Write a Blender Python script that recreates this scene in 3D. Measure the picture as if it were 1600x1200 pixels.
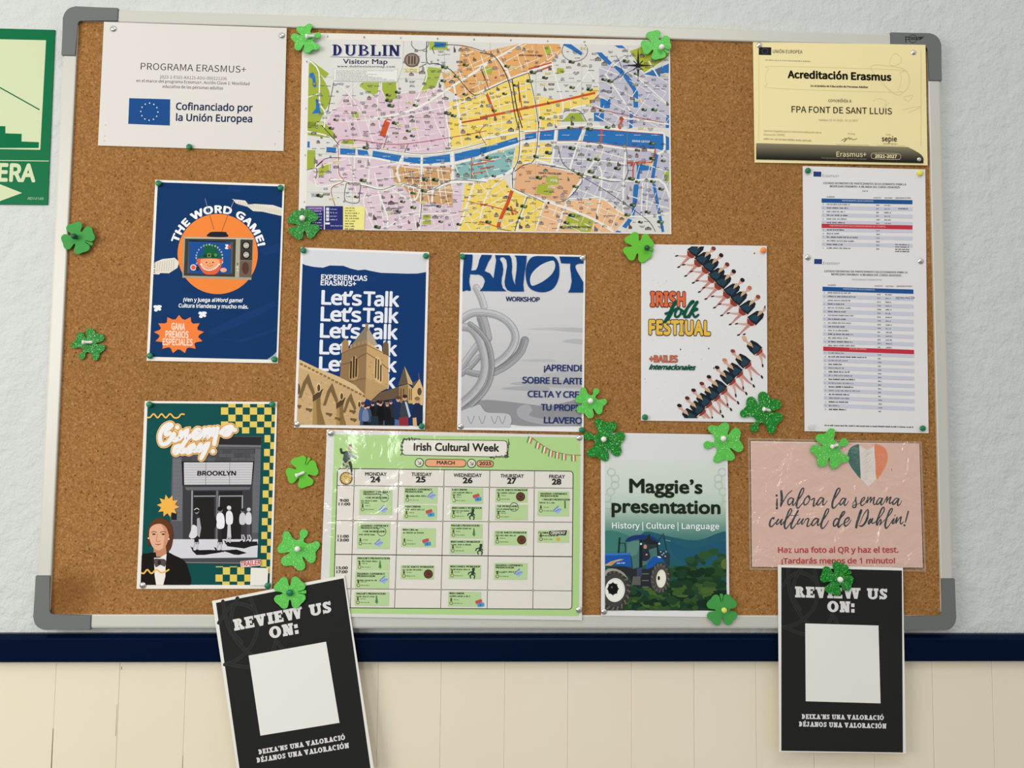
import bpy, bmesh, math, random, os
from mathutils import Vector, Matrix, geometry
for o in list(bpy.data.objects): bpy.data.objects.remove(o)
C = bpy.context.scene.collection
PI = math.pi

# ---------------------------------------------------------------- camera
# Board frame: x to the right, z up, y into the wall; the board's front lies in y = 0, its lower left
# corner at x = 0, z = ZO.  The camera stands 1.27 m in front of it (a phone, 27 mm equivalent lens).
ZO = 1.15
F = 1200.0
RV = Vector((-0.06372449, -0.03936291, 0.01177414))
CAM = Vector((0.70694452, -1.27029968, 0.31950321 + ZO))
ROT = Matrix.Rotation(RV.length, 3, RV.normalized()) @ Matrix(((1, 0, 0), (0, 0, -1), (0, 1, 0)))
cam = bpy.data.objects.new('camera', bpy.data.cameras.new('camera'))
C.objects.link(cam)
cam.data.sensor_width = 36.0
cam.data.lens = 36.0 * F / 1600.0
cam.data.clip_start = 0.02
right, down, fwd = ROT[0], ROT[1], ROT[2]
cam.matrix_world = Matrix.Translation(CAM) @ Matrix((right, -down, -fwd)).transposed().to_4x4()
bpy.context.scene.camera = cam

# ---------------------------------------------------------------- light and exposure
sc = bpy.context.scene
sc.view_settings.view_transform = 'Standard'
sc.view_settings.look = 'None'
sc.view_settings.gamma = 1.0
sc.view_settings.exposure = -0.36
sc.view_settings.use_curve_mapping = False
world = bpy.data.worlds.new('room_light')
sc.world = world
world.use_nodes = True
wt = world.node_tree            # a room: pale ceiling above, darker floor and furniture below
tc = wt.nodes.new('ShaderNodeTexCoord')
sx = wt.nodes.new('ShaderNodeSeparateXYZ')
mr = wt.nodes.new('ShaderNodeMapRange')
mr.inputs[1].default_value, mr.inputs[2].default_value = -0.45, 0.6
mr.inputs[3].default_value, mr.inputs[4].default_value = 0.30, 0.95
wt.links.new(tc.outputs['Generated'], sx.inputs[0])
wt.links.new(sx.outputs['Z'], mr.inputs[0])
wt.links.new(mr.outputs[0], wt.nodes['Background'].inputs[1])
wt.nodes['Background'].inputs[0].default_value = (1.0, 0.995, 0.975, 1)


def area(name, loc, aim, sx, sy, watts, col):
    l = bpy.data.lights.new(name, 'AREA')
    l.shape = 'RECTANGLE'
    l.size, l.size_y, l.energy, l.color = sx, sy, watts, col
    o = bpy.data.objects.new(name, l)
    C.objects.link(o)
    o.location = loc
    o.rotation_euler = (Vector(aim) - Vector(loc)).to_track_quat('-Z', 'Y').to_euler()
    return o


area('window_daylight', (-1.5, -1.9, ZO + 0.75), (0.6, 0, ZO + 0.4), 1.4, 1.3, 46, (1.0, 0.975, 0.93))
area('ceiling_lamp', (0.9, -1.5, ZO + 1.75), (0.8, 0, ZO + 0.4), 1.2, 0.3, 9, (1.0, 0.98, 0.95))
area('glare_light', (0.02, -2.6, ZO + 0.42), (0.5, 0, ZO + 0.3), 0.3, 0.55, 8, (1.0, 0.99, 0.97))  # unseen light added to give the glare on the calendar's laminate

# ---------------------------------------------------------------- materials


def lin(h):
    v = [int(h[i:i + 2], 16) / 255 for i in (0, 2, 4)]
    return [c / 12.92 if c <= 0.04045 else ((c + 0.055) / 1.055) ** 2.4 for c in v]


ILL = 0.90          # how bright a perfectly white sheet reads: colours read off the photograph are divided by it
MATS = {}


def col4(h, k=1.0):
    return tuple(min(0.93, c * k / ILL) for c in lin(h)) + (1,)


def mat(h, rough=0.6, spec=0.06, metal=0.0, name='ink'):
    key = (h, rough, spec, metal, name)
    if key not in MATS:
        m = bpy.data.materials.new(name + '_' + h)
        m.use_nodes = True
        b = m.node_tree.nodes['Principled BSDF']
        b.inputs['Base Color'].default_value = col4(h)
        b.inputs['Roughness'].default_value = rough
        b.inputs['Specular IOR Level'].default_value = spec
        b.inputs['Metallic'].default_value = metal
        MATS[key] = m
    return MATS[key]


def nodes(name):
    m = bpy.data.materials.new(name)
    m.use_nodes = True
    t = m.node_tree
    return m, t, t.nodes['Principled BSDF']


def nd(t, kind, **kw):
    n = t.nodes.new(kind)
    for k, v in kw.items():
        if k in n.inputs: n.inputs[k].default_value = v
        else: setattr(n, k, v)
    return n


def ramp(t, stops):
    n = t.nodes.new('ShaderNodeValToRGB')
    e = n.color_ramp.elements
    while len(e) < len(stops): e.new(0.5)
    for el, (p, c) in zip(e, stops):
        el.position = p
        el.color = c
    return n


def mixc(t, fac, a, b):
    n = t.nodes.new('ShaderNodeMix')
    n.data_type = 'RGBA'
    for s, v in ((n.inputs[0], fac), (n.inputs[6], a), (n.inputs[7], b)):
        if hasattr(v, 'is_output'): t.links.new(v, s)
        else: s.default_value = v
    return n.outputs[2]


def plaster():
    m, t, b = nodes('rough_white_plaster')
    co = nd(t, 'ShaderNodeTexCoord')
    n1 = nd(t, 'ShaderNodeTexNoise', Scale=34.0, Detail=6.0, Roughness=0.62)
    n2 = nd(t, 'ShaderNodeTexNoise', Scale=110.0, Detail=3.0)
    n3 = nd(t, 'ShaderNodeTexNoise', Scale=3.0, Detail=2.0)
    for n in (n1, n2, n3): t.links.new(co.outputs['Object'], n.inputs['Vector'])
    b1 = nd(t, 'ShaderNodeBump', Strength=0.75, Distance=0.008)
    b2 = nd(t, 'ShaderNodeBump', Strength=0.5, Distance=0.002)
    t.links.new(n1.outputs[0], b1.inputs['Height'])
    t.links.new(n2.outputs[0], b2.inputs['Height'])
    t.links.new(b1.outputs[0], b2.inputs['Normal'])
    t.links.new(b2.outputs[0], b.inputs['Normal'])
    c = mixc(t, n3.outputs[0], col4('c6cac8'), col4('d0d2cf'))
    t.links.new(c, b.inputs['Base Color'])
    b.inputs['Roughness'].default_value = 0.75
    b.inputs['Specular IOR Level'].default_value = 0.2
    return m


def cream():
    m, t, b = nodes('cream_painted_boards')
    co = nd(t, 'ShaderNodeTexCoord')
    n1 = nd(t, 'ShaderNodeTexNoise', Scale=5.0, Detail=3.0)
    mp = nd(t, 'ShaderNodeMapping')
    mp.inputs['Scale'].default_value = (1, 1, 0.25)
    n2 = nd(t, 'ShaderNodeTexNoise', Scale=60.0, Detail=4.0)
    t.links.new(co.outputs['Object'], n1.inputs['Vector'])
    t.links.new(co.outputs['Object'], mp.inputs['Vector'])
    t.links.new(mp.outputs[0], n2.inputs['Vector'])
    bp = nd(t, 'ShaderNodeBump', Strength=0.12, Distance=0.002)
    t.links.new(n2.outputs[0], bp.inputs['Height'])
    t.links.new(bp.outputs[0], b.inputs['Normal'])
    t.links.new(mixc(t, n1.outputs[0], col4('e2d7bd'), col4('e8dec8')), b.inputs['Base Color'])
    b.inputs['Roughness'].default_value = 0.42
    b.inputs['Specular IOR Level'].default_value = 0.4
    return m


def cork():
    m, t, b = nodes('cork_agglomerate')
    co = nd(t, 'ShaderNodeTexCoord')
    n1 = nd(t, 'ShaderNodeTexNoise', Scale=330.0, Detail=4.0, Roughness=0.75)
    n2 = nd(t, 'ShaderNodeTexNoise', Scale=4.0, Detail=2.0)
    v = nd(t, 'ShaderNodeTexVoronoi', Scale=420.0)
    v2 = nd(t, 'ShaderNodeTexVoronoi', Scale=210.0)
    v2.inputs['Randomness'].default_value = 1.0
    for n in (n1, n2, v, v2): t.links.new(co.outputs['Object'], n.inputs['Vector'])
    r = ramp(t, [(0.30, col4('755026')), (0.45, col4('906536')), (0.55, col4('9e7142')), (0.70, col4('b48858'))])
    t.links.new(n1.outputs[0], r.inputs[0])
    sep = nd(t, 'ShaderNodeSeparateColor')
    t.links.new(v.outputs['Color'], sep.inputs[0])
    grain = ramp(t, [(0.0, (0.80, 0.78, 0.74, 1)), (0.5, (1, 1, 1, 1)), (0.9, (1.05, 1.04, 1.0, 1)), (1.0, (1.35, 1.33, 1.25, 1))])
    t.links.new(sep.outputs[0], grain.inputs[0])
    mul = nd(t, 'ShaderNodeMix', data_type='RGBA', blend_type='MULTIPLY')
    mul.inputs[0].default_value = 0.7
    t.links.new(r.outputs[0], mul.inputs[6])
    t.links.new(grain.outputs[0], mul.inputs[7])
    sp = nd(t, 'ShaderNodeSeparateColor')
    t.links.new(v2.outputs['Color'], sp.inputs[0])
    near = ramp(t, [(0.10, (1, 1, 1, 1)), (0.42, (0, 0, 0, 1))])
    t.links.new(v2.outputs['Distance'], near.inputs[0])
    c = mul.outputs[2]
    for chan, cut, tone in ((1, 0.95, '5a3718'), (0, 0.93, 'b4905e')):     # dark bark specks and pale flecks
        pick = ramp(t, [(cut, (0, 0, 0, 1)), (cut + 0.02, (1, 1, 1, 1))])
        t.links.new(sp.outputs[chan], pick.inputs[0])
        f = nd(t, 'ShaderNodeMath', operation='MULTIPLY')
        t.links.new(pick.outputs[0], f.inputs[0])
        t.links.new(near.outputs[0], f.inputs[1])
        c = mixc(t, f.outputs[0], c, col4(tone))
    vd = nd(t, 'ShaderNodeVectorMath', operation='DISTANCE')     # an old water stain in the lower left corner
    t.links.new(co.outputs['Object'], vd.inputs[0])
    vd.inputs[1].default_value = (-0.703, 0.0045, 0.052)
    ns = nd(t, 'ShaderNodeTexNoise', Scale=38.0, Detail=3.0)
    t.links.new(co.outputs['Object'], ns.inputs['Vector'])
    ws = nd(t, 'ShaderNodeMath', operation='MULTIPLY_ADD')
    t.links.new(ns.outputs[0], ws.inputs[0])
    ws.inputs[1].default_value = 0.06
    t.links.new(vd.outputs['Value'], ws.inputs[2])
    st = ramp(t, [(0.045, (0.6, 0.6, 0.6, 1)), (0.085, (0, 0, 0, 1))])
    t.links.new(ws.outputs[0], st.inputs[0])
    c = mixc(t, st.outputs[0], c, col4('6a4018'))
    big = ramp(t, [(0.3, (0.93, 0.92, 0.9, 1)), (0.7, (1.05, 1.04, 1.02, 1))])
    t.links.new(n2.outputs[0], big.inputs[0])
    mul2 = nd(t, 'ShaderNodeMix', data_type='RGBA', blend_type='MULTIPLY')
    mul2.inputs[0].default_value = 1.0
    t.links.new(c, mul2.inputs[6])
    t.links.new(big.outputs[0], mul2.inputs[7])
    t.links.new(mul2.outputs[2], b.inputs['Base Color'])
    bp = nd(t, 'ShaderNodeBump', Strength=0.25, Distance=0.001)
    t.links.new(n1.outputs[0], bp.inputs['Height'])
    t.links.new(bp.outputs[0], b.inputs['Normal'])
    b.inputs['Roughness'].default_value = 0.9
    b.inputs['Specular IOR Level'].default_value = 0.15
    return m


def glitter(name, dark, mid, light, spark, tilt=0.7):
    m, t, b = nodes(name)
    co = nd(t, 'ShaderNodeTexCoord')
    v = nd(t, 'ShaderNodeTexVoronoi', Scale=1150.0)
    t.links.new(co.outputs['Object'], v.inputs['Vector'])
    s = nd(t, 'ShaderNodeSeparateColor')
    t.links.new(v.outputs['Color'], s.inputs[0])
    r = ramp(t, [(0.0, col4(dark)), (0.45, col4(mid)), (0.86, col4(mid)), (0.93, col4(light)), (1.0, col4(spark))])
    t.links.new(s.outputs[0], r.inputs[0])
    t.links.new(r.outputs[0], b.inputs['Base Color'])
    nm = nd(t, 'ShaderNodeVectorMath', operation='SUBTRACT')
    t.links.new(v.outputs['Color'], nm.inputs[0])
    nm.inputs[1].default_value = (0.5, 0.5, 0.5)
    sc_ = nd(t, 'ShaderNodeVectorMath', operation='SCALE')
    sc_.inputs[3].default_value = tilt
    t.links.new(nm.outputs[0], sc_.inputs[0])
    g = nd(t, 'ShaderNodeNewGeometry')
    ad = nd(t, 'ShaderNodeVectorMath', operation='ADD')
    t.links.new(g.outputs['Normal'], ad.inputs[0])
    t.links.new(sc_.outputs[0], ad.inputs[1])
    no = nd(t, 'ShaderNodeVectorMath', operation='NORMALIZE')
    t.links.new(ad.outputs[0], no.inputs[0])
    t.links.new(no.outputs[0], b.inputs['Normal'])
    b.inputs['Roughness'].default_value = 0.3
    b.inputs['Specular IOR Level'].default_value = 0.35
    return m


def film(name, strength, scale, dist, face=0.05):
    m, t, b = nodes(name)
    out = t.nodes['Material Output']
    tr = nd(t, 'ShaderNodeBsdfTransparent')
    gl = nd(t, 'ShaderNodeBsdfGlossy')
    gl.inputs['Roughness'].default_value = 0.12
    lw = nd(t, 'ShaderNodeLayerWeight')
    pw = nd(t, 'ShaderNodeMath', operation='POWER')
    pw.inputs[1].default_value = 4.0
    fr = nd(t, 'ShaderNodeMath', operation='MULTIPLY_ADD')
    fr.inputs[1].default_value, fr.inputs[2].default_value = 0.9, face
    t.links.new(lw.outputs['Facing'], pw.inputs[0])
    t.links.new(pw.outputs[0], fr.inputs[0])
    mx = nd(t, 'ShaderNodeMixShader')
    co = nd(t, 'ShaderNodeTexCoord')
    n1 = nd(t, 'ShaderNodeTexNoise', Scale=scale, Detail=3.0, Distortion=1.2)
    t.links.new(co.outputs['Object'], n1.inputs['Vector'])
    bp = nd(t, 'ShaderNodeBump', Strength=strength, Distance=dist)
    t.links.new(n1.outputs[0], bp.inputs['Height'])
    t.links.new(bp.outputs[0], gl.inputs['Normal'])
    t.links.new(fr.outputs[0], mx.inputs[0])
    t.links.new(tr.outputs[0], mx.inputs[1])
    t.links.new(gl.outputs[0], mx.inputs[2])
    t.links.new(mx.outputs[0], out.inputs['Surface'])
    return m


M_WALL, M_CREAM, M_CORK = plaster(), cream(), cork()
M_ALU = mat('c6c4bb', 0.45, 0.5, 0.15, 'pale_aluminium')
M_CAP = mat('676b68',0.5,0.3, 0, 'grey_plastic')
M_NAVY = mat('02102a', 0.3, 0.05, 0, 'navy_gloss_paint')
M_STEEL = mat('d8d4cc', 0.16, 0.5, 1.0, 'polished_steel')
M_FILM = film('clear_laminate', 0.22, 22.0, 0.01)
M_SLEEVE = film('clear_plastic_sleeve', 0.75, 22.0, 0.02, 0.09)

# ---------------------------------------------------------------- helpers


def tag(o, label=None, cat=None, group=None, kind=None):
    for k, v in (('label', label), ('category', cat), ('group', group), ('kind', kind)):
        if v: o[k] = v
    return o


def link(name, me, parent=None):
    o = bpy.data.objects.new(name, me)
    C.objects.link(o)
    if parent: o.parent = parent
    return o


def from_bm(name, bm, m, parent=None, smooth=False):
    me = bpy.data.meshes.new(name)
    bmesh.ops.recalc_face_normals(bm, faces=bm.faces)
    bm.to_mesh(me)
    bm.free()
    for x in (m if isinstance(m, (list, tuple)) else [m]): me.materials.append(x)
    if smooth:
        for p in me.polygons: p.use_smooth = True
    return link(name, me, parent)


def box(bm, x0, x1, y0, y1, z0, z1):
    vs = [bm.verts.new((x, y, z)) for x in (x0, x1) for y in (y0, y1) for z in (z0, z1)]
    for f in ((0, 1, 3, 2), (4, 6, 7, 5), (0, 4, 5, 1), (2, 3, 7, 6), (0, 2, 6, 4), (1, 5, 7, 3)):
        bm.faces.new([vs[i] for i in f])


def prism(bm, pts, y0, y1):
    """extrude an outline given in (x, z) from y0 (front) to y1"""
    a = [bm.verts.new((x, y0, z)) for x, z in pts]
    b = [bm.verts.new((x, y1, z)) for x, z in pts]
    n = len(pts)
    bm.faces.new(a)
    bm.faces.new(b[::-1])
    for i in range(n): bm.faces.new((a[i], a[(i + 1) % n], b[(i + 1) % n], b[i]))


def at(px, py, y=0.0):
    """the point of the plane y = const that the photograph shows at (px, py)"""
    d = ROT.transposed() @ Vector(((px - 800) / F, (py - 600) / F, 1.0))
    return CAM + d * ((y - CAM.y) / d.y)


def spline(pts, n=6, closed=False):
    out = []
    m = len(pts)
    for i in range(m if closed else m - 1):
        p = [pts[(i + k) % m] if closed else pts[max(0, min(m - 1, i + k))] for k in (-1, 0, 1, 2)]
        for j in range(n):
            t = j / n
            out.append(tuple(0.5 * (2 * p[1][a] + (p[2][a] - p[0][a]) * t + (2 * p[0][a] - 5 * p[1][a] + 4 * p[2][a] - p[3][a]) * t * t
                       + (3 * p[1][a] - p[0][a] - 3 * p[2][a] + p[3][a]) * t ** 3) for a in range(len(p[1]))))
    if not closed: out.append(tuple(pts[-1]))
    return out


# ---------------------------------------------------------------- lettering
FDIR = os.path.join(bpy.utils.system_resource('DATAFILES') or '', 'fonts')
FONTS = {}


def vfont(k):
    if k not in FONTS:
        f = None
        fn = {'N': 'NotoSansHebrew-Regular.woff2', 'C': 'Noto Sans CJK Regular.woff2', 'M': 'DejaVuSansMono.woff2'}.get(k)
        try:
            if fn: f = bpy.data.fonts.load(os.path.join(FDIR, fn))   # lettering that ships with Blender itself
        except Exception:
            f = None
        FONTS[k] = f
    return FONTS[k]


BOLD = {'C': 0.5}
TCACHE = {}


def glyphs(s, font='N', bold=0.0, slant=0.0, space=1.0):
    key = (s, font, bold, slant, space)
    if key not in TCACHE:
        c = bpy.data.curves.new('t', 'FONT')
        c.body = s
        f = vfont(font)
        if f: c.font = f
        c.size, c.offset, c.shear, c.space_character, c.fill_mode, c.resolution_u = 1.0, bold * BOLD.get(font, 1.0), slant, space, 'FRONT', 3
        o = bpy.data.objects.new('t', c)
        C.objects.link(o)
        dg = bpy.context.evaluated_depsgraph_get()
        me = o.evaluated_get(dg).to_mesh()
        vs = [(v.co.x, v.co.y) for v in me.vertices]
        fs = [tuple(p.vertices) for p in me.polygons]
        o.evaluated_get(dg).to_mesh_clear()
        bpy.data.objects.remove(o)
        bpy.data.curves.remove(c)
        TCACHE[key] = (vs, fs)
    return TCACHE[key]


def capheight(font):
    return max(v[1] for v in glyphs('H', font)[0])


def ring(cx, cy, rx, ry, ix, iy, a0=0, a1=360, n=20):
    q = []
    for i in range(n):
        a, b = (math.radians(a0 + (a1 - a0) * (i + k) / n) for k in (0, 1))
        q.append([(cx + rx * math.cos(a), cy + ry * math.sin(a)), (cx + rx * math.cos(b), cy + ry * math.sin(b)),
                  (cx + ix * math.cos(b), cy + iy * math.sin(b)), (cx + ix * math.cos(a), cy + iy * math.sin(a))])
    return q


def R4(x0, y0, x1, y1): return [(x0, y0), (x1, y0), (x1, y1), (x0, y1)]


def slab(ch, T, S, h):
    """one slab serif capital: stem T, serif height S, thin strokes h; returns polygons and advance"""
    o = 0.09
    foot = lambda x0, x1: R4(x0 - o, 0, x1 + o, S)
    head = lambda x0, x1: R4(x0 - o, 1 - S, x1 + o, 1)
    stem = lambda x: R4(x, 0, x + T, 1)
    a = o
    if ch in ' ': return [], 0.42
    if ch == 'I': return [stem(a), foot(a, a + T), head(a, a + T)], T + 2 * o
    if ch == 'L': return [stem(a), foot(a, a + T), head(a, a + T), R4(a, 0, a + T + .38, max(S, h)), R4(a + T + .26, 0, a + T + .38, .38)], T + .5
    if ch == 'E': return [stem(a), R4(0, 0, a + T + .38, max(S, h)), R4(0, 1 - max(S, h), a + T + .36, 1), R4(a + T, .5 - h / 2, a + T + .16, .5 + h / 2), R4(a + T + .12, .34, a + T + .2, .66),
                          R4(a + T + .27, 0, a + T + .38, .34), R4(a + T + .25, .66, a + T + .36, 1)], T + .52
    if ch in 'RB':
        w = .32
        p = [stem(a), foot(a, a + T), head(a, a + T)] + ring(a + T + .02, .75, w, .25, max(.02, w - T * .8), .25 - h, -90, 90, 12)
        if ch == 'R': p += [[(a + T, .5), (a + T + .2, .54), (a + T + .42, S), (a + T + .5, S), (a + T + .5, 0), (a + T + .16, 0)]]
        else: p += ring(a + T + .04, .27, w + .05, .27, max(.02, w + .05 - T * .8), .27 - h, -90, 90, 12)
        return p, T + .62 - (.08 if ch == 'B' else 0)
    if ch == 'D': return [stem(a), foot(a, a + T * .6), head(a, a + T * .6)] + ring(a + T * .7, .5, .3 + T * .5, .5, max(.05, .3 - T * .5), .5 - h, -90, 90, 16), T * 1.2 + .5
    if ch == 'O': return ring(.26 + T * .8, .5, .26 + T * .8, .51, max(.06, .26 - T * .2), .51 - h, 0, 360, 24), .58 + T * 1.6
    if ch == 'C': return ring(.26 + T * .8, .5, .26 + T * .8, .51, max(.06, .26 - T * .2), .51 - h, 50, 310, 20) + [R4(.36 + T, .62, .5 + T, 1)], .58 + T * 1.3
    if ch == 'U': return [R4(a, .3, a + T, 1), R4(a + T + .28, .3, a + T * 1.75 + .28, 1), head(a, a + T), head(a + T + .28, a + T * 1.75 + .28)] + \
        ring(a + (T * 1.75 + .28) / 2, .33, (T * 1.75 + .28) / 2, .34, max(.08, (T * .1 + .28) / 2), .34 - h, 180, 360, 14), T * 1.75 + .28 + 2.4 * o
    if ch == 'N': return [R4(a, 0, a + T * .75, 1), R4(a + T * .75 + .3, 0, a + T * 1.5 + .3, 1), [(a - o * .6, 1), (a + T, 1), (a + T * 1.5 + .3, 0), (a + T * .5 + .3, 0)],
                          foot(a, a + T * .75), head(a, a + T * .4), head(a + T * .75 + .3, a + T * 1.5 + .3)], T * 1.5 + .3 + 2 * o
    if ch in 'VA':
        p = [[(.05, 1), (.05 + T * 1.1, 1), (.36 + T * .9, 0), (.36, 0)], [(.62 + T * .1, 1), (.62 + T * .8, 1), (.36 + T * .9, 0), (.36 + T * .25, 0)]]
        w = .72 + T
        if ch == 'V': return p + [R4(-.02, 1 - S, .16 + T, 1), R4(.54, 1 - S, .72 + T * .8, 1)], w
        p = [[(x, 1 - y) for x, y in q] for q in [[(w - x, y) for x, y in q] for q in p]]
        return p + [R4(-.03, 0, .2 + T * .5, S), R4(.48, 0, .76 + T, S), R4(.24, .26, .5 + T * .5, .26 + h)], w
    if ch == 'W':
        v, w = slab('V', T, S, h)
        return [[(x * .92, y) for x, y in q] for q in v] + [[(x * .92 + w * .66, y) for x, y in q] for q in v], w * 1.62
    if ch == 'X': return [[(.06, 1), (.06 + T * 1.1, 1), (.62 + T, 0), (.62 - T * .1, 0)], [(.6 + T * .3, 1), (.6 + T, 1), (.08 + T * .7, 0), (.08, 0)],
                          R4(0, 0, .32 + T * .3, S), R4(.5, 0, .72 + T, S), R4(0, 1 - S, .2 + T, 1), R4(.5, 1 - S, .68 + T, 1)], .74 + T
    if ch == 'S':
        pts = spline([(.5 + T * .6, .74), (.42, .9 - h * .1), (.26, .92 - h * .2), (.12 + T * .2, .74), (.3, .54), (.5 + T * .2, .36), (.44 + T * .2, .12 + h * .2), (.28, .08 + h * .2), (.05 + T * .2, .26)], 5)
        L, Rr = [], []
        for i, (x0, y0) in enumerate(pts):
            p, n = pts[max(0, i - 1)], pts[min(len(pts) - 1, i + 1)]
            d = math.hypot(n[0] - p[0], n[1] - p[1]) or 1
            nx, ny = -(n[1] - p[1]) / d * T * .42, (n[0] - p[0]) / d * max(h, T * .55) * .5
            L.append((x0 + nx, y0 + ny))
            Rr.append((x0 - nx, y0 - ny))
        return [[L[i], L[i + 1], Rr[i + 1], Rr[i]] for i in range(len(pts) - 1)] + [R4(.46 + T * .4, .66, .56 + T * .5, 1), R4(0, 0, .1, .34)], .6 + T * .5
    if ch == 'J': return [R4(.24, .3, .24 + T, 1), head(.24, .24 + T)] + ring(.24 + T - .2 - T * .4, .3, .2 + T * .4, .31, max(.04, .2 - T * .6), .31 - h, 180, 360, 12), .4 + T
    if ch == ':': return [R4(.04, 0, .04 + T * .9, T * .9), R4(.04, .5, .04 + T * .9, .5 + T * .9)], T + .1
    if ch == "'": return [[(.05, 1.02), (.05 + T * .8, 1.02), (.05 + T * .5, .66), (.08, .66)]], T + .02
    return [], .3


def slabtext(s, T, S, h, gap=.05):
    polys, x = [], 0.0
    for ch in s:
        base = {'É': 'E', 'Ó': 'O', 'Í': 'I'}.get(ch, ch)
        p, w = slab(base, T, S, h)
        polys += [[(x + a, b) for a, b in q] for q in p]
        if base != ch: polys.append([(x + w * .42, 1.06), (x + w * .42 + .2, 1.06), (x + w * .42 + .34, 1.28), (x + w * .42 + .1, 1.28)])
        x += w + gap
    return polys, x - gap


# ---------------------------------------------------------------- printed sheets
STEP, FIRST = 6.0e-6, 5.0e-5


class Sheet:
    def __init__(s, name, label, cat, quad, crop=(0, 0, 1), dep=(.0028, .0028, .0028, .0028), bow=0, paper='e0dcd4', group=None, nu=1, nv=1, rip=None, step=None, thick=.00016, mpaper=None):
        s.base = crop
        s.q = [Vector(p) for p in quad]      # corners as seen: TL TR BR BL
        s.dep, s.bow, s.crop, s.rip, s.nu, s.nv = dep, bow, crop, rip, nu, nv
        s.w = [at(p.x, p.y, dep[i]) for i, p in enumerate(s.q)]
        s.origin = (s.w[2] + s.w[3]) / 2
        s.root = link(name, None)
        s.root.location = s.origin
        tag(s.root, label, cat, group)
        s.step = step or (STEP if not bow and not rip else 2.0e-5)
        s.parts, s.cur, s.lv, s.auto, s.inc = [], None, 0, True, .25
        g = [[s.surf(i / nu, j / nv) for i in range(nu + 1)] for j in range(nv + 1)]
        bm = bmesh.new()
        V = [[bm.verts.new(p - s.origin) for p in r] for r in g]
        B = [[bm.verts.new(p - s.origin + Vector((0, thick, 0))) for p in r] for r in g]
        for j in range(nv):
            for i in range(nu):
                bm.faces.new((V[j][i], V[j + 1][i], V[j + 1][i + 1], V[j][i + 1]))
                bm.faces.new((B[j][i], B[j][i + 1], B[j + 1][i + 1], B[j + 1][i]))
        for j in range(nv):
            for i in (0, nu): bm.faces.new((V[j][i], V[j + 1][i], B[j + 1][i], B[j][i]))
        for i in range(nu):
            for j in (0, nv): bm.faces.new((V[j][i], V[j][i + 1], B[j][i + 1], B[j][i]))
        bm.normal_update()
        for ed in bm.edges:
            if any(abs(abs(f.normal.y) - 1) > .5 for f in ed.link_faces): ed.smooth = False
        s.sheet = from_bm('sheet', bm, mpaper or mat(paper, 0.6, 0.25, 0, 'paper'), s.root, nu > 1)

    def depth(s, u, v):
        d = s.dep
        y = d[0] * (1 - u) * (1 - v) + d[1] * u * (1 - v) + d[2] * u * v + d[3] * (1 - u) * v
        cu, cv = min(1, max(0, u)), min(1, max(0, v))
        y -= s.bow * math.sin(PI * cu) * (0.35 + 0.65 * math.sin(PI * cv))
        if s.rip: y -= s.rip(cu, cv)
        return y

    def px(s, u, v):
        """unit sheet coordinates to photograph pixels (projective)"""
        if not hasattr(s, 'H'):
            (x0, y0), (x1, y1), (x2, y2), (x3, y3) = s.q
            dx1, dx2, sx = x1 - x2, x3 - x2, x0 - x1 + x2 - x3
            dy1, dy2, sy = y1 - y2, y3 - y2, y0 - y1 + y2 - y3
            D = dx1 * dy2 - dx2 * dy1
            g, h = (sx * dy2 - dx2 * sy) / D, (dx1 * sy - sx * dy1) / D
            s.H = Matrix(((x1 - x0 + g * x1, x3 - x0 + h * x3, x0), (y1 - y0 + g * y1, y3 - y0 + h * y3, y0), (g, h, 1)))
            s.Hi = s.H.inverted()
        p = s.H @ Vector((u, v, 1))
        return p.x / p.z, p.y / p.z

    def uv(s, px, py):
        s.px(0, 0)
        p = s.Hi @ Vector((px, py, 1))
        return p.x / p.z, p.y / p.z

    def surf(s, u, v):
        return at(*s.px(u, v), s.depth(u, v))

    # -- drawing, in crop coordinates
    def P(s, p): return s.crop(p) if callable(s.crop) else (s.crop[0] + p[0] / s.crop[2], s.crop[1] + p[1] / s.crop[2])

    def part(s, name, clip=None, label=None, kind=None):
        s.cur = dict(name=name, clip=[(s.base[0] + p[0] / s.base[2], s.base[1] + p[1] / s.base[2]) for p in clip] if clip else None, faces=[], label=label, kind=kind)
        s.parts.append(s.cur)

    def nxt(s):
        s.lv += 1 if s.auto else s.inc

    def raw(s, pts, col, up=0.0):
        s.cur['faces'].append(([s.P(p) for p in pts], col, s.lv + up))

    def poly(s, pts, col):
        s.nxt()
        s.raw(pts, col)

    def polys(s, L, col):
        s.nxt()
        for i, p in enumerate(L): s.raw(p, col, i % 9 * .25)

    def blob(s, pts, col, n=5): s.poly(spline(pts, n, True), col)

    def rect(s, x0, y0, x1, y1, col): s.poly([(x0, y0), (x1, y0), (x1, y1), (x0, y1)], col)

    def ell(s, cx, cy, rx, ry, col, n=28, a=0.0):
        ca, sa = math.cos(a), math.sin(a)
        s.poly([(cx + rx * math.cos(t) * ca - ry * math.sin(t) * sa, cy + rx * math.cos(t) * sa + ry * math.sin(t) * ca) for t in (2 * PI * i / n for i in range(n))], col)

    def line(s, pts, w, col, smooth=0, cap=True, stk=0.0):
        """a pen stroke; w may be one width or one per point"""
        s.nxt()
        n = len(pts)
        ws = list(w) if isinstance(w, (list, tuple)) else [w] * n
        P = [(p[0], p[1], ws[i]) for i, p in enumerate(pts)]
        if smooth and n > 2: P = spline(P, smooth)
        P = [p for i, p in enumerate(P) if i == 0 or math.hypot(p[0] - P[i - 1][0], p[1] - P[i - 1][1]) > 1e-6]
        n = len(P)
        if n < 2: return
        closed = n > 3 and math.hypot(P[0][0] - P[-1][0], P[0][1] - P[-1][1]) < 1e-6
        D = []
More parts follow.
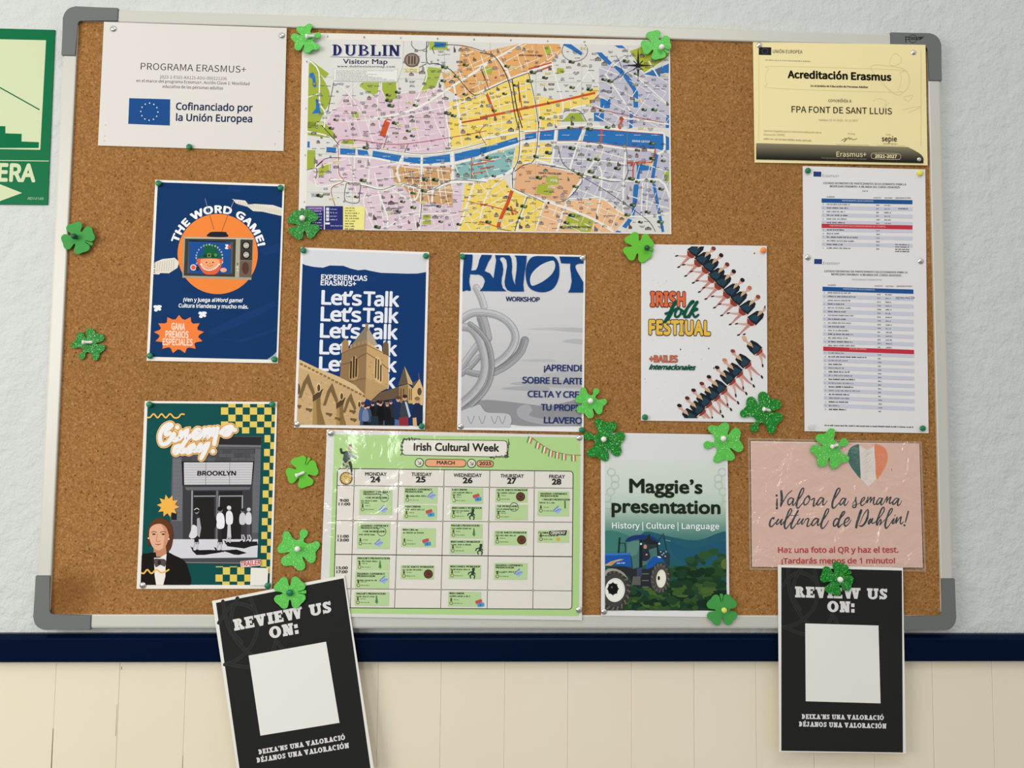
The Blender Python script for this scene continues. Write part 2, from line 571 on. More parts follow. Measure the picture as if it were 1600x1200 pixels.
        for a, b in zip(P, P[1:]):
            L = math.hypot(b[0] - a[0], b[1] - a[1])
            D.append(((b[0] - a[0]) / L, (b[1] - a[1]) / L))
        lf, rt = [], []
        for i, p in enumerate(P):
            d0 = D[i - 1] if i else (D[-1] if closed else D[0])
            d1 = D[i] if i < n - 1 else (D[0] if closed else D[-1])
            tx, ty = d0[0] + d1[0], d0[1] + d1[1]
            L = math.hypot(tx, ty) or 1
            tx, ty = tx / L, ty / L
            k = p[2] / 2 / max(.55, tx * d1[0] + ty * d1[1])
            lf.append((p[0] + ty * k, p[1] - tx * k))
            rt.append((p[0] - ty * k, p[1] + tx * k))
        for i in range(n - 1): s.raw([lf[i], lf[i + 1], rt[i + 1], rt[i]], col, stk * (i % 40))
        if cap and not closed:
            for p, d, q in ((P[0], (-D[0][0], -D[0][1]), 0), (P[-1], D[-1], 1)):
                r, t0 = p[2] / 2, math.atan2(d[1], d[0])
                s.raw([(p[0] + r * math.cos(t0 + PI * (k / 6 - .5)), p[1] + r * math.sin(t0 + PI * (k / 6 - .5))) for k in range(7)], col, .1)

    def loop(s, pts, w, col, smooth=0):
        s.line(list(pts) + [pts[0]] if not smooth else spline(pts, smooth, True) + [pts[0]], w, col)

    def upvec(s):
        if hasattr(s, 'up'): return s.up
        a, b = Vector(s.px(.5, 0)), Vector(s.px(.5, 1))
        d = (a - b).normalized()
        return d.x, d.y

    def lay(s, vs, fs, cap, x0, y0, x1, y1, h, col, arc=None, ref=None, first=True, up=0.0, stack=False):
        lo, hi = ref or (min(v[0] for v in vs), max(v[0] for v in vs))
        ux, uy = s.upvec()
        if first: s.nxt()
        Q = []
        for x, y in vs:
            u, v = (x - lo) / (hi - lo), y / cap
            if arc:
                cx, cy, r, a0, a1 = arc
                t = math.radians(a0 + u * (a1 - a0))
                Q.append((cx + (r + v * h) * math.cos(t), cy - (r + v * h) * math.sin(t)))
            else: Q.append((x0 + u * (x1 - x0) + v * h * ux, y0 + u * (y1 - y0) + v * h * uy))
        for k, f in enumerate(fs): s.raw([Q[i] for i in f], col, k % 13 * .25 if stack else up)
        return lo, hi

    def text(s, t, x0, y0, x1, y1, h, col, font='N', bold=0.0, slant=0.0, arc=None, outline=None, space=1.0):
        vs, fs = glyphs(t, font, 0.0, slant, space)
        if not vs: return
        ref = (min(v[0] for v in vs), max(v[0] for v in vs))

        def strike(b, c, m=8):
            # heavier lettering: the same glyphs struck several times, a hair apart
            b *= BOLD.get(font, 1.0)
            n = 0 if b < .003 else 2 if h / (1 if callable(s.crop) else s.crop[2]) < 4 else m
            off = [(0, 0)] + [(b * math.cos(2 * PI * k / n), b * math.sin(2 * PI * k / n)) for k in range(n)]
            if n >= 8 and b > .026: off += [(b * .5 * math.cos(PI * k / 3), b * .5 * math.sin(PI * k / 3)) for k in range(6)]
            for k, (dx, dy) in enumerate(off):
                s.lay([(x + dx, y + dy) for x, y in vs], fs, capheight(font), x0, y0, x1, y1, h, c, arc, ref, k == 0, .25 * k)
        if outline: strike(bold + outline[1], outline[0], 20)
        if outline: s.lv += 8
        strike(bold, col)
        s.lv += 4 if s.auto and bold >= .003 else 0

    def slabs(s, t, x0, y0, x1, y1, h, col, T=.3, S=.18, hh=.17, gap=.05):
        polys, w = slabtext(t, T, S, hh, gap)
        vs, fs = [], []
        for q in polys:
            fs.append(tuple(range(len(vs), len(vs) + len(q))))
            vs += q
        s.lay(vs, fs, 1.0, x0, y0, x1, y1, h, col, None, (0, w), True, 0.0, True)
        s.lv += 3

    def greek(s, x0, y0, x1, y1, h, col, seed=0, words=None, bold=.42):
        """print too small to read in the photograph: a run of letter-like marks (baseline from x0,y0 to x1,y1)"""
        rn = random.Random(seed * 7919 + int(x0 * 3 + y0 * 5))
        s.nxt()
        L = math.hypot(x1 - x0, y1 - y0)
        if L < 1: return
        dx, dy = (x1 - x0) / L, (y1 - y0) / L
        t, n = 0.0, rn.randint(3, 8)
        while t < L - h * .3:
            if n == 0:
                t += h * .45
                n = rn.randint(2, 9)
                continue
            n -= 1
            w = h * rn.choice((.35, .5, .55, .6))
            hh = h * rn.choice((.72, .72, .72, 1.0))
            st = h * bold * .45
            k = rn.random()
            a = (x0 + dx * t, y0 + dy * t)
            rr = lambda u0, v0, u1, v1: s.raw([(a[0] + u0, a[1] - v0), (a[0] + u1, a[1] - v0), (a[0] + u1, a[1] - v1), (a[0] + u0, a[1] - v1)], col)
            rr(0, 0, st, hh)
            if k < .5: rr(0, 0, w * .8, st)
            if k > .3: rr(w * .8 - st, 0, w * .8, hh * .75)
            if k > .2: rr(0, h * .72 - st, w * .8, h * .72)
            t += w

    def frame(s, quad):
        (a, b, c, d) = quad
        return lambda u, v: (a[0] * (1 - u) * (1 - v) + b[0] * u * (1 - v) + c[0] * u * v + d[0] * (1 - u) * v,
                             a[1] * (1 - u) * (1 - v) + b[1] * u * (1 - v) + c[1] * u * v + d[1] * (1 - u) * v)

    def done(s, film_mat=None, film_name='film', lift=None):
        for p in s.parts:
            if not p['faces']: continue
            cols = sorted({c for _, c, _ in p['faces']})
            bm = bmesh.new()
            for pts, c, l in p['faces']:
                vs = [bm.verts.new((x, y, l * .001)) for x, y in pts]
                f = bm.faces.new(vs)
                f.material_index = cols.index(c)
            tri = [f for f in bm.faces if len(f.verts) > 4]
            bm.normal_update()
            if tri: bmesh.ops.triangulate(bm, faces=tri, ngon_method='EAR_CLIP')
            if p['clip']:
                k = p['clip']
                cen = Vector((sum(a for a, _ in k) / len(k), sum(b for _, b in k) / len(k), 0))
                for a, b in zip(k, k[1:] + k[:1]):
                    no = Vector((b[1] - a[1], -(b[0] - a[0]), 0))
                    if no.dot(cen - Vector((*a, 0))) > 0: no = -no
                    bmesh.ops.bisect_plane(bm, geom=bm.verts[:] + bm.edges[:] + bm.faces[:], dist=1e-7, plane_co=(*a, 0), plane_no=no, clear_outer=True)
            if not bm.verts: continue
            lo = [min(v.co[i] for v in bm.verts) for i in (0, 1)]
            hi = [max(v.co[i] for v in bm.verts) for i in (0, 1)]
            us = [s.uv(x, y) for x in (lo[0], hi[0]) for y in (lo[1], hi[1])]
            for ax, n in ((0, s.nu), (1, s.nv)):
                mn, mx = min(u[ax] for u in us), max(u[ax] for u in us)
                for i in range(1, n):
                    t = i / n
                    if not mn < t < mx: continue
                    a, b = (s.px(t, 0), s.px(t, 1)) if ax == 0 else (s.px(0, t), s.px(1, t))
                    bmesh.ops.bisect_plane(bm, geom=bm.verts[:] + bm.edges[:] + bm.faces[:], dist=1e-7, plane_co=(*a, 0), plane_no=(b[1] - a[1], -(b[0] - a[0]), 0))
            for v in bm.verts:
                u = s.uv(v.co.x, v.co.y)
                lv = v.co.z / .001
                w = at(v.co.x, v.co.y, s.depth(*u))
                v.co = w - s.origin - Vector((0, FIRST + lv * s.step, 0))
            for f in bm.faces:
                f.normal_update()
                if f.normal.y > 0: f.normal_flip()
            me = bpy.data.meshes.new(p['name'])
            bm.to_mesh(me)
            bm.free()
            for c in cols: me.materials.append(mat(c))
            o = link(p['name'], me, s.root)
            if p['label']: o['label'] = p['label']
            if p['kind']: o['kind'] = p['kind']
        if film_mat:
            n = 40
            bm = bmesh.new()
            off = Vector((0, FIRST + (s.lv + 4) * s.step, 0))
            V = [[bm.verts.new(s.surf(i / n, j / n) - s.origin - off - Vector((0, lift(i / n, j / n) if lift else 0, 0))) for i in range(n + 1)] for j in range(n + 1)]
            for j in range(n):
                for i in range(n): bm.faces.new((V[j][i], V[j][i + 1], V[j + 1][i + 1], V[j + 1][i]))
            from_bm(film_name, bm, film_mat, s.root, True)
        return s

# ---------------------------------------------------------------- the setting: wall, rail, painted boards
LIP, CORK_Y, WALL_Y = 0.0, 0.0045, 0.023
bm = bmesh.new()
z_rail_top, z_front_top, z_bot = at(800, 989.5, WALL_Y - .004).z, at(800, 998.5, .006).z, at(800, 1034.5, .006).z
# the rail: a flat ledge, a bevel and an upright front, running the whole width
prof = [(WALL_Y, z_rail_top), (.0135, z_rail_top), (.0075, z_front_top + .0012), (.006, z_front_top - .0012), (.006, z_bot + .0015), (.0075, z_bot), (WALL_Y, z_bot)]
XL, XR = -1.2, 2.7
va = [[bm.verts.new((x, y, z)) for y, z in prof] for x in (XL, XR)]
for i in range(len(prof)):
    j = (i + 1) % len(prof)
    bm.faces.new((va[0][i], va[0][j], va[1][j], va[1][i]))
for v in va: bm.faces.new(v)
tag(from_bm('trim_1', bm, M_NAVY), 'navy blue gloss-painted wooden rail along the wall below the board', kind='structure')

bm = bmesh.new()
vs = [bm.verts.new(p) for p in ((XL, WALL_Y, z_rail_top - .02), (XR, WALL_Y, z_rail_top - .02), (XR, WALL_Y, ZO + 1.75), (XL, WALL_Y, ZO + 1.75))]
bm.faces.new(vs)
tag(from_bm('wall_back', bm, M_WALL), 'rough white plastered wall', kind='structure')

# painted boards below the rail, each a little proud or shy of its neighbour, with tight joints
bm = bmesh.new()
rb = random.Random(5)
JOINTS = [-15, 83, 183, 287, 390, 490, 589, 688, 788, 887, 987, 1085, 1182, 1272, 1366, 1459, 1553, 1645]
xs = [at(p, 1150, .0205).x for p in JOINTS]
xs = [xs[0] - .104 * k for k in range(10, 0, -1)] + xs + [xs[-1] + .1 * k for k in range(1, 11)]
for a, b in zip(xs, xs[1:]):
    y = .0205 + rb.uniform(-.0002, .0002)
    g = .00012
    q = [(a + g, y + .0004), (a + g + .0008, y), (b - g - .0008, y), (b - g, y + .0004)]
    lo = [bm.verts.new((x, yy, ZO - 1.12)) for x, yy in q]
    hi = [bm.verts.new((x, yy, z_bot + .002)) for x, yy in q]
    for i in range(3): bm.faces.new((lo[i], lo[i + 1], hi[i + 1], hi[i]))
vs = [bm.verts.new(p) for p in ((XL, .0214, ZO - 1.12), (XR, .0214, ZO - 1.12), (XR, .0214, z_bot + .002), (XL, .0214, z_bot + .002))]
bm.faces.new(vs)
low = tag(from_bm('wall_lower', bm, M_CREAM), 'cream painted vertical boards below the navy rail', kind='structure')
# open cracks in two of the joints
bm = bmesh.new()
for px, y0, y1, w in ((83, 1138, 1260, .0016), (286, 1180, 1260, .0011), (190, 1041, 1046, .001), (183, 1100, 1150, .0006)):
    p, q = at(px, y0, .0203), at(px, y1, .0203)
    bm.faces.new([bm.verts.new(c) for c in ((p.x - w * .2, .02015, p.z), (p.x + w * .2, .02015, p.z), (p.x + w * .5, .02015, q.z), (p.x - w * .5, .02015, q.z))])
tag(from_bm('joint_crack', bm, mat('6a5538', .9, .1, 0, 'dirty_crack'), low), 'dark open crack between boards')

# ---------------------------------------------------------------- the notice board
BW, BH = 1.5, 1.024
board = tag(link('notice_board', None), 'large cork notice board in an aluminium frame with grey plastic corners', 'notice board')
board.location = (BW / 2, 0, ZO)
off = Vector(board.location)


def child(name, bm, m, smooth=False):
    for v in bm.verts: v.co -= off
    return from_bm(name, bm, m, board, smooth)


TW = .0225
bm = bmesh.new()
box(bm, TW * .6, BW - TW * .6, CORK_Y, .018, ZO + TW * .6, ZO + BH - TW * .6)
child('cork_panel', bm, M_CORK)


def rail(p0, p1, inward):
    """one aluminium bar with a rounded outer edge and a thin inner lip"""
    bm = bmesh.new()
    pr = [(.0008, .0195), (0, .012), (.0003, .004), (.0016, .0010), (.0045, 0), (TW - .0015, 0), (TW, .0008), (TW, CORK_Y + .002), (TW * .5, .0195)]
    ends = []
    for p in (p0, p1):
        ends.append([bm.verts.new((p[0] + inward[0] * d, y, p[1] + inward[1] * d)) for d, y in pr])
    n = len(pr)
    for i in range(n): bm.faces.new((ends[0][i], ends[0][(i + 1) % n], ends[1][(i + 1) % n], ends[1][i]))
    for e in ends: bm.faces.new(e)
    return child('frame_rail', bm, M_ALU)


z0, z1 = ZO, ZO + BH
e = .03
rail((e, z1 - .0012), (BW - e, z1 - .0012), (0, -1))
rail((e, z0 + .0012), (BW - e, z0 + .0012), (0, 1))
rail((.0012, z0 + e), (.0012, z1 - e), (1, 0))
rail((BW - .0012, z0 + e), (BW - .0012, z1 - e), (-1, 0))


def cap(cx, cz, sx, sz):
    L, H, r, t = .0905, .0855, .02, .0236
    o = [(L - .002, 0), (L, .002), (L, t), (t + .006, t), (t + .0018, t + .0018), (t, t + .006), (t, H), (.002, H), (0, H - .002)]
    o += [(r - r * math.cos(a), r - r * math.sin(a)) for a in (PI / 2 * k / 8 for k in range(9))]
    bm = bmesh.new()
    prism(bm, [(cx + sx * x, cz + sz * z) for x, z in o], -.0014, .0205)
    bmesh.ops.bevel(bm, geom=[ed for ed in bm.edges if abs(ed.verts[0].co.y - ed.verts[1].co.y) < 1e-6 and ed.verts[0].co.y < 0], offset=.0012, segments=2, affect='EDGES')
    return child('corner_cap', bm, M_CAP)


cap(0, z0, 1, 1)
cap(0, z1, 1, -1)
cap(BW, z0, -1, 1)
trc = cap(BW, z1, -1, -1)
# the maker's mark moulded on the upper right corner piece
mk = Sheet('maker_mark', None, None, [(1413, 53), (1445, 54), (1445, 70), (1413, 69)], (1370, 20, 5.217), (-.00143,) * 4, 0, thick=.00001, nu=1, nv=1)
mk.part('mark_print')
mk.line([(235, 195), (236, 242)], 7, '2e302f')
mk.line([(235, 198), (262, 197), (262, 218), (237, 219)], 6, '2e302f')
for x in (275, 292, 308, 325, 340): mk.line([(x, 200), (x - 4, 219), (x + 10, 219), (x + 11, 203)], 4.5, '2e302f')
mk.loop([(294 + 33 * math.cos(t), 212 + 32 * math.sin(t)) for t in (k * PI / 12 for k in range(24))], 4, '2e302f')
mk.line([(232, 200), (384, 196), (352, 221)], 4, '2e302f')
mk.poly([(340, 200), (384, 195), (356, 219)], '2e302f')
mk.done()
pr = [o for o in mk.root.children if o.name.startswith('mark_print')][0]
bpy.data.objects.remove(mk.sheet)
pr.name = 'maker_mark_print'
pr.parent = trc
pr.location = mk.origin - off
bpy.data.objects.remove(mk.root)
pr['label'] = 'dark moulded maker mark'
pr.name = 'maker_mark'

# ---------------------------------------------------------------- the sign on the wall at the left
S = Sheet('stair_sign', 'green and pale luminous stair sign reading ESCALERA on the wall beside the board', 'sign',
          [(-118, 41.5), (85.8, 46.7), (74.2, 320), (-135, 318)], (0, 0, 3.529), (WALL_Y - .0022,) * 4, 0, '0b7444', nu=1, nv=1, thick=.002, mpaper=mat('0a6a40', .4, .08, 0, 'sign_green'))
PALE = 'c9d2ab'
S.part('stair_pictogram', label='pale luminous panel with green steps and handrail')
S.poly([(-370, 208), (254, 222), (222, 826), (-400, 815)], PALE)
S.poly([(-372, 816), (-372, 420), (-300, 422), (-300, 470), (-240, 472), (-240, 520), (-180, 522), (-180, 566), (-120, 568), (-120, 612), (-60, 612), (-60, 655), (-2, 656), (-2, 695), (30, 696), (30, 735), (120, 738), (119, 780), (215, 784), (214, 816)], '0a6a40')
S.line([(-300, 300), (-150, 395), (0, 483), (216, 604)], 7, '0a6a40')
S.part('sign_lettering', label='pale letters and arrow')
S.line([(-400, 880), (268, 888)], 4, PALE)
S.text('ESCALERA', -345, 990, 190, 1000, 92, PALE, 'N', .035)
S.poly([(-330, 1040), (-20, 1044), (-20, 1008), (122, 1064), (-24, 1118), (-23, 1086), (-335, 1080)], PALE)
S.text('RD14149', 152, 1101, 240, 1103, 14, 'a9c9a0', 'N', 0.0, .25)
S.done()

# ================================================================ sheets pinned to the cork
W = 'e0dcd4'

# ---------------------------------------------------------------- white programme notice
S = Sheet('programme_notice', "white notice headed PROGRAMA ERASMUS+ with a blue flag, in the board's upper left corner", 'notice',
          [(162.4, 34), (448, 43.6), (443, 236), (153, 227.4)], (150, 20, 5), (-.0012, -.0012, .003, .003), 0, 'd6d2cb')
S.part('heading')
S.text('PROGRAMA ERASMUS+', 349, 443, 1172, 469, 52, '35322f', 'C', -.004)
S.part('small_print')
S.text('2023-1-ES01-KA121-ADU-000121106', 498, 512, 1020, 527, 24, '55514d', 'C', .004)
S.text('en el marco del programa Erasmus+, Acción Clave 1: Movilidad', 315, 541, 1198, 566, 23, '55514d', 'C', .006)
S.text('educativa de las personas adultas', 520, 586, 992, 600, 23, '55514d', 'C', .006)
S.text('7', 1393, 1040, 1402, 1040, 20, '8a8680', 'C')
for p in ((75, 878), (72, 962), (64, 1000), (1430, 928)): S.ell(*p, 6, 3, 'a8a49c', 8)


def euflag(S, quad, blue='1d4a86', star='e4e6d8', r=.33, n=12, sr=.036):
    S.poly(quad, blue)
    f = S.frame(quad)
    asp = math.hypot(quad[1][0] - quad[0][0], quad[1][1] - quad[0][1]) / math.hypot(quad[3][0] - quad[0][0], quad[3][1] - quad[0][1])
    L = []
    for k in range(n):
        a = 2 * PI * k / n
        cx, cy = .5 + r / asp * math.sin(a), .5 - r * math.cos(a)
        L.append([f(cx + (sr if i % 2 == 0 else sr * .45) / asp * math.sin(PI * i / 5), cy - (sr if i % 2 == 0 else sr * .45) * math.cos(PI * i / 5)) for i in range(10)])
    S.polys(L, star)


S.part('flag_emblem')
euflag(S, [(260, 667), (580, 676), (577, 881), (252, 868)])
S.part('funding_text')
S.text('Cofinanciado por', 626, 757, 1222, 770, 54, '232c52', 'N', .022)
S.text('la Unión Europea', 626, 843, 1218, 855, 54, '232c52', 'N', .022)
S.done()

# ---------------------------------------------------------------- cream accreditation certificate
S = Sheet('accreditation_certificate', 'pale yellow certificate headed Acreditación Erasmus with a dark band along its bottom edge', 'certificate',
          [(1176.4, 65.6), (1446, 70), (1449.4, 258.4), (1179, 254)], (1160, 40, 5), (.002, -.0024, .001, .0028), nu=12, nv=10, bow=.0012, paper='efdda6',
          rip=lambda u, v: .002 * math.sin(v * 9) * u ** 3)
S.part('flag_emblem', label='black and white flag with a ring of stars')
euflag(S, [(128, 168), (226, 170), (225, 231), (127, 229)], '22222a', '8a8268', .36, 12, .05)
S.text('UNIÓN EUROPEA', 238, 214, 468, 219, 26, '5c5440', 'C', .012)
S.greek(178, 272, 537, 284, 8, '8f8463', 1)
S.part('watermark', label='faint grey outlines behind the text')
S.auto = False
S.lv += 1
G = 'd9c994'
S.loop([(262, 318), (1190, 345), (1230, 370), (1240, 430), (1215, 500), (1170, 520), (260, 490), (195, 455), (180, 400), (205, 340)], 3, G, 4)
S.loop([(1000, 320), (1230, 330), (1290, 370), (1305, 440), (1270, 510), (1180, 530)], 4, G, 4)
S.loop([(1150, 300), (1180, 220), (1230, 240), (1240, 280), (1200, 310)], 3, G, 4)
S.line([(1020, 590), (1060, 570), (1120, 590), (1110, 630), (1150, 600)], 4, G, 4)
S.line([(1260, 560), (1330, 545), (1300, 590), (1260, 570)], 4, G, 4)
S.line([(1250, 660), (1330, 640), (1395, 635), (1300, 680)], 5, G, 4)
S.line([(1395, 190), (1395, 940)], 4, 'dac992')
S.line([(128, 240), (128, 900)], 3, 'dac992')
S.auto = True
S.part('heading')
S.text('Acreditación Erasmus', 357, 408, 1160, 430, 54, '17150f', 'C', .034)
S.text('En el ámbito de Educación de Personas Adultas', 534, 478, 980, 488, 14, '2a261a', 'C', .035)
S.text('concedida a', 670, 596, 848, 600, 26, '857a5a', 'C', .01)
S.text('FPA FONT DE SANT LLUIS', 384, 678, 1167, 694, 48, '2f2b20', 'C', .006)
S.text('Validez: 01 02 2023 - 31 12 2027', 596, 745, 903, 750, 14, '9c9070', 'C')
S.part('signatures')
S.text('Servicio Español para la Internacionalización de la', 167, 829, 615, 843, 14, 'a0946f', 'C')
S.text('Educación (SEPIE)', 166, 858, 330, 862, 14, 'a0946f', 'C')
S.greek(166, 890, 540, 906, 13, 'a0946f', 4, bold=.3)
S.text('Firma', 823, 851, 877, 853, 12, 'a0946f', 'C')
S.text('Sello', 1118, 858, 1160, 859, 12, 'a0946f', 'C')
S.line([(772, 898), (810, 880), (790, 910), (830, 875), (835, 890), (850, 880), (860, 892), (893, 884)], 3.5, '6f664c', 4)
S.text('sepie', 1089, 904, 1205, 906, 45, '2b271c', 'B', .006)
S.line([(725, 927), (990, 934)], 2, 'b6a981')
S.line([(1050, 936), (1270, 940)], 2, 'b6a981')
S.greek(1098, 926, 1212, 929, 8, '9c9070', 7)
S.part('bottom_band', label='dark band shading to black')
S.auto = False
for k in range(14):
    a, b = k / 14, (k + 1) / 14
    c = [int(x + (y - x) * (k / 13) ** 1.1) for x, y in zip((0x86, 0x7e, 0x66), (0x24, 0x22, 0x1e))]
    y0, y1, y2, y3 = 920 + 126 * a, 952 + 130 * a, 952 + 130 * b, 920 + 126 * b
    xr0 = 1290 + 122 * math.sin(min(1, a * 1.35) * PI / 2)
    xr1 = 1290 + 122 * math.sin(min(1, b * 1.35) * PI / 2)
    S.poly([(106, y0), (xr0, y0 + 32 * .95), (xr1, y3 + 32 * .95), (106, y3)], '%02x%02x%02x' % tuple(c))
S.auto = True
S.lv += 1
S.text('Erasmus+', 733, 1025, 966, 1027, 38, 'd9cda0', 'C', .008)
S.text('Enriqueciendo vidas, abriendo mentes', 616, 1040, 966, 1050, 11, '8f876c', 'C')
S.loop([(1030, 998), (1205, 1003), (1232, 1015), (1232, 1038), (1205, 1048), (1030, 1042), (1005, 1030), (1005, 1010)], 3, 'cfc39a', 3)
S.text('2021-2027', 1034, 1033, 1203, 1037, 25, 'e6dbb0', 'C', .03)
S.done()


# ---------------------------------------------------------------- two participant lists
def list_table(S, f, rows, y_band2, red_text, ws, seed):
    """f maps (column 0..1, row in lines) to crop pixels; rows: number of lines, y_band2: the line of the red band"""
    S.auto = False
    S.lv += 1
    for r in range(1, rows):
        if r == y_band2: continue
        even = (r % 2 == 0) if r < y_band2 else ((r - y_band2) % 2 == ws)
        if even: S.poly([f(0, r), f(1, r), f(1, r + 1), f(0, r + 1)], 'c6c8d4')
    S.poly([f(0, 0), f(1, 0), f(1, 1.15), f(0, 1.15)], '22558f')
    S.poly([f(0, y_band2 - .08), f(1, y_band2 - .08), f(1, y_band2 + 1.08), f(0, y_band2 + 1.08)], 'bd3742')
    S.lv += 1


L2Q = [(1254.7, 397), (1447, 401), (1451, 676.9), (1257.1, 673.8)]
for k in (0, 1):
    if k == 0:
        S = Sheet('participant_list', "white page with a short table, partly behind a second page, below the yellow certificate", 'list',
                  [(1254.1, 259.5), (1445.7, 264.7), (1449, 541), (1256.5, 537)], (1240, 250, 5.4545), (.003, .003, .0034, .0034), 0, 'dfdddd', 'participant lists')
        dx, dy = 0, 0
    else:
        S = Sheet('participant_list', 'white page with a long striped table of names, overlapping the page above it', 'list',
                  L2Q, (1240, 250, 5.4545), (.0014, .0014, .0028, .0028), 0, 'dfdddd', 'participant lists')
        dx, dy = 6, 745
    S.part('flag_emblem')
    euflag(S, [(170 + dx, 98 + dy), (236 + dx, 100 + dy), (235 + dx, 143 + dy), (169 + dx, 141 + dy)], '233a72', '7f8db0', .33, 12, .05)
    S.text('Erasmus+', 246 + dx, 146 + dy, 388 + dx, 147 + dy, 24, '77757a', 'C', .004)
    S.part('heading')
    S.text('LISTADO DEFINITIVO DE PARTICIPANTES SELECCIONADOS PARA LA', 254 + 9 * k, 205 + dy + 6 * k, 960 + 11 * k, 217 + dy + 5 * k, 17, '3c3a3e', 'N', .03)
    S.text('MOVILIDAD ERASMUS+ A IRLANDA DEL CURSO 2024/2025', 310 + 12 * k, 232 + dy + 5 * k, 905 + 12 * k, 242 + dy + 6 * k, 17, '3c3a3e', 'N', .03)
    if k == 0: S.greek(586, 270, 634, 271, 14, '8a888c', 3)
    else: S.text('PROGRAMAS FORMATIVOS', 497, 1026, 752, 1029, 14, '8a888c', 'N', 0)
    for t, a, b, y in (('NOMBRE', 283, 350, 320), ('PUNTOS', 682, 745, 328), ('DESTINO', 776, 842, 330), ('OBSERVACIONES', 866, 1000, 330)):
        S.text(t, a + 10 * k, y + dy + 7 * k, b + 10 * k, y + dy + 7 * k, 11, '6a686c', 'N', .02)
    S.part('table')
    if k == 0:
        f = lambda c, r: (238 + c * 774 + r * .1, 328 + r * 31.1 + c * 14)
        n, red = 14, 7
        list_table(S, f, n, red, '', 1, 11)
        S.text('PARTICIPANTES SELECCIONADOS', 412, 353, 680, 357, 13, 'b9c8dc', 'N', .01)
        S.text('PARTICIPANTES NO SELECCIONADOS MENOS DE 5 PUNTOS', 308, 566, 782, 575, 13, 'e9b9b6', 'N', .01)
        wid = [205, 180, 155, 180, 168, 160, 0, 150, 115, 265, 238, 135, 205]
    else:
        f = lambda c, r: (246 + c * 774 + r * .35, 1080 + r * 32.05 + c * (24 + r * .25))
        n, red = 32, 16
        list_table(S, f, n, red, '', 1, 12)
        S.text('PARTICIPANTES SELECCIONADOS', 423, 1105, 690, 1113, 13, 'b9c8dc', 'N', .01)
        S.text('LISTA DE ESPERA', 475, 1614, 620, 1620, 13, 'e9b9b6', 'N', .01)
        wid = [195, 235, 195, 140, 195, 155, 220, 155, 205, 140, 180, 215, 170, 210, 230, 0, 140, 330, 175, 125, 130, 180, 205, 225, 215, 210, 270, 180, 180, 165, 95, 150]
    S.auto = False
    for i, w in enumerate(wid):
        if not w: continue
        r = i + 1
        g = lambda c, d=.72: f(c, r + d)
        bold = .55 if r % 2 == 0 else .34
        ink = '4c4a52' if r % 2 == 0 else '6e6c74'
        S.greek(*g(.012), *g(.028), 11, '8a8890', i, bold=.3)
        a = g(.055)
        S.greek(*a, a[0] + w, a[1] + w * .018, 13, ink, i + 50 * k, bold=bold)
        S.greek(*g(.60), *g(.64), 12, '707078', i + 9, bold=.4)
        if (k == 0 and r < 7) or (k == 1 and r < 16): S.greek(*g(.69), *g(.76), 12, '707078', i + 19, bold=.4)
    if k == 0:
        S.text('RENUNCIA', 893, 421, 973, 423, 12, '4c4a52', 'N', .04)
        for y in (725, 745, 765, 783): S.greek(866, y, 985 if y % 2 else 960, y + 3, 11, '55535a', y, bold=.5)
    S.auto = True
    if k == 1:
        S.part('handwriting', label='RENUNCIA written in blue pen')
        S.text('RENUNCIA', 868, 1187, 1028, 1184, 20, '4b5284', 'N', .004, .3)
        S.part('small_print')
        S.greek(262, 2270 - 4, 1020, 2286 - 4, 12, '4a484e', 77, bold=.55)
    S.done()

# ---------------------------------------------------------------- pink sheet in a plastic sleeve
S = Sheet('feedback_sheet', "pink sheet with script lettering and a tricolour heart, in a clear plastic sleeve", 'poster',
          [(1173, 689.2), (1436.4, 693), (1441.8, 886.6), (1175.3, 885.6)], (1160, 670, 5.217), (.0022, .0022, .0018, .0018), 0, 'e6dcd2')
S.part('pink_print', label='pink printed area')
S.poly([(72, 110), (1440, 124), (1466, 1126), (84, 1122)], 'dfbbac')
S.part('tricolour_heart', label='heart in green, white and orange crayon strokes')
S.crop = (1180, 690, 6.154)
S.blob([(1000, 32), (960, 34), (910, 65), (888, 130), (905, 215), (955, 290), (1015, 355), (1012, 250), (1003, 100)], '3f6a62')
S.poly([(1000, 36), (1075, 84), (1145, 42), (1165, 360), (1090, 431), (1015, 355)], 'e2d9d0')
S.blob([(1146, 34), (1190, 32), (1245, 62), (1275, 130), (1262, 215), (1215, 305), (1165, 362), (1155, 200)], 'e2885e')
S.auto = False
S.lv += 1
rn = random.Random(3)
for i in range(24):
    x, y = rn.uniform(905, 985), rn.uniform(60, 320)
    if y - 60 > (x - 880) * 2.6: continue
    S.line([(x, y), (x + rn.uniform(18, 45) * (1 if x < 960 else .5), y - rn.uniform(10, 22))], 2.2, '7c988e', cap=False)
for i in range(20):
    x, y = rn.uniform(1015, 1090), rn.uniform(110, 370)
    S.line([(x, y), (x + rn.uniform(30, 60), y - rn.uniform(18, 36))], 2.2, 'b7aca6', cap=False)
for i in range(16):
    x, y = rn.uniform(1165, 1230), rn.uniform(120, 280)
    S.line([(x, y), (x + rn.uniform(15, 30), y - rn.uniform(10, 20))], 2.2, 'edaa88', cap=False)
S.auto = True
S.line([(1313, 262), (1314, 278)], 4, '3b3032')
INK = '2f3c3e'
S.part('script_heading', label='dark brush script heading')
S.auto = False
S.lv += 1
S.crop = (1195, 755, 13.333)


def brush(pts, w, n=5): S.line([(p[0], p[1]) for p in pts], [x * w for x in ([p[2] if len(p) > 2 else 1 for p in pts])], INK, n, stk=.25)


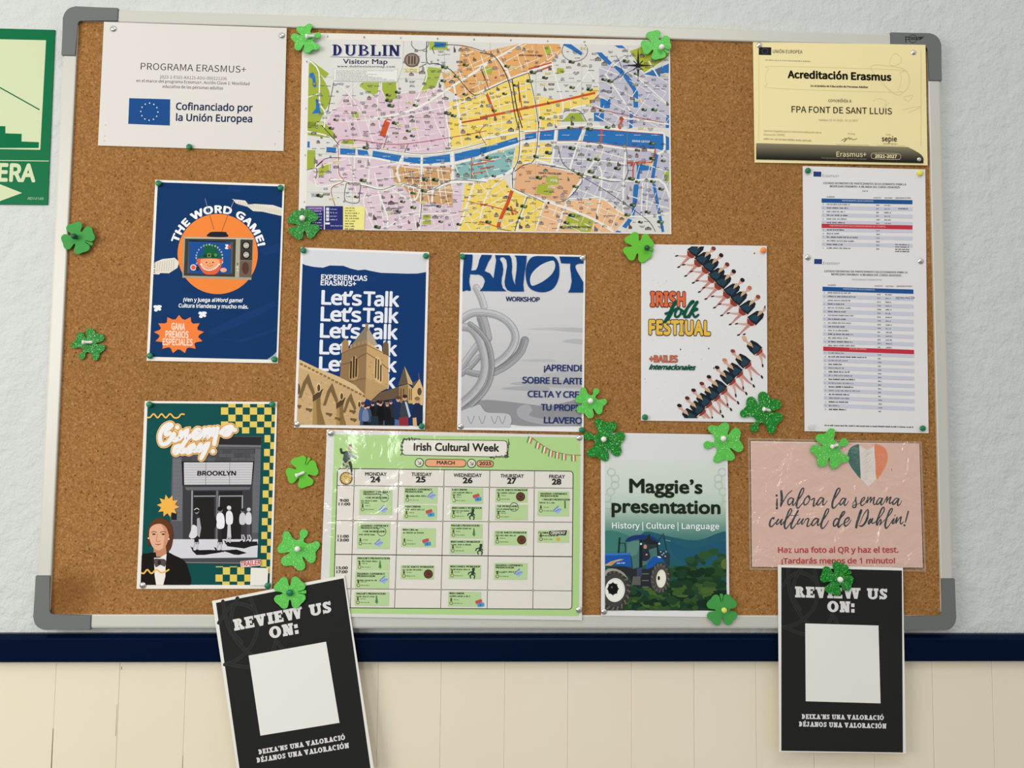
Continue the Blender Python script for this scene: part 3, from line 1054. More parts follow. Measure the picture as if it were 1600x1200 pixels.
S.ell(247, 256, 25, 25, INK, 14)
brush([(255, 330, .7), (252, 430, .9), (250, 525, 1.1)], 42)
brush([(340, 165, 1.1), (352, 270, 1.2), (350, 380, 1.2), (330, 480, .8)], 42)
brush([(330, 480, .7), (400, 350, .6), (480, 225, .55), (565, 155, .5)], 36)
brush([(590, 325, .8), (540, 305, .7), (490, 350, .8), (480, 420, .9), (510, 452, .8), (560, 400, .6), (600, 325, .8), (585, 390, .9), (580, 455, .8), (610, 450, .6), (650, 390, .5)], 34)
brush([(650, 400, .5), (740, 290, .7), (805, 170, .6), (805, 105, .7), (765, 130, .8), (710, 260, 1.1), (670, 400, 1.2), (660, 490, 1.0), (690, 520, .8), (750, 460, .6), (810, 390, .5)], 36)
brush([(905, 262, .8), (850, 310, .8), (812, 390, .9), (825, 450, .9), (880, 430, .7), (930, 350, .6), (935, 285, .7), (905, 262, .7), (930, 330, .5), (990, 350, .5)], 34)
brush([(985, 330, .7), (1030, 320, .9), (1020, 400, .9), (1010, 470, 1.0), (1035, 470, .6), (1090, 390, .5)], 34)
brush([(1220, 325, .8), (1170, 300, .7), (1120, 350, .8), (1085, 430, .9), (1110, 455, .8), (1170, 400, .6), (1225, 325, .8), (1210, 400, .9), (1210, 455, .8), (1245, 440, .6), (1300, 365, .4)], 34)
brush([(180, 745, .9), (185, 715, .8), (140, 740, .8), (105, 820, 1.0), (105, 890, 1.0), (150, 900, .8), (220, 820, .5)], 36)
brush([(285, 750, .9), (240, 820, .9), (250, 860, .8), (300, 820, .6), (355, 755, .9), (330, 830, .9), (345, 865, .8), (400, 800, .5)], 34)
brush([(400, 800, .5), (490, 700, .7), (555, 590, .7), (550, 535, .7), (510, 560, .8), (450, 720, 1.1), (410, 850, 1.2), (420, 935, 1.0), (460, 930, .7), (540, 820, .5)], 36)
brush([(690, 575, 1.1), (620, 700, 1.2), (555, 850, 1.2), (550, 930, 1.0), (590, 930, .7), (660, 840, .5)], 36)
brush([(525, 668, .4), (610, 672, .5), (705, 664, .4)], 30)
brush([(730, 740, .9), (680, 820, .9), (690, 855, .8), (740, 815, .6), (800, 745, .9), (765, 820, .9), (775, 855, .7), (820, 810, .5), (860, 745, .7), (915, 745, .9), (890, 830, .9), (880, 895, 1.0), (920, 890, .6), (970, 830, .5)], 32)
brush([(1110, 750, .8), (1060, 735, .8), (1000, 790, .8), (975, 860, .9), (1000, 885, .8), (1060, 830, .6), (1120, 750, .8), (1100, 830, .9), (1105, 880, .8), (1150, 850, .5)], 34)
brush([(1150, 850, .5), (1260, 700, .7), (1325, 590, .7), (1320, 535, .7), (1275, 570, .8), (1220, 720, 1.1), (1175, 850, 1.2), (1180, 930, 1.0), (1220, 935, .7), (1290, 850, .5), (1330, 780, .4)], 36)
S.crop = (1300, 755, 12.308)
brush([(10, 350, .5), (90, 240, .7), (150, 140, .7), (140, 95, .7), (95, 130, .9), (40, 270, 1.1), (5, 390, 1.2), (10, 470, 1.0), (50, 470, .7), (130, 380, .5)], 34)
brush([(260, 305, .8), (210, 290, .7), (160, 350, .8), (150, 410, .9), (185, 405, .8), (265, 300, .8), (235, 380, .9), (240, 425, .8), (275, 410, .5), (318, 345, .4)], 32)
brush([(390, 400, .4), (440, 330, .5), (460, 275, .8), (455, 320, .8), (465, 400, 1.0), (450, 460, .9), (405, 465, .8), (400, 430, .7), (470, 410, .5), (560, 370, .5), (620, 310, .7), (625, 270, .7), (580, 300, .8), (550, 380, .9), (570, 430, .8), (630, 390, .5), (680, 310, .6), (690, 275, .8), (670, 380, .7)], 30)
brush([(670, 380, .6), (720, 300, .6), (750, 270, .8), (735, 370, .7)], 30)
brush([(735, 370, .6), (780, 300, .6), (815, 275, .9), (795, 370, .9), (815, 412, .8), (850, 390, .5)], 30)
brush([(960, 300, .8), (915, 285, .7), (870, 340, .8), (855, 400, .9), (895, 395, .8), (970, 295, .8), (940, 370, .9), (945, 415, .8), (985, 390, .5), (1030, 310, .6), (1065, 265, .8), (1045, 370, .7)], 30)
brush([(1045, 370, .6), (1090, 300, .6), (1130, 270, .9), (1105, 350, .9), (1110, 390, .8), (1160, 360, .5)], 30)
brush([(1280, 305, .8), (1235, 290, .7), (1180, 340, .8), (1165, 400, .9), (1205, 395, .8), (1285, 300, .8), (1260, 380, .9), (1265, 428, .8), (1310, 400, .5), (1340, 340, .4)], 30)
brush([(130, 700, .8), (85, 680, .8), (35, 740, .9), (30, 815, .9), (70, 815, .8), (150, 690, .6), (230, 590, .7), (240, 545, .7), (200, 565, .9), (145, 690, 1.1), (115, 800, 1.1), (130, 845, .9), (190, 790, .5), (290, 740, .5), (330, 690, .7), (310, 660, .8), (250, 710, .9), (235, 790, .9), (265, 825, .8), (320, 780, .5), (365, 710, .4)], 34)
brush([(560, 520, 1.2), (520, 640, 1.3), (480, 760, 1.2), (465, 850, 1.1)], 40)
brush([(530, 780, .3), (600, 620, .5), (670, 515, .6), (695, 530, .8), (680, 660, 1.2), (630, 770, 1.1), (570, 825, .9), (520, 815, .6)], 34)
brush([(740, 690, .9), (700, 750, .9), (715, 780, .8), (780, 680, .8), (760, 750, .8), (790, 770, .7), (850, 730, .5), (930, 640, .6), (1000, 530, .7), (995, 465, .7), (950, 500, .9), (890, 650, 1.1), (855, 770, 1.0), (870, 805, .7), (900, 740, .6), (935, 700, .8), (940, 750, .9), (920, 800, .8), (960, 760, .5)], 32)
brush([(960, 760, .4), (1080, 640, .6), (1155, 530, .7), (1150, 485, .7), (1105, 530, .9), (1050, 680, 1.1), (1020, 800, 1.2), (1040, 865, 1.0), (1090, 820, .6), (1170, 700, .5), (1190, 690, .9), (1160, 770, .9), (1200, 760, .6), (1250, 660, .8), (1230, 770, .8)], 32)
brush([(1230, 770, .6), (1290, 680, .6), (1330, 650, .9), (1310, 740, .9), (1330, 785, .8), (1375, 740, .4)], 30)
brush([(1205, 625, .5), (1215, 615, .5)], 34)
brush([(1465, 545, 1.0), (1440, 640, .9), (1410, 750, .7)], 30)
S.ell(1392, 810, 22, 22, INK, 14)
S.auto = True
S.crop = (1160, 670, 5.217)
S.part('red_text')
S.text('Haz una foto al QR y haz el test.', 292, 1010, 1270, 1008, 44, 'b5403c', 'N', .03)
S.text('¡Tardarás menos de 1 minuto!', 320, 1097, 1243, 1096, 42, 'b5403c', 'N', .03)
S.done()
# its sleeve: a clear pocket a little larger than the sheet, with a welded rim
SQ = [(1168.6, 684.4), (1440.2, 690.1), (1447, 893.3), (1171, 890.4)]
sw = [at(x, y, .0008) for x, y in SQ]
n = 26
bm = bmesh.new()
rn = random.Random(8)
V = []
for j in range(n + 1):
    for i in range(n + 1):
        u, v = i / n, j / n
        p = sw[0] * (1 - u) * (1 - v) + sw[1] * u * (1 - v) + sw[2] * u * v + sw[3] * (1 - u) * v
        inn = math.sin(PI * u) * math.sin(PI * v)
        p.y -= .0012 + .0012 * min(1, inn * 3) + .0004 * math.sin(9 * u + 5 * v) * inn
        V.append(bm.verts.new(p - S.origin))
for j in range(n):
    for i in range(n):
        a = j * (n + 1) + i
        bm.faces.new((V[a], V[a + 1], V[a + n + 2], V[a + n + 1]))
tag(from_bm('plastic_sleeve', bm, M_SLEEVE, S.root, True), 'clear wrinkled plastic sleeve')
rim = [sw[0] * (1 - u) * (1 - v) + sw[1] * u * (1 - v) + sw[2] * u * v + sw[3] * (1 - u) * v for u, v in ((0, 0), (1, 0), (1, 1), (0, 1), (.010, .013), (.990, .013), (.990, .985), (.010, .985))]
bm = bmesh.new()
rv = [bm.verts.new(p - S.origin + Vector((0, .0003, 0))) for p in rim]
for i in range(4): bm.faces.new((rv[i], rv[(i + 1) % 4], rv[4 + (i + 1) % 4], rv[4 + i]))
m, t, b = nodes('milky_weld')
b.inputs['Base Color'].default_value = col4('c9a98e')
b.inputs['Alpha'].default_value = .45
b.inputs['Roughness'].default_value = .2
from_bm('sleeve_edge', bm, m, S.root)


# ---------------------------------------------------------------- the two dark review posters
def review(S):
    S.part('dark_print', label='charcoal printed area')
    S.poly([(112, 60), (797, 78), (803, 1112), (112, 1102)], '262625')
    S.part('knot_watermark', [(112, 60), (797, 78), (803, 1112), (112, 1102)], 'faint grey Celtic knot')
    S.auto = False
    S.lv += 1
    for pts in ([(150, 60), (160, 200), (220, 330), (310, 420)], [(300, 80), (320, 190), (290, 300), (200, 380), (112, 400)],
                [(112, 170), (200, 90), (300, 130), (330, 230)], [(230, 60), (190, 130), (175, 220), (220, 300)], [(400, 330), (380, 380), (350, 440)], [(405, 330), (430, 380), (450, 440)],
                [(130, 400), (250, 440), (400, 420)]):
        S.line(pts, 20, '343433', 6)
        S.lv += 1
        S.line(pts, 10, '2d2d2c', 6)
    S.auto = True
    S.part('heading')
    S.slabs('REVIEW US', 190, 230, 715, 243, 62, 'd9d7d4', .36, .22, .21)
    S.slabs('ON:', 373, 313, 533, 317, 63, 'd9d7d4', .36, .22, .21)
    S.part('white_panel', label='blank white square')
    S.poly([(247, 378), (663, 390), (675, 832), (250, 820)], 'e4e2dc')
    S.part('invitation_text')
    S.slabs("DEIXA'NS UNA VALORACIÓ", 228, 920, 695, 927, 27, 'd9d7d4', .32, .22, .2, .07)
    S.slabs('DÉJANOS UNA VALORACIÓN', 212, 963, 708, 975, 28, 'd9d7d4', .32, .22, .2, .07)
    S.done()


SR = Sheet('review_poster', "upright dark REVIEW US ON poster hanging over the lower frame below the pink sheet", 'poster',
           [(1215.3, 882.4), (1410.8, 887), (1415.5, 1177.2), (1217.5, 1174.7)], (1190, 870, 3.636), (-.0022, -.0022, -.003, -.0028), .0009, 'e3e1da', 'review posters', nu=10, nv=18,
           rip=lambda u, v: .0024 * math.sin(v * 11 + .6) * max(0, u - .55) ** 2 * 4)
review(SR)
SL = Sheet('review_poster', "tilted dark REVIEW US ON poster hanging below the cinema poster and calendar", 'poster',
           [(331.2, 939), (538, 898.3), (584.5, 1203), (376, 1238)], (0, 0, 1), (-.0024, -.0042, -.006, -.004), .0009, 'e3e1da', 'review posters', nu=10, nv=18)
SL.up = SR.upvec()
SL.crop = lambda p: SL.px(*SR.uv(1190 + p[0] / 3.636, 870 + p[1] / 3.636))
review(SL)

# ---------------------------------------------------------------- word game poster
S = Sheet('word_game_poster', 'navy poster headed THE WORD GAME! with an old television on an orange disc', 'poster',
          [(242.7, 280.8), (444.7, 288), (434.4, 567.6), (229, 563.7)], (220, 270, 3.871), paper='e4e0d8')
PR = [(103, 57), (858, 83), (820, 1131), (52, 1113)]
S.part('navy_print', PR, 'navy printed ground with paler creases')
S.poly(PR, '0f3462')
for p in ([(400, 960), (560, 880), (800, 780), (830, 800), (600, 920), (430, 985)], [(420, 1000), (600, 1010), (820, 940), (820, 955), (610, 1025)], [(560, 60), (640, 75), (600, 120), (500, 110)], [(700, 470), (850, 420), (850, 470), (760, 500)]):
    S.poly(p, '13386a')
S.poly([(800, 1131), (764, 1129), (800, 1105), (822, 1082), (840, 1131)], 'a9adb8')
S.part('torn_paper', PR, 'scrap of torn newsprint at the upper edge')
PAPER, PINK = 'd9d4c6', 'a19c92'
S.poly([(556, 160), (580, 162), (632, 168), (650, 192), (690, 188), (800, 195), (858, 215), (858, 262), (800, 250), (735, 235), (680, 232), (645, 205), (575, 185)], PAPER)
tp2 = [(77, 545), (130, 522), (205, 514), (232, 540), (222, 575), (170, 608), (120, 606), (110, 615), (70, 612)]
S.auto = False
S.lv += 1
for k in range(24): S.line([(590 + k * 11, 172 + k * 2.4), (592 + k * 11, 196 + k * 2.4)], 2.2, 'b5afa2', cap=False)
S.part('torn_paper', PR, 'scrap of torn newsprint at the left edge')
S.poly(tp2, PAPER)
S.lv += 1
for k in range(9): S.line([(90 + k * 14, 540 - k * 2), (84 + k * 14, 600 - k * 1)], 2.4, PINK, cap=False)
for y in (548, 560, 572, 590, 603): S.line([(78, y), (86, y - 3)], 6, '55575c', cap=False)
S.auto = True
for cx, cy in ((102, 818), (374, 857)):
    S.part('paper_flake', PR, 'white paper flake')
    S.polys([[(cx + dx + r * math.cos(2 * PI * i / 10), cy + dy + r * .8 * math.sin(2 * PI * i / 10)) for i in range(10)] for dx, dy, r in ((-14, -8, 12), (0, 0, 13), (14, -9, 11), (-10, 12, 12), (12, 8, 10), (4, -12, 8))], 'e4e6e8')
S.crop = (255, 310, 8.571)
S.part('orange_disc')
S.ell(730, 745, 537, 537, 'e8833c', 64)
S.part('heading')
S.text('THE WORD GAME!', 0, 0, 0, 0, 92, 'eef0f0', 'N', .042, arc=(730, 745, 553, 163.5, 11.5), space=1.1)
S.part('television', label='picture of an old television set with a leprechaun on its screen')
S.line([(560, 0), (620, 220)], 6, '8d94a4', cap=False)
S.line([(945, 40), (866, 225)], 6, 'a8acb4', cap=False)
S.line([(620, 220), (680, 415)], 6, '4a3630', cap=False)
S.line([(866, 225), (785, 445)], 6, '4a3630', cap=False)
S.line([(928, 12), (985, 25)], 8, 'c7c6c4')
S.blob([(598, 512), (610, 470), (660, 448), (830, 450), (850, 470), (860, 515)], '1f2230', 4)
S.poly([(270, 512), (1215, 530), (1180, 1092), (258, 1062)], 'a09a84')
S.poly([(285, 520), (1207, 536), (1200, 550), (300, 535)], 'c3bca4')
S.poly([(295, 538), (975, 548), (962, 1052), (275, 1035)], '3c3a34')
S.poly([(340, 575), (935, 585), (925, 1010), (325, 1000)], '5a564e')
S.blob([(345, 600), (370, 575), (640, 572), (890, 590), (910, 620), (905, 980), (880, 1002), (600, 1012), (365, 1000), (345, 970)], '1d4c8e', 6)
S.poly([(975, 548), (1035, 550), (1018, 1058), (962, 1055)], 'a7a38e')
S.poly([(1035, 550), (1200, 553), (1192, 832), (1028, 828)], '423a35')
S.poly([(1028, 832), (1192, 836), (1180, 1060), (1018, 1055)], '6a5a50')
S.ell(1102, 935, 46, 82, '55382e', 24)
for cy in (630, 755):
    S.ell(1112, cy, 56, 56, '17161a', 24)
    S.ell(1112, cy, 40, 40, 'a9a698', 24)
    S.line([(1090, cy + 10), (1132, cy - 6)], 9, 'dedbd0')
for cy in (878, 925, 965): S.ell(996, cy, 15, 13, 'cfcab6' if cy > 900 else '6f6a5c', 14)
# the leprechaun on the screen
S.poly([(545, 610), (735, 615), (728, 735), (790, 745), (785, 800), (470, 795), (475, 765), (545, 752)], '175a3c')
S.poly([(545, 752), (730, 758), (728, 792), (540, 788)], '10402c')
S.loop([(596, 742), (638, 743), (637, 783), (595, 782)], 7, '9a9a52')
S.ell(702, 760, 22, 22, '4f8a44', 16)
S.blob([(470, 808), (780, 812), (790, 860), (760, 950), (710, 1010), (640, 1022), (560, 1010), (505, 950), (470, 880)], 'd9603a')
S.blob([(520, 815), (735, 815), (750, 880), (700, 930), (620, 945), (540, 925), (505, 870)], 'eea070')
for x in (582, 668): S.ell(x, 858, 10, 10, '4a241c', 12)
S.ell(625, 872, 13, 10, 'd88058', 12)
S.line([(590, 892), (625, 908), (662, 892)], 6, '8a3a24', 4)
S.line([(505, 880), (540, 935), (620, 960), (700, 935), (755, 880)], 20, 'e8e2dc', 5)
S.auto = False
S.lv += 1
for i in range(11):
    t = i / 10
    a = PI * (.12 + .76 * t)
    S.line([(630 - 125 * math.cos(a) - 7, 872 + 84 * math.sin(a) - 6), (630 - 125 * math.cos(a) + 6, 872 + 84 * math.sin(a) + 6)], 6, 'a02c3a' if i % 2 else '27407c', cap=False)
S.auto = True
S.ell(405, 925, 42, 42, 'd9d2cc', 24)
S.ell(405, 925, 30, 30, 'd8584a', 20)
S.ell(462, 940, 24, 30, '22303c', 20)
S.ell(808, 960, 44, 30, 'e8a888', 20)
S.text('Z', 835, 672, 868, 673, 48, 'eef0f2', 'N', .08)
S.text('H', 872, 673, 900, 674, 50, 'd9603a', 'N', .06)
S.auto = False
S.lv += 1
vs = 'VYZABCDEFGHIJKLMNOPQRSTUVW'
arc = [(450, 870), (445, 800), (445, 765), (455, 730), (478, 690), (508, 660), (545, 635), (582, 625), (622, 620), (660, 628), (698, 640), (735, 660), (760, 690), (780, 718), (790, 758), (795, 800), (790, 855)]
for (x, y), ch in zip(arc, 'QRSTVYZABCDEFGHIJ'): S.text(ch, x - 9, y + 10, x + 9, y + 10, 20, 'dfe4ea', 'N', .03)
S.auto = True
S.crop = (220, 270, 3.871)
S.part('invitation_text')
S.text('¡Ven y juega al', 258, 778, 450, 781, 22, 'e6e8ea', 'N', .026)
S.text('Word game!', 458, 781, 618, 783, 22, 'e6e8ea', 'N', .026, .25)
S.text('Cultura irlandesa y mucho más.', 230, 814, 650, 822, 22, 'e6e8ea', 'N', .026)
S.part('prize_starburst', label='orange starburst')
q = []
for i in range(13):
    for r, da in ((1.0, 0), (.80, .17), (.78, .31)):
        a = 2 * PI * i / 13 + da - PI / 2
        q.append((232 + 152 * r * math.cos(a), 977 + 117 * r * math.sin(a)))
S.poly([(x - 4, y + 5) for x, y in q], '2c3a58')
S.poly(q, 'ea7c3c')
for t, a, b, y, h in (('GANA', 186, 267, 950, 40), ('PREMIOS', 150, 288, 998, 40), ('ESPECIALES', 133, 313, 1043, 38)):
    S.text(t, a, y - 2, b, y + 2, h, 'f0dccb', 'C', .02)
S.done()

# ---------------------------------------------------------------- cinema poster
S = Sheet('cinema_poster', 'dark green Cinema day! poster with yellow checks and a monochrome cinema front', 'poster',
          [(226.1, 626.5), (433.3, 627.9), (424.5, 919.9), (213.3, 920.1)], (200, 610, 3.75), (.0028, .0028, .003, .003), 0, 'e4e0d6')
PR = [(115, 75), (864, 80), (829, 1140), (75, 1139)]
S.part('green_print', PR, 'dark green printed ground')
S.poly(PR, '0f4c4a')
S.part('yellow_checks', PR)
S.auto = False
S.lv += 1
YC = 'dcc45e'
for r, (y, h, x0, n) in enumerate([(78, 22, 588, 4), (100, 42, 545, 4), (142, 40, 588, 4), (182, 34, 545, 4), (216, 36, 668, 3)]):
    for i in range(n + 1): S.rect(x0 + i * 84.5, y, x0 + 42.5 + i * 84.5, y + h, YC)
for i in range(10):
    y, x = 262 + i * 81, 800 - i * 2.6
    S.rect(x, y, x + 34, y + 42, YC)
    S.rect(x + 34, y + 41, x + 80, y + 81, YC)
for x in (515, 597, 680): S.rect(x, 1031, x + 41, 1036, YC)
for x in (556, 640): S.rect(x, 1036, x + 42, 1079, YC)
for x in (513, 597, 682): S.rect(x, 1079, x + 42, 1120, YC)
for x in (553, 640): S.rect(x, 1120, x + 42, 1140, YC)
S.auto = True
S.part('cinema_photo', [(250, 262), (784, 268), (757, 1020), (240, 1015)], 'black and white photograph of a cinema front with passers-by')
S.poly([(262, 300), (540, 268), (782, 268), (760, 985), (240, 985)], '55555b')
S.crop = (260, 670, 9.231)
S.poly([(800, 110), (1370, 118), (1365, 235), (700, 225)], '2c2b2e')
S.poly([(760, 232), (1365, 240), (1362, 262), (740, 255)], '77777c')
S.poly([(230, 290), (1290, 290), (1262, 480), (225, 480)], '44444a')
rn = random.Random(4)
S.auto = False
S.lv += 1
for r in range(3):
    for i in range(9):
        x = 260 + i * 112 + (r % 2) * 50
        S.rect(x, 300 + r * 58, x + 104, 352 + r * 58, rn.choice(('4e4e54', '48484e', '58585e', '515157')))
S.auto = True
S.poly([(95, 420), (215, 420), (215, 470), (240, 830), (225, 1330), (80, 1330)], '6c6c72')
S.auto = False
S.lv += 1
for y in range(430, 1300, 60): S.line([(90, y), (212, y + 4)], 3, '55555b', cap=False)
for x in (120, 150, 185): S.line([(x, 430), (x - 8, 1100)], 3, '7b7b81', cap=False)
S.auto = True
S.poly([(1285, 285), (1362, 300), (1340, 1500), (1240, 1500), (1250, 800)], '66666c')
S.auto = False
S.lv += 1
for y in range(330, 1480, 72): S.line([(1290, y), (1350, y + 3)], 3, '505056', cap=False)
S.auto = True
S.poly([(222, 470), (1270, 468), (1238, 815), (232, 818)], '1d1c1f')
S.poly([(252, 485), (1250, 483), (1225, 803), (258, 806)], 'c6c4c8')
S.auto = False
S.lv += 1
for k in range(1, 9): S.line([(255, 485 + k * 36), (1240, 483 + k * 36)], 5, '8f8d93', cap=False)
for x in (572, 915): S.line([(x, 485), (x - 6, 805)], 6, '6b696f', cap=False)
S.auto = True
S.poly([(235, 822), (1235, 818), (1225, 2000), (240, 2000)], '3b3b3f')
S.poly([(270, 840), (1215, 838), (1200, 880), (290, 885)], '66666b')
for x0, x1 in ((395, 710), (760, 1100)):
    S.poly([(x0, 900), (x1, 898), (x1 - 3, 955), (x0, 958)], '232226')
    S.poly([(x0, 990), (x1 - 20, 988), (x1 - 20, 1750), (x0, 1750)], '222120')
for a, w in (((372, 890, 362, 1750), 18), ((735, 890, 722, 1750), 26), ((765, 975, 755, 1300), 16), ((1098, 960, 1090, 1750), 16), ((395, 972, 710, 970), 12), ((760, 970, 1100, 968), 12)):
    S.line([a[:2], a[2:]], w, 'a5a5ab' if w < 20 else '6d6d73', cap=False)
S.text('BROOKLYN', 450, 672, 1000, 672, 62, '1e1d20', 'N', .034)
S.crop = (260, 780, 10)
S.poly([(0, 625), (1440, 625), (1425, 915), (0, 925)], 'cfcdd3')
S.poly([(0, 925), (1430, 910), (1430, 1005), (0, 990)], '48484e')
S.line([(0, 985), (1430, 1000)], 10, '8d8d93', cap=False)
S.poly([(85, 205), (165, 205), (160, 325), (80, 322)], '232327')
for pts, c in (([(400, 800), (500, 795), (680, 790), (850, 800), (860, 830), (600, 870), (470, 870)], '1b1a1c'), ([(850, 800), (1100, 785), (1260, 840), (1130, 870), (1060, 865), (960, 830)], '1b1a1c'),
               ([(930, 665), (1420, 660), (1430, 720), (1330, 735), (1220, 770), (950, 735)], '1f1e20')): S.poly(pts, c)


def walker(x, y, s, flip, hat, top, skirt, bag=None):
    f = -1 if flip else 1
    T = lambda L: [(x + a * s * f, y + b * s) for a, b in L]
    S.poly(T([(-26, 300), (20, 300), (34, 560), (-40, 560)]), skirt)
    S.line(T([(-20, 540), (-60, 640)]), 26 * s, 'b9b7bb' if skirt != '1f1e20' else '2b2a2c')
    S.line(T([(12, 540), (10, 650)]), 24 * s, 'b9b7bb' if skirt != '1f1e20' else '2b2a2c')
    S.poly(T([(-95, 600), (-60, 615), (-42, 680), (-60, 675)]), '1b1a1c')
    S.poly(T([(-8, 640), (30, 650), (62, 675), (-10, 675)]), '1b1a1c')
    S.blob(T([(-45, 110), (10, 90), (50, 130), (65, 230), (45, 320), (-45, 320), (-60, 200)]), top, 4)
    S.ell(x, y + 50 * s, 34 * s, 42 * s, '8a888c', 18)
    S.ell(x - 6 * s * f, y + 35 * s, 38 * s, 34 * s, hat, 18)
    if bag: S.blob(T([(-60, 260), (10, 300), (20, 400), (-40, 470), (-120, 450), (-90, 350)]), bag, 4)


walker(475, 140, 1.0, False, '1f1e20', '2c2b2d', '232224', 'd6d4d8')
S.line([(440, 165), (475, 142), (510, 160)], 12, 'd6d4d8', 4)
S.poly([(480, 300), (520, 290), (545, 450), (520, 600), (480, 560)], 'a3a1a6')
walker(1190, 140, .78, True, '2a292b', 'c9c7cb', '39383b')
walker(1285, 130, .8, True, 'c9c7cb', 'd2d0d4', '4a494d')
walker(985, 100, .9, False, 'd9d7db', 'e2e0e4', 'c9c7cb')
walker(845, 115, 1.05, False, '1b1a1c', 'e6e4e8', '2b2a2c')
S.blob([(700, 300), (760, 270), (790, 360), (760, 450), (705, 430)], '232224', 4)
S.crop = (220, 730, 6.154)
S.part('woman_picture', PR, 'picture of a woman with tied-back brown hair in a black jacket and white blouse')
S.blob([(180, 487), (240, 500), (290, 545), (313, 640), (303, 745), (278, 800), (248, 790), (235, 740), (120, 735), (96, 730), (70, 760), (60, 690), (72, 600), (105, 530)], '58331f')
S.poly([(125, 740), (240, 740), (255, 860), (125, 860)], 'c08464')
S.blob([(92, 580), (130, 540), (175, 530), (225, 545), (262, 590), (272, 660), (256, 725), (218, 775), (172, 800), (128, 780), (98, 730), (82, 660)], 'dcaa8a')
S.blob([(200, 545), (255, 580), (270, 670), (250, 740), (215, 785), (225, 700), (230, 620)], 'c98c6c')
S.blob([(76, 650), (84, 600), (118, 560), (165, 545), (215, 552), (252, 590), (272, 650), (296, 680), (300, 600), (270, 530), (200, 490), (140, 500), (88, 555)], '62381f')
for x0, x1, y in ((108, 148, 644), (195, 240, 644)):
    S.line([(x0 - 4, y - 18), ((x0 + x1) / 2, y - 26), (x1 + 4, y - 18)], 7, '6a4030', 4)
    S.ell((x0 + x1) / 2, y, 17, 8, '4a2c24', 16)
S.line([(162, 640), (152, 705), (172, 716), (190, 706)], 6, 'b87c5e', 4)
S.line([(142, 739), (168, 744), (196, 738)], [4, 11, 4], 'b0605a', 5)
S.line([(143, 739), (168, 741), (196, 738)], 3, '8a3c38', 4)
S.ell(76, 682, 7, 8, 'e8e0d6', 10)
S.ell(272, 690, 7, 8, 'e8e0d6', 10)
S.blob([(8, 860), (60, 830), (125, 820), (150, 850), (150, 1140), (0, 1140)], '1b1715', 4)
S.blob([(255, 820), (330, 850), (410, 890), (450, 960), (470, 1140), (215, 1140), (235, 900)], '1b1715', 4)
S.poly([(130, 870), (185, 870), (250, 830), (240, 960), (238, 1050), (218, 1131), (150, 1131), (135, 1040)], 'e6e1da')
S.blob([(130, 885), (180, 880), (240, 890), (235, 955), (190, 940), (145, 960)], '57474a', 4)
S.ell(180, 915, 18, 26, '2e2628', 14)
S.part('squiggle_line', PR, 'yellow squiggle across the jacket')
S.line([(0, 1010), (30, 1020), (65, 985), (105, 1020), (150, 985), (195, 1012), (235, 1005), (270, 985)], 15, 'e6b45a', 6)
S.crop = (200, 610, 3.75)
S.part('squiggle_line', PR, 'yellow squiggle near the top')
S.line([(112, 158), (130, 158), (152, 138), (175, 160), (198, 138), (222, 160), (248, 138), (272, 160), (296, 158), (312, 140), (330, 140)], 9, 'e6b45a', 6)
S.part('star_shape', PR, 'yellow ten-pointed star')
q = []
for i in range(10):
    for r, da in ((1, 0), (.62, PI / 10)):
        a = 2 * PI * i / 10 + da + .1
        q.append((236 + 66 * r * math.cos(a), 677 + 68 * r * math.sin(a)))
S.poly(q, 'eab04c')
S.part('bubble_heading', label='white bubble script edged in orange')
S.crop = (240, 650, 11.43)
ST = [[(300, 310), (235, 330), (230, 265), (290, 210), (330, 170), (290, 150), (200, 200), (135, 310), (125, 420), (160, 500), (240, 490), (310, 420), (370, 320)],
      [(375, 330), (365, 420), (400, 435), (460, 390)], [(430, 200), (435, 205)],
      [(500, 285), (480, 400), (545, 310), (610, 260), (590, 350), (600, 400), (640, 380)],
      [(660, 360), (760, 320), (830, 270), (790, 245), (725, 310), (730, 390), (800, 395), (880, 330)],
      [(920, 240), (890, 370), (960, 260), (1010, 240), (985, 370), (1060, 250), (1090, 240), (1060, 340)],
      [(1150, 220), (1130, 300), (1090, 500)], [(1065, 630), (1070, 634)],
      [(1210, 300), (1290, 215), (1370, 190), (1400, 210), (1330, 290), (1270, 330), (1340, 330), (1400, 250), (1460, 250)],
      [(470, 530), (400, 560), (380, 640), (420, 660), (500, 560), (600, 420)], [(560, 470), (500, 620), (540, 640), (590, 600)],
      [(720, 520), (650, 560), (610, 640), (660, 640), (730, 540), (720, 610), (760, 620)],
      [(850, 510), (800, 590), (830, 620), (900, 560), (980, 500), (930, 620), (860, 750)]]
S.auto = False
for w, c in ((140, 'f0d9a8'), (122, 'dd9848'), (84, 'f2e2c6'), (68, 'e8e6e6')):
    S.lv += 44
    for st in ST: S.line(st, w, c, 5, stk=1.0)
S.auto = True
S.lv += 44
S.crop = (200, 610, 3.75)
S.part('trailer_corner', label='red TRAILER lettering over a blank white square')
S.poly([(660, 1000), (778, 988), (780, 1024), (664, 1036)], 'e0d3cf')
S.text('TRAILER', 662, 1030, 778, 1019, 27, 'c0434a', 'N', .03)
S.poly([(722, 1037), (824, 1040), (819, 1140), (718, 1140)], 'e4e0d8')
S.done()

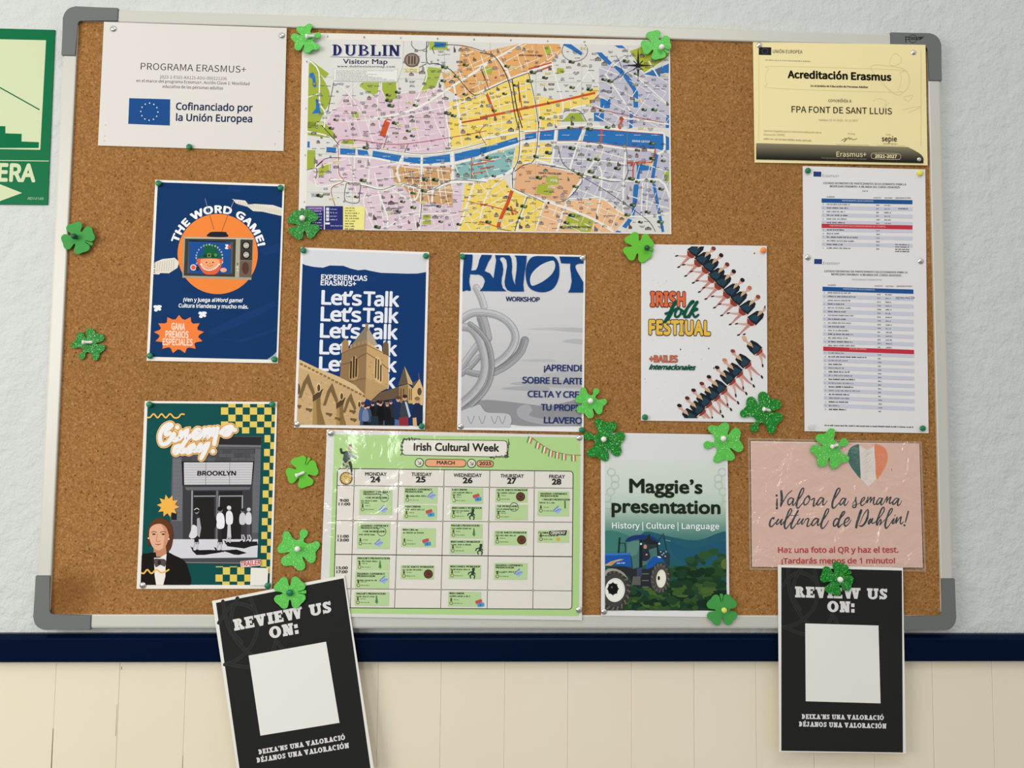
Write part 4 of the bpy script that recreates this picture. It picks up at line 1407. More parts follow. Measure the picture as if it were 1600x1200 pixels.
# ---------------------------------------------------------------- Let's Talk poster
S = Sheet('talk_poster', 'navy poster repeating Let’s Talk behind a stone church tower and a crowd', 'poster',
          [(470, 386.5), (670.5, 394), (663.9, 671.3), (459.3, 667.9)], (450, 370, 3.75), paper='e4e0dc')
PR = [(88, 75), (812, 104), (788, 1108), (52, 1100)]
S.part('torn_navy_print', PR, 'navy ground under a torn pale grey strip')
S.poly(PR, 'cfd1d6')
S.poly([(70, 150), (100, 165), (150, 176), (205, 181), (245, 168), (325, 170), (365, 185), (410, 196), (450, 192), (500, 203), (545, 211), (700, 216), (760, 215), (815, 205), (800, 1120), (40, 1110)], '12366a')
S.part('heading', PR)
S.text('EXPERIENCIAS', 195, 250, 463, 258, 29, 'e4e6ea', 'C', .022)
S.text('ERASMUS+', 192, 283, 398, 289, 28, 'e4e6ea', 'C', .022)
S.part('repeated_lettering', PR)
for x0, y0, x1, y1 in ((195, 394, 650, 408), (191, 491, 646, 504), (187, 588, 641, 600), (184, 685, 638, 697), (181, 783, 636, 792), (178, 880, 630, 888)):
    gx = lambda t: (x0 + (x1 - x0) * t, y0 + (y1 - y0) * t)
    S.text("Let’s", *gx(.008), *gx(.512), 79, 'dfe2e8', 'N', .026, space=.93)
    S.text('Talk', *gx(.548), *gx(.995), 79, 'dfe2e8', 'N', .026, space=.93)
S.part('church_picture', PR, 'picture of a sandstone church tower, nave and buttresses')
S.crop = (455, 500, 7.057)
S.poly([(75, 428), (300, 535), (540, 630), (700, 715), (815, 790), (825, 880), (760, 960), (780, 1190), (40, 1190)], 'c2a275')
S.poly([(75, 428), (300, 535), (540, 630), (700, 715), (815, 790), (815, 850), (600, 720), (75, 520)], 'ceb285')
S.auto = False
S.lv += 1
rn = random.Random(9)
for i in range(17):
    t = i / 16
    x, y = 100 + 690 * t, 470 + 350 * t
    S.poly([(x, y), (x + 34, y + 14), (x + 26, y + 34), (x - 4, y + 24)], '8b6c42')
for i in range(70):
    x, y = rn.uniform(80, 740), rn.uniform(560, 1150)
    if y < 440 + .55 * x: continue
    S.poly([(x, y), (x + 26, y + 5), (x + 26, y + 16), (x, y + 11)], rn.choice(('b7935c', 'd6b783', 'bd9a62')))
S.auto = True
S.poly([(835, 55), (668, 272), (640, 320), (835, 290)], '857660')
S.poly([(835, 55), (955, 275), (835, 300)], 'aa9a84')
S.poly([(558, 370), (600, 335), (640, 312), (700, 272), (750, 268), (795, 250), (836, 262), (832, 600), (818, 830), (700, 712), (538, 632)], '8d7150')
S.poly([(834, 262), (880, 268), (930, 310), (1000, 350), (1070, 380), (1074, 745), (985, 790), (880, 890), (815, 860), (826, 600)], 'bf9d6c')
S.poly([(826, 640), (1076, 748), (985, 790), (880, 892), (815, 860)], 'b39263')
S.poly([(565, 240), (600, 208), (630, 240), (634, 330), (556, 372)], '9e7e52')
S.poly([(1014, 262), (1045, 230), (1072, 262), (1076, 392), (1006, 372)], '6b5844')
S.auto = False
S.lv += 1
for x, y in ((650, 300), (690, 268), (735, 250), (780, 236), (815, 225)): S.poly([(x, y), (x + 24, y - 12), (x + 24, y + 22), (x, y + 34)], 'a4845a')
for x, y in ((850, 235), (885, 262), (920, 290), (955, 315), (990, 340)): S.poly([(x, y), (x + 22, y + 14), (x + 22, y + 44), (x, y + 30)], 'cda970')
S.poly([(818, 40), (850, 40), (842, 130), (826, 130)], '8a7450')
for pts, w in (([(545, 492), (650, 470), (750, 410), (832, 365)], 8), ([(834, 365), (950, 440), (1074, 545)], 8), ([(555, 372), (640, 330), (834, 270)], 6), ([(834, 275), (1074, 395)], 6), ([(640, 680), (826, 640)], 6)):
    S.line(pts, w, '6a4e30', cap=False)
for x in range(10):
    px, py = rn.uniform(840, 1060), rn.uniform(420, 800)
    S.poly([(px, py), (px + 24, py + 9), (px + 24, py + 20), (px, py + 11)], 'ab8550')
S.lv += 1
S.blob([(640, 650), (650, 480), (690, 395), (735, 430), (735, 640)], 'ae8c5c', 4)
S.blob([(918, 640), (922, 450), (952, 400), (995, 470), (1005, 690)], 'd3b480', 4)
S.lv += 1
for a in ((656, 640, 662, 460), (687, 632, 693, 405), (715, 620, 722, 430)): S.line([a[:2], a[2:]], 17, '33261c')
for a in ((930, 635, 937, 430), (960, 652, 964, 440), (988, 672, 990, 500)): S.line([a[:2], a[2:]], 15, '4a3826')
S.auto = True
S.poly([(985, 800), (1190, 735), (1250, 850), (870, 912)], '655240')
S.poly([(1250, 508), (1178, 722), (1290, 702)], '5e5446')
S.poly([(1250, 508), (1352, 722), (1288, 702)], 'c4a878')
S.poly([(1188, 732), (1290, 706), (1296, 920), (1190, 920)], '93764c')
S.poly([(1290, 706), (1345, 762), (1345, 920), (1294, 920)], 'c8a66c')
S.poly([(1335, 765), (1415, 648), (1455, 760), (1460, 940), (1340, 930)], 'd0b07c')
S.line([(1408, 590), (1410, 650)], 10, '6a5a48')
S.poly([(1335, 690), (1395, 665), (1345, 750)], '5a5048')
S.ell(1415, 790, 24, 42, '5a4632', 20)
for x in (1210, 1240, 1305, 1325): S.line([(x, 760), (x, 880)], 9, '4c3a28')
for dx, dy, k in ((0, 0, 1.0), (262, 105, .92), (470, 215, .8)):
    g = lambda L: [(190 + dx + (a - 190) * k, 590 + dy + (b - 590) * k) for a, b in L]
    S.poly(g([(190, 590), (262, 800), (240, 835), (172, 690), (112, 860), (80, 860), (130, 690)]), '75603f')
    if k > .85:
        S.poly(g([(238, 835), (352, 758), (322, 848), (240, 902)]), '54412e')
        S.poly(g([(245, 900), (322, 848), (325, 980), (390, 1200), (235, 1200)]), '83693f')
        S.poly(g([(245, 900), (275, 880), (280, 1000), (290, 1200), (235, 1200)]), 'a78652')
    S.ell(*g([(305, 745)])[0], 28 * k, 52 * k, 'd8bd8c', 18)
    S.ell(*g([(305, 750)])[0], 17 * k, 40 * k, '584430', 18)
S.ell(80, 760, 20, 60, '5f4b32', 18)
S.auto = False
S.lv += 1
for x, y in ((200, 980), (80, 940), (420, 1030), (520, 1080), (690, 1090), (680, 1000)):
    S.polys([[(x - 38, y - 10), (x + 34, y), (x + 30, y + 18), (x + 8, y + 40), (x - 6, y + 20), (x - 36, y + 14)]], '6e573a')
S.auto = True
S.part('crowd_picture', PR, 'picture of a group of people with suitcases')
rn = random.Random(21)
PPL = [(1055, 905, '22242c', .8), (1000, 900, '1c1c20', .85), (1100, 905, '2a2c36', .85), (900, 925, '17171a', .9), (960, 910, '1f2026', .9), (790, 930, '4a5f84', .95), (850, 950, '3a4a68', .9),
       (820, 960, '6d7fa0', .8), (1060, 930, '17181c', .9), (985, 920, '121316', 1.0), (1180, 870, '22304e', 1.15), (1255, 855, '3a4048', 1.2), (1390, 880, '1c2a48', 1.3)]
for x, y, c, k in PPL:
    S.poly([(x - 34 * k, 1190), (x - 30 * k, y + 140 * k), (x + 30 * k, y + 140 * k), (x + 34 * k, 1190)], rn.choice(('3c4f74', '20232c', '55688c', '1b1c20')))
    S.blob([(x - 26 * k, y + 40 * k), (x, y + 28 * k), (x + 26 * k, y + 40 * k), (x + 44 * k, y + 110 * k), (x + 38 * k, y + 190 * k), (x - 38 * k, y + 190 * k), (x - 44 * k, y + 110 * k)], c, 4)
    S.ell(x, y + 4 * k, 20 * k, 26 * k, rn.choice(('c79a80', 'b98a70', 'd2a890')), 16)
    S.ell(x, y - 10 * k, 22 * k, 17 * k, rn.choice(('3a281e', '5c4030', '8a6a48', '2a2020')), 16)
S.poly([(1252, 900), (1275, 905), (1320, 1060), (1300, 1080)], 'b6c4d8')
S.poly([(1190, 1075), (1290, 1070), (1292, 1190), (1195, 1190)], '8a2f38')
S.poly([(880, 1060), (960, 1060), (965, 1190), (880, 1190)], '23303a')
S.poly([(1340, 1080), (1380, 1075), (1390, 1190), (1345, 1190)], 'cfa878')
S.done()

# ---------------------------------------------------------------- KNOT workshop poster
S = Sheet('knot_poster', 'pale grey KNOT WORKSHOP poster with a stone knot sculpture', 'poster',
          [(719.4, 394.7), (914.9, 398.6), (911.8, 675), (714.2, 671.4)], (700, 380, 3.871), paper='e4e2e0')
PR = [(90, 68), (820, 84), (808, 1116), (78, 1112)]
S.part('sky_print', PR, 'grey sky fading darker downwards')
S.auto = False
S.lv += 1
for k in range(20):
    c = int(0xd3 + (0xb2 - 0xd3) * (k / 19) ** 1.2)
    y = 68 + k * 53
    S.rect(70, y, 830, y + 53, '%02x%02x%02x' % (c, c, min(255, c + 2)))
S.lv += 1
for y, x0, x1, h, c in ((520, 470, 820, 10, 'b9b9bc'), (525, 640, 820, 14, 'b3b3b6'), (595, 690, 820, 16, 'b2b2b5'), (710, 430, 640, 9, 'b3b3b6'), (850, 370, 820, 26, 'a9a9ac'), (800, 560, 820, 22, 'b0b0b3'), (880, 320, 600, 16, 'a4a4a8')):
    S.blob([(x0, y), ((x0 + x1) / 2, y - h), (x1, y - h * .6), (x1, y + h), ((x0 + x1) / 2, y + h * .8)], c, 4)
S.auto = True
S.part('hills_picture', PR)
S.blob([(60, 1000), (200, 950), (330, 955), (460, 970), (600, 985), (700, 965), (840, 950), (850, 1130), (60, 1130)], '8d8d91', 4)
S.blob([(420, 1000), (480, 975), (510, 1010), (490, 1040), (560, 1060), (700, 1070), (830, 1060), (830, 1090), (600, 1100), (440, 1060)], 'a3a3a7', 4)
S.blob([(360, 1098), (450, 1106), (620, 1108), (830, 1110), (830, 1140), (350, 1140)], 'd9d9db', 4)
S.part('knot_sculpture_picture', PR, 'grey stone interlaced knot')
S.crop = (715, 460, 5.714)


def band(pts, w, fill, edge='77777b'):
    S.line(pts, w, edge, 6)
    S.line(pts, w - 6, fill, 6)
    n = len(pts)
    nrm = []
    for i in range(n):
        p, q = pts[max(0, i - 1)], pts[min(n - 1, i + 1)]
        L = math.hypot(q[0] - p[0], q[1] - p[1])
        nrm.append((-(q[1] - p[1]) / L, (q[0] - p[0]) / L))
    lum = int(fill[:2], 16)
    g = lambda v: '%02x%02x%02x' % (v, v, v + 3)
    S.line([(x - u * w * .22, y - v * w * .22) for (x, y), (u, v) in zip(pts, nrm)], w * .42, g(min(214, lum + 16)), 6)
    S.line([(x + u * w * .33, y + v * w * .33) for (x, y), (u, v) in zip(pts, nrm)], w * .2, g(lum - 18), 6)
    S.line([(x - u * w * .02, y - v * w * .02) for (x, y), (u, v) in zip(pts, nrm)], 2.5, g(lum - 36), 6)
    S.auto = False
    S.lv += 1
    P = spline(pts, 7)
    for i in range(int(len(P) * 1.5)):
        x, y = P[rk.randrange(len(P))]
        a, b = rk.uniform(-.36, .36) * w, rk.uniform(-.36, .36) * w
        S.ell(x + a, y + b, rk.uniform(1.5, 4), rk.uniform(1.5, 3.5), g(rk.choice((lum + 22, lum + 14, lum - 24, lum - 14))), 7)
    S.auto = True


rk = random.Random(17)
band([(165, -60), (205, 20), (235, 110)], 66, 'b3b3b6', '939397')
band([(215, 210), (240, 290), (262, 390)], 92, '97979b')
band([(600, 410), (555, 520), (450, 620), (330, 690)], 74, '8f8f93')
band([(35, 650), (110, 545), (175, 455)], 62, 'a6a6aa')
band([(20, 720), (110, 650), (190, 560)], 50, '9b9b9f')
band([(90, 690), (140, 705), (200, 715)], 56, '949498')
band([(30, 225), (130, 168), (250, 165), (370, 195), (470, 270), (515, 370), (490, 470), (420, 560), (330, 625)], 66, 'adadb1')
band([(45, 290), (125, 310), (195, 410), (238, 560), (240, 680), (205, 790), (130, 890), (20, 985)], 70, 'a6a6aa')
band([(110, 265), (200, 340), (270, 440), (300, 560), (305, 680), (270, 810), (190, 920), (90, 1010)], 46, '929296')
S.line([(60, 285), (130, 310), (200, 410), (240, 560), (240, 690), (200, 800), (120, 900)], 4, 'c2c2c6', 6)
S.blob([(15, 1060), (120, 1010), (195, 985), (225, 1020), (270, 1055), (440, 1065), (480, 1110), (470, 1165), (420, 1200), (10, 1200)], 'bdbdc0')
for x in (120, 220, 330, 400): S.line([(x - 30, 1090), (x, 1155), (x + 28, 1085)], 6, '88888c', 4)
S.part('psychedelic_heading', PR, 'flowing navy letters KNOT')
S.crop = (715, 390, 7.805)
KB = '123f77'
S.blob([(78, 110), (92, 62), (135, 60), (180, 62), (176, 180), (163, 262), (150, 315), (142, 400), (160, 498), (105, 497), (52, 497), (62, 300)], KB, 3)
S.poly(spline([(292, 64), (420, 64), (375, 150), (328, 262), (300, 300), (160, 302), (163, 258), (222, 250), (250, 190)], 2, True), KB)
S.poly([(160, 262), (240, 255), (330, 262), (395, 292), (437, 354), (458, 210), (470, 130), (456, 68), (560, 70), (522, 98), (514, 120), (545, 170), (556, 240), (550, 300), (537, 350), (535, 410), (550, 470), (596, 509), (270, 506), (310, 455), (332, 390), (325, 360), (300, 325), (250, 303), (160, 300)], KB)
S.poly([(456, 68), (632, 71), (655, 110), (665, 200), (660, 280), (675, 370), (706, 442), (700, 380), (718, 260), (722, 170), (715, 100), (690, 70), (842, 74), (838, 150), (815, 300), (800, 430), (810, 512), (655, 513), (605, 495), (578, 445), (572, 390), (588, 290), (603, 200), (595, 130), (562, 95), (520, 94), (500, 74)], KB)
S.blob([(960, 80), (1070, 78), (1165, 84), (1225, 150), (1241, 260), (1225, 370), (1170, 470), (1080, 516), (980, 516), (890, 480), (842, 400), (828, 280), (845, 180), (892, 105)], KB)
S.blob([(1150, 136), (1183, 160), (1187, 220), (1155, 290), (1095, 350), (1010, 405), (912, 442), (884, 390), (892, 320), (940, 250), (1030, 180)], 'cdcdcf', 5)
S.poly([(1240, 85), (1545, 92), (1545, 172), (1475, 172), (1440, 188), (1434, 215), (1452, 262), (1500, 345), (1545, 420), (1530, 525), (1345, 525), (1372, 480), (1390, 390), (1382, 300), (1372, 230), (1374, 172), (1262, 168)], KB)
S.crop = (700, 380, 3.871)
S.part('workshop_text', [(0, 0), (812, 0), (808, 1116), (0, 1112)])
S.text('WORKSHOP', 350, 350, 553, 354, 26, '1c2c58', 'N', .024, space=.92)
for t, a, b, y, dy in (('¡APRENDE', 580, 822, 772, 3), ('SOBRE EL ARTE', 450, 820, 846, 8), ('CELTA Y CREA', 482, 830, 930, 5), ('TU PROPIO', 562, 824, 1010, 6), ('LLAVERO!', 580, 822, 1088, 4)):
    S.text(t, a, y, b, y + dy, 37, '20346a', 'N', .020, space=.93)
S.done()

# ---------------------------------------------------------------- Irish folk festival poster
S = Sheet('folk_festival_poster', 'white IRISH folk FESTIVAL poster with two diagonal rows of dancers', 'poster',
          [(1002, 381.5), (1198, 384.1), (1199.3, 660.1), (1001.5, 657.2)], (970, 350, 3.75), paper='dddcdb')
PR = [(124, 130), (846, 134), (848, 1140), (124, 1136)]
S.part('ink_specks', PR, None, 'stuff')
S.auto = False
S.lv += 1
rn = random.Random(12)
for i in range(110): S.ell(rn.uniform(130, 840), rn.uniform(140, 1130), rn.uniform(.8, 2.6), rn.uniform(.8, 2.6), rn.choice(('55545a', '8a8990', 'a9a8ae')), 6)
for p in ((515, 730), (545, 845), (782, 172), (350, 735)): S.ell(*p, 3.5, 5.5, '35343a', 8)
S.auto = True


def dancer(x, y, hair, lower, head=True):
    T = lambda L: [(x + a * 1.13, y + b * 1.13) for a, b in L]
    SKIN, DARK, BLUE, CR, RED = 'cfa092', '1e252e', '28414f', 'e0c8ac', '8c3f36'
    if not lower:
        S.line(T([(-150, 168), (-225, 178), (-305, 170)]), [40, 27, 13], SKIN, 4)
        S.line(T([(-160, 165), (-232, 232), (-288, 288)]), [42, 27, 13], 'be867c', 4)
        S.ell(*T([(-322, 172)])[0], 24, 9, '26262c', 12, -.25)
        S.ell(*T([(-300, 296)])[0], 21, 10, '26262c', 12, -.3)
        S.poly(T([(-205, 100), (-110, 186), (-122, 205), (-165, 192), (-212, 140)]), CR)
        S.poly(T([(-206, 112), (-150, 142), (-122, 188), (-160, 200), (-206, 168)]), RED)
        S.poly(T([(-98, 30), (-40, 38), (-18, 68), (-30, 108), (-108, 190), (-158, 150), (-206, 100), (-150, 62)]), DARK)
        S.poly(T([(-118, 70), (-62, 100), (-105, 160), (-160, 130), (-185, 100)]), BLUE)
        S.poly(T([(-62, 22), (-28, 42), (-48, 62), (-92, 92), (-86, 60)]), 'c7a684')
        if head:
            S.line(T([(-36, 38), (-18, 18)]), 20, SKIN)
            S.ell(*T([(-6, 8)])[0], 26, 29, SKIN, 16, .6)
            S.ell(*T([(8, -8)])[0], 30, 25, hair, 16, .7)
    else:
        S.line(T([(172, 165), (205, 240), (214, 300)]), [42, 27, 13], SKIN, 4)
        S.line(T([(185, 155), (265, 235), (318, 278)]), [42, 27, 13], 'be867c', 4)
        S.ell(*T([(219, 322)])[0], 11, 26, '26262c', 12, -.15)
        S.ell(*T([(343, 298)])[0], 13, 26, '26262c', 12, -.5)
        S.poly(T([(212, 105), (222, 122), (190, 170), (132, 206), (118, 196)]), CR)
        S.poly(T([(212, 120), (218, 158), (170, 198), (134, 204), (165, 148)]), RED)
        S.poly(T([(86, 20), (150, 50), (216, 108), (170, 160), (120, 198), (70, 152), (28, 92), (40, 66)]), DARK)
        S.poly(T([(110, 70), (180, 105), (190, 125), (125, 180), (95, 150)]), BLUE)
        S.poly(T([(36, 58), (72, 40), (90, 60), (108, 112), (86, 96), (48, 80)]), 'c7a684')
        if head:
            S.line(T([(22, 30), (48, 58)]), 20, SKIN)
            S.ell(*T([(8, 12)])[0], 27, 30, SKIN, 16, -.5)
            S.ell(*T([(-2, -9)])[0], 32, 24, hair, 16, .3)


S.crop = (1060, 380, 8)
S.auto = True
for i, (x, y, h) in enumerate([(342, -36, '2a2226'), (430, 75, '7a4038'), (525, 160, '2e2226'), (600, 275, '6e342e'), (682, 362, '2a2022'), (790, 470, '2a2022'), (880, 568, 'b8705a'), (986, 680, '8a463c'), (1090, 812, '2a2022')]):
    S.part('dancer_picture', PR, 'kicking dancer in a dark dress')
    S.lv -= 0 if i == 0 else 7
    dancer(x, y, h, False, i > 0)
S.crop = (1050, 520, 8.571)
for i, (x, y, h) in enumerate([(965, 75, 'd8a684'), (815, 255, '8a4438'), (705, 375, 'c08460'), (605, 475, '2a2022'), (495, 600, '2a2022'), (400, 690, '6e302e'), (290, 780, '2a2022'), (205, 885, '5a2c28'), (100, 985, '2a2022')]):
    S.part('dancer_picture', PR, 'kicking dancer in a dark dress')
    S.lv -= 0 if i == 0 else 7
    dancer(x, y, h, True)
S.part('shoe_picture', PR)
S.ell(965, 20, 20, 10, '26262c', 12, -.3)
S.crop = (1005, 450, 8.571)
S.lv += 2
S.part('festival_heading', label='outlined orange and yellow capitals')
O = ('3a1f1c', .035)
S.text('IRISH', 103, 236, 552, 238, 172, 'd9683f', 'N', .05, outline=O, space=1.12)
S.text('FESTIUAL', 84, 612, 888, 624, 172, 'dfb64c', 'N', .05, outline=O, space=1.12)
S.text('+BAILES', 84, 990, 455, 992, 84, 'c8684e', 'N', .03, outline=('5a2a24', .022))
S.part('script_lettering', label='dark green brush script')
GR = '12503f'
for st, w in (([(430, 190), (390, 260), (340, 370), (290, 455)], 46), ([(300, 345), (370, 320), (450, 275)], 36), ([(330, 430), (380, 340), (400, 300)], 30), ([(505, 292), (468, 276), (434, 318), (424, 372), (452, 390), (492, 356), (510, 300), (535, 312)], 30),
              ([(530, 350), (620, 230), (670, 185), (640, 190), (580, 290), (550, 380), (590, 385), (640, 330)], 36), ([(720, 190), (670, 270), (610, 385)], 42), ([(630, 340), (700, 280), (720, 290), (660, 320), (690, 390), (735, 360)], 30)):
    S.line(st, w, GR, 5, stk=.25)
S.text('internacionales', 78, 1088, 700, 1098, 62, GR, 'N', .05, .45)
S.done()

# ---------------------------------------------------------------- Maggie's presentation poster
S = Sheet('presentation_poster', 'green misty poster of a blue tractor under the heading Maggie’s presentation', 'poster',
          [(938.7, 676), (1136.5, 679.2), (1140, 964.5), (939.2, 962)], (920, 660, 3.75), (.0028, .0028, -.0012, -.0012), 0, 'dddcdc')
PR = [(94, 72), (800, 76), (808, 1103), (95, 1101)]
S.part('landscape_print', PR, 'misty valley fading to dark woodland')
S.poly([(94, 72), (800, 76), (801, 222), (94, 220)], 'd6d7d7')
S.auto = False
S.lv += 1
ST = [(220, 'd0d7ce'), (390, 'c6d2c5'), (490, 'b2c6b6'), (560, '8eab9c'), (620, '659086'), (700, '3f716c'), (780, '2f615e'), (860, '29564c'), (960, '23483a'), (1105, '1b3828')]
for (ya, ca), (yb, cb) in zip(ST, ST[1:]):
    n = 6
    for k in range(n):
        t = k / n
        A, B = ([int(c[i:i + 2], 16) for i in (0, 2, 4)] for c in (ca, cb))
        y0, y1 = ya + (yb - ya) * t, ya + (yb - ya) * (k + 1) / n
        S.poly([(90, y0), (810, y0 + 1), (810, y1 + 1), (90, y1)], '%02x%02x%02x' % tuple(int(a + (b - a) * t) for a, b in zip(A, B)))
S.auto = True
S.blob([(330, 640), (480, 670), (640, 690), (810, 640), (812, 780), (700, 800), (560, 850), (430, 800), (300, 720)], '285a6a', 5)
S.blob([(470, 700), (600, 740), (760, 700), (812, 720), (812, 800), (640, 840), (520, 800)], '23566e', 5)
S.blob([(90, 640), (200, 650), (260, 700), (190, 760), (90, 760)], '3f776f', 5)
S.auto = False
rn = random.Random(31)
for lay, (n, y0, y1, cols) in enumerate(((90, 720, 900, ('27472c', '2c4f30', '21402a', '2f5534')), (110, 850, 980, ('1d3622', '223e27', '2a4a2a', '1a3020')), (150, 940, 1100, ('33502a', '3e5a2c', '26432a', '1f3a26', '47632f', '1a3022')))):
    for i in range(n):
        S.lv += .3
        y = rn.uniform(y0, y1)
        x = rn.uniform(100, 810)
        if lay == 0 and y < 1000 - x * .34: continue
        if lay == 1 and x < 520: continue
        r = rn.uniform(14, 44)
        S.raw(spline([(x + r * rn.uniform(.7, 1.25) * math.cos(2 * PI * k / 9), y + r * .6 * rn.uniform(.7, 1.25) * math.sin(2 * PI * k / 9)) for k in range(9)], 3, True), rn.choice(cols))
S.lv += 1
S.ell(795, 830, 22, 30, '5c6c34', 14)
for sx, cx in ((1, 120), (-1, 790)):
    for k in range(7):
        yy = 290 + k * 38
        S.loop([(cx + sx * (10 + 26 * math.sin(k * 1.1)) + 22 * math.cos(t), yy + 22 * math.sin(t)) for t in (2 * PI * i / 10 for i in range(10))], 4, 'bcc6bb', 2)
S.auto = True
S.lv += 1
S.part('heading')
S.text('Maggie’s', 240, 410, 662, 416, 78, '20291c', 'B', .028)
S.text('presentation', 136, 526, 767, 535, 78, '20291c', 'B', .028)
S.part('subtitle')
S.text('History | Culture | Language', 137, 620, 763, 625, 33, 'e4ebe6', 'C', .014)
S.part('tractor_picture', PR, 'picture of a blue tractor with white wheel rims')
S.crop = (940, 820, 8.571)
BLU = '1f55a2'
for st, w, c in (([(240, 175), (225, 380)], 20, '1c2a2c'), ([(225, 245), (310, 245)], 8, '1c2a2c'), ([(745, 235), (825, 115), (865, 330)], 8, '20302e'), ([(860, 205), (920, 218)], 14, '6f8a88'), ([(310, 245), (325, 380)], 10, '1c2a2c')):
    S.line(st, w, c)
S.poly([(330, 225), (745, 235), (765, 420), (640, 520), (420, 590), (395, 380), (325, 375)], '47706c')
S.poly([(420, 215), (520, 215), (470, 400), (400, 420), (345, 380), (340, 250)], '58827a')
S.poly([(520, 230), (740, 240), (735, 300), (640, 330), (560, 480), (520, 480)], '2b3a3a')
S.blob([(565, 310), (620, 330), (650, 420), (620, 470), (550, 480), (545, 380)], '2a2f40', 4)
S.ell(582, 292, 22, 30, 'b98a74', 14)
S.ell(600, 398, 14, 12, 'c79a84', 10)
S.blob([(318, 215), (350, 175), (440, 140), (560, 135), (660, 150), (740, 200), (765, 235), (700, 225), (520, 195), (430, 205), (325, 228)], '20376a', 4)
S.blob([(590, 190), (640, 120), (660, 190), (760, 240), (720, 260), (600, 250), (540, 210)], '26282c', 4)
S.poly([(505, 200), (545, 200), (545, 560), (500, 580)], '1d2527')
S.line([(740, 240), (755, 420)], 18, '1d2527')
S.ell(526, 255, 14, 14, 'd6dcd8', 12)
S.ell(770, 252, 14, 14, 'd6dcd8', 12)
S.poly([(30, 378), (385, 376), (400, 560), (300, 555), (180, 535), (30, 545)], BLU)
S.poly([(30, 378), (385, 376), (390, 400), (30, 410)], '3a72bc')
S.poly([(30, 545), (120, 490), (240, 458), (300, 462), (190, 495), (130, 545)], 'b9a58c')
S.poly([(80, 525), (150, 482), (180, 500), (140, 535)], 'd28a4a')
S.greek(200, 520, 310, 517, 18, 'dfe6ec', 5, bold=.5)
S.blob([(595, 585), (620, 500), (690, 430), (780, 415), (850, 450), (860, 500), (760, 500), (690, 560), (660, 590)], BLU, 4)
S.poly([(740, 420), (800, 425), (830, 445), (760, 440)], 'dfe8ee')
S.poly([(765, 340), (870, 350), (910, 400), (900, 560), (850, 500), (770, 410)], '2b3a48')
for p in ((790, 360), (830, 380), (860, 360), (810, 400), (850, 420)): S.ell(*p, 12, 8, 'a9bcc4', 8)
S.poly([(60, 560), (300, 555), (420, 590), (620, 590), (700, 560), (690, 830), (540, 840), (400, 800), (380, 700), (240, 590)], '2a2e30')
S.poly([(420, 690), (520, 690), (520, 805), (400, 805)], '5c5e58')
for y in (655, 745, 832): S.line([(545, y), (625, y)], 12, '6d6f6a')
S.poly([(470, 570), (540, 570), (535, 690), (470, 690)], '3c4560')
S.ell(785, 710, 125, 200, '3a3836', 40, .12)
S.ell(770, 712, 112, 188, '4b4946', 40, .12)
S.auto = False
S.lv += 1
for k in range(16):
    a = 2 * PI * k / 16
    S.line([(785 + 96 * math.cos(a), 710 + 156 * math.sin(a)), (785 + 124 * math.cos(a + .13), 710 + 198 * math.sin(a + .13))], 15, '6b6862', cap=False)
S.auto = True
S.ell(795, 720, 66, 122, 'd6d6c4', 36, .06)
S.ell(800, 722, 52, 104, 'e4e3d2', 36, .06)
S.ell(764, 712, 16, 30, '1c1c1c', 16)
S.ell(160, 870, 225, 290, '393735', 48, .1)
S.auto = False
S.lv += 1
for k in range(20):
    a = 2 * PI * k / 20
    S.line([(165 + 175 * math.cos(a), 870 + 230 * math.sin(a)), (160 + 222 * math.cos(a + .12), 868 + 286 * math.sin(a + .12))], 24, '65615b', cap=False)
S.auto = True
S.ell(165, 872, 170, 222, '454341', 44, .1)
S.blob([(30, 650), (80, 590), (190, 590), (290, 640), (350, 720), (300, 680), (200, 620), (100, 625), (40, 690)], '9a948a', 4)
S.ell(178, 872, 132, 160, 'e2e3da', 40, .1)
S.ell(182, 866, 112, 138, 'c9ccc2', 40, .1)
S.ell(178, 874, 112, 138, 'e6e7de', 40, .1)
S.ell(150, 855, 70, 78, '191a1b', 30)
for k in range(8): S.ell(150 + 74 * math.cos(k * .785), 855 + 82 * math.sin(k * .785), 9, 9, '191a1b', 8)
S.ell(135, 835, 14, 14, '5a5c5e', 12)
S.done()

# ---------------------------------------------------------------- cultural week calendar
S = Sheet('culture_week_calendar', 'green laminated timetable headed Irish Cultural Week with five weekday columns', 'calendar',
          [(510.7, 671.2), (912, 680), (909.3, 969.3), (499, 963)], (500, 660, 3.75), (.0004, .0004, -.0024, -.0024), 0, 'dcdad6')
S.part('green_print', label='pale green printed ground')
S.poly([(84, 70), (1527, 88), (1517, 1136), (48, 1118)], 'b0d48c')
CELL, LN = 'e2ded4', '3a3a34'
S.lv += 10
S.part('timetable_grid', label='pale table with thin dark rules')
cx0 = [103, 203, 463, 728, 995, 1257, 1483]
cx1 = [78, 178, 437, 707, 979, 1247, 1476]
ry0 = [270, 369, 575, 773, 974, 1086]
ry1 = [286, 386, 585, 787, 987, 1095]


def G(c, r):
    y = (ry0[r] + ry1[r]) / 2
    t = (y - 278) / (1090 - 278)
    x = cx0[c] + (cx1[c] - cx0[c]) * t
    return x, ry0[r] + (ry1[r] - ry0[r]) * (x - 90) / 1390


def rr(pts, r, n=5):
    out = []
    m = len(pts)
    for i in range(m):
        p, a, b = Vector(pts[i]), Vector(pts[i - 1]), Vector(pts[(i + 1) % m])
        ra, rb = min(r, (a - p).length * .5), min(r, (b - p).length * .5)
        A, B = p + (a - p).normalized() * ra, p + (b - p).normalized() * rb
        for k in range(n + 1):
            t = k / n
            out.append(tuple(A * (1 - t) ** 2 + p * 2 * t * (1 - t) + B * t * t))
    return out


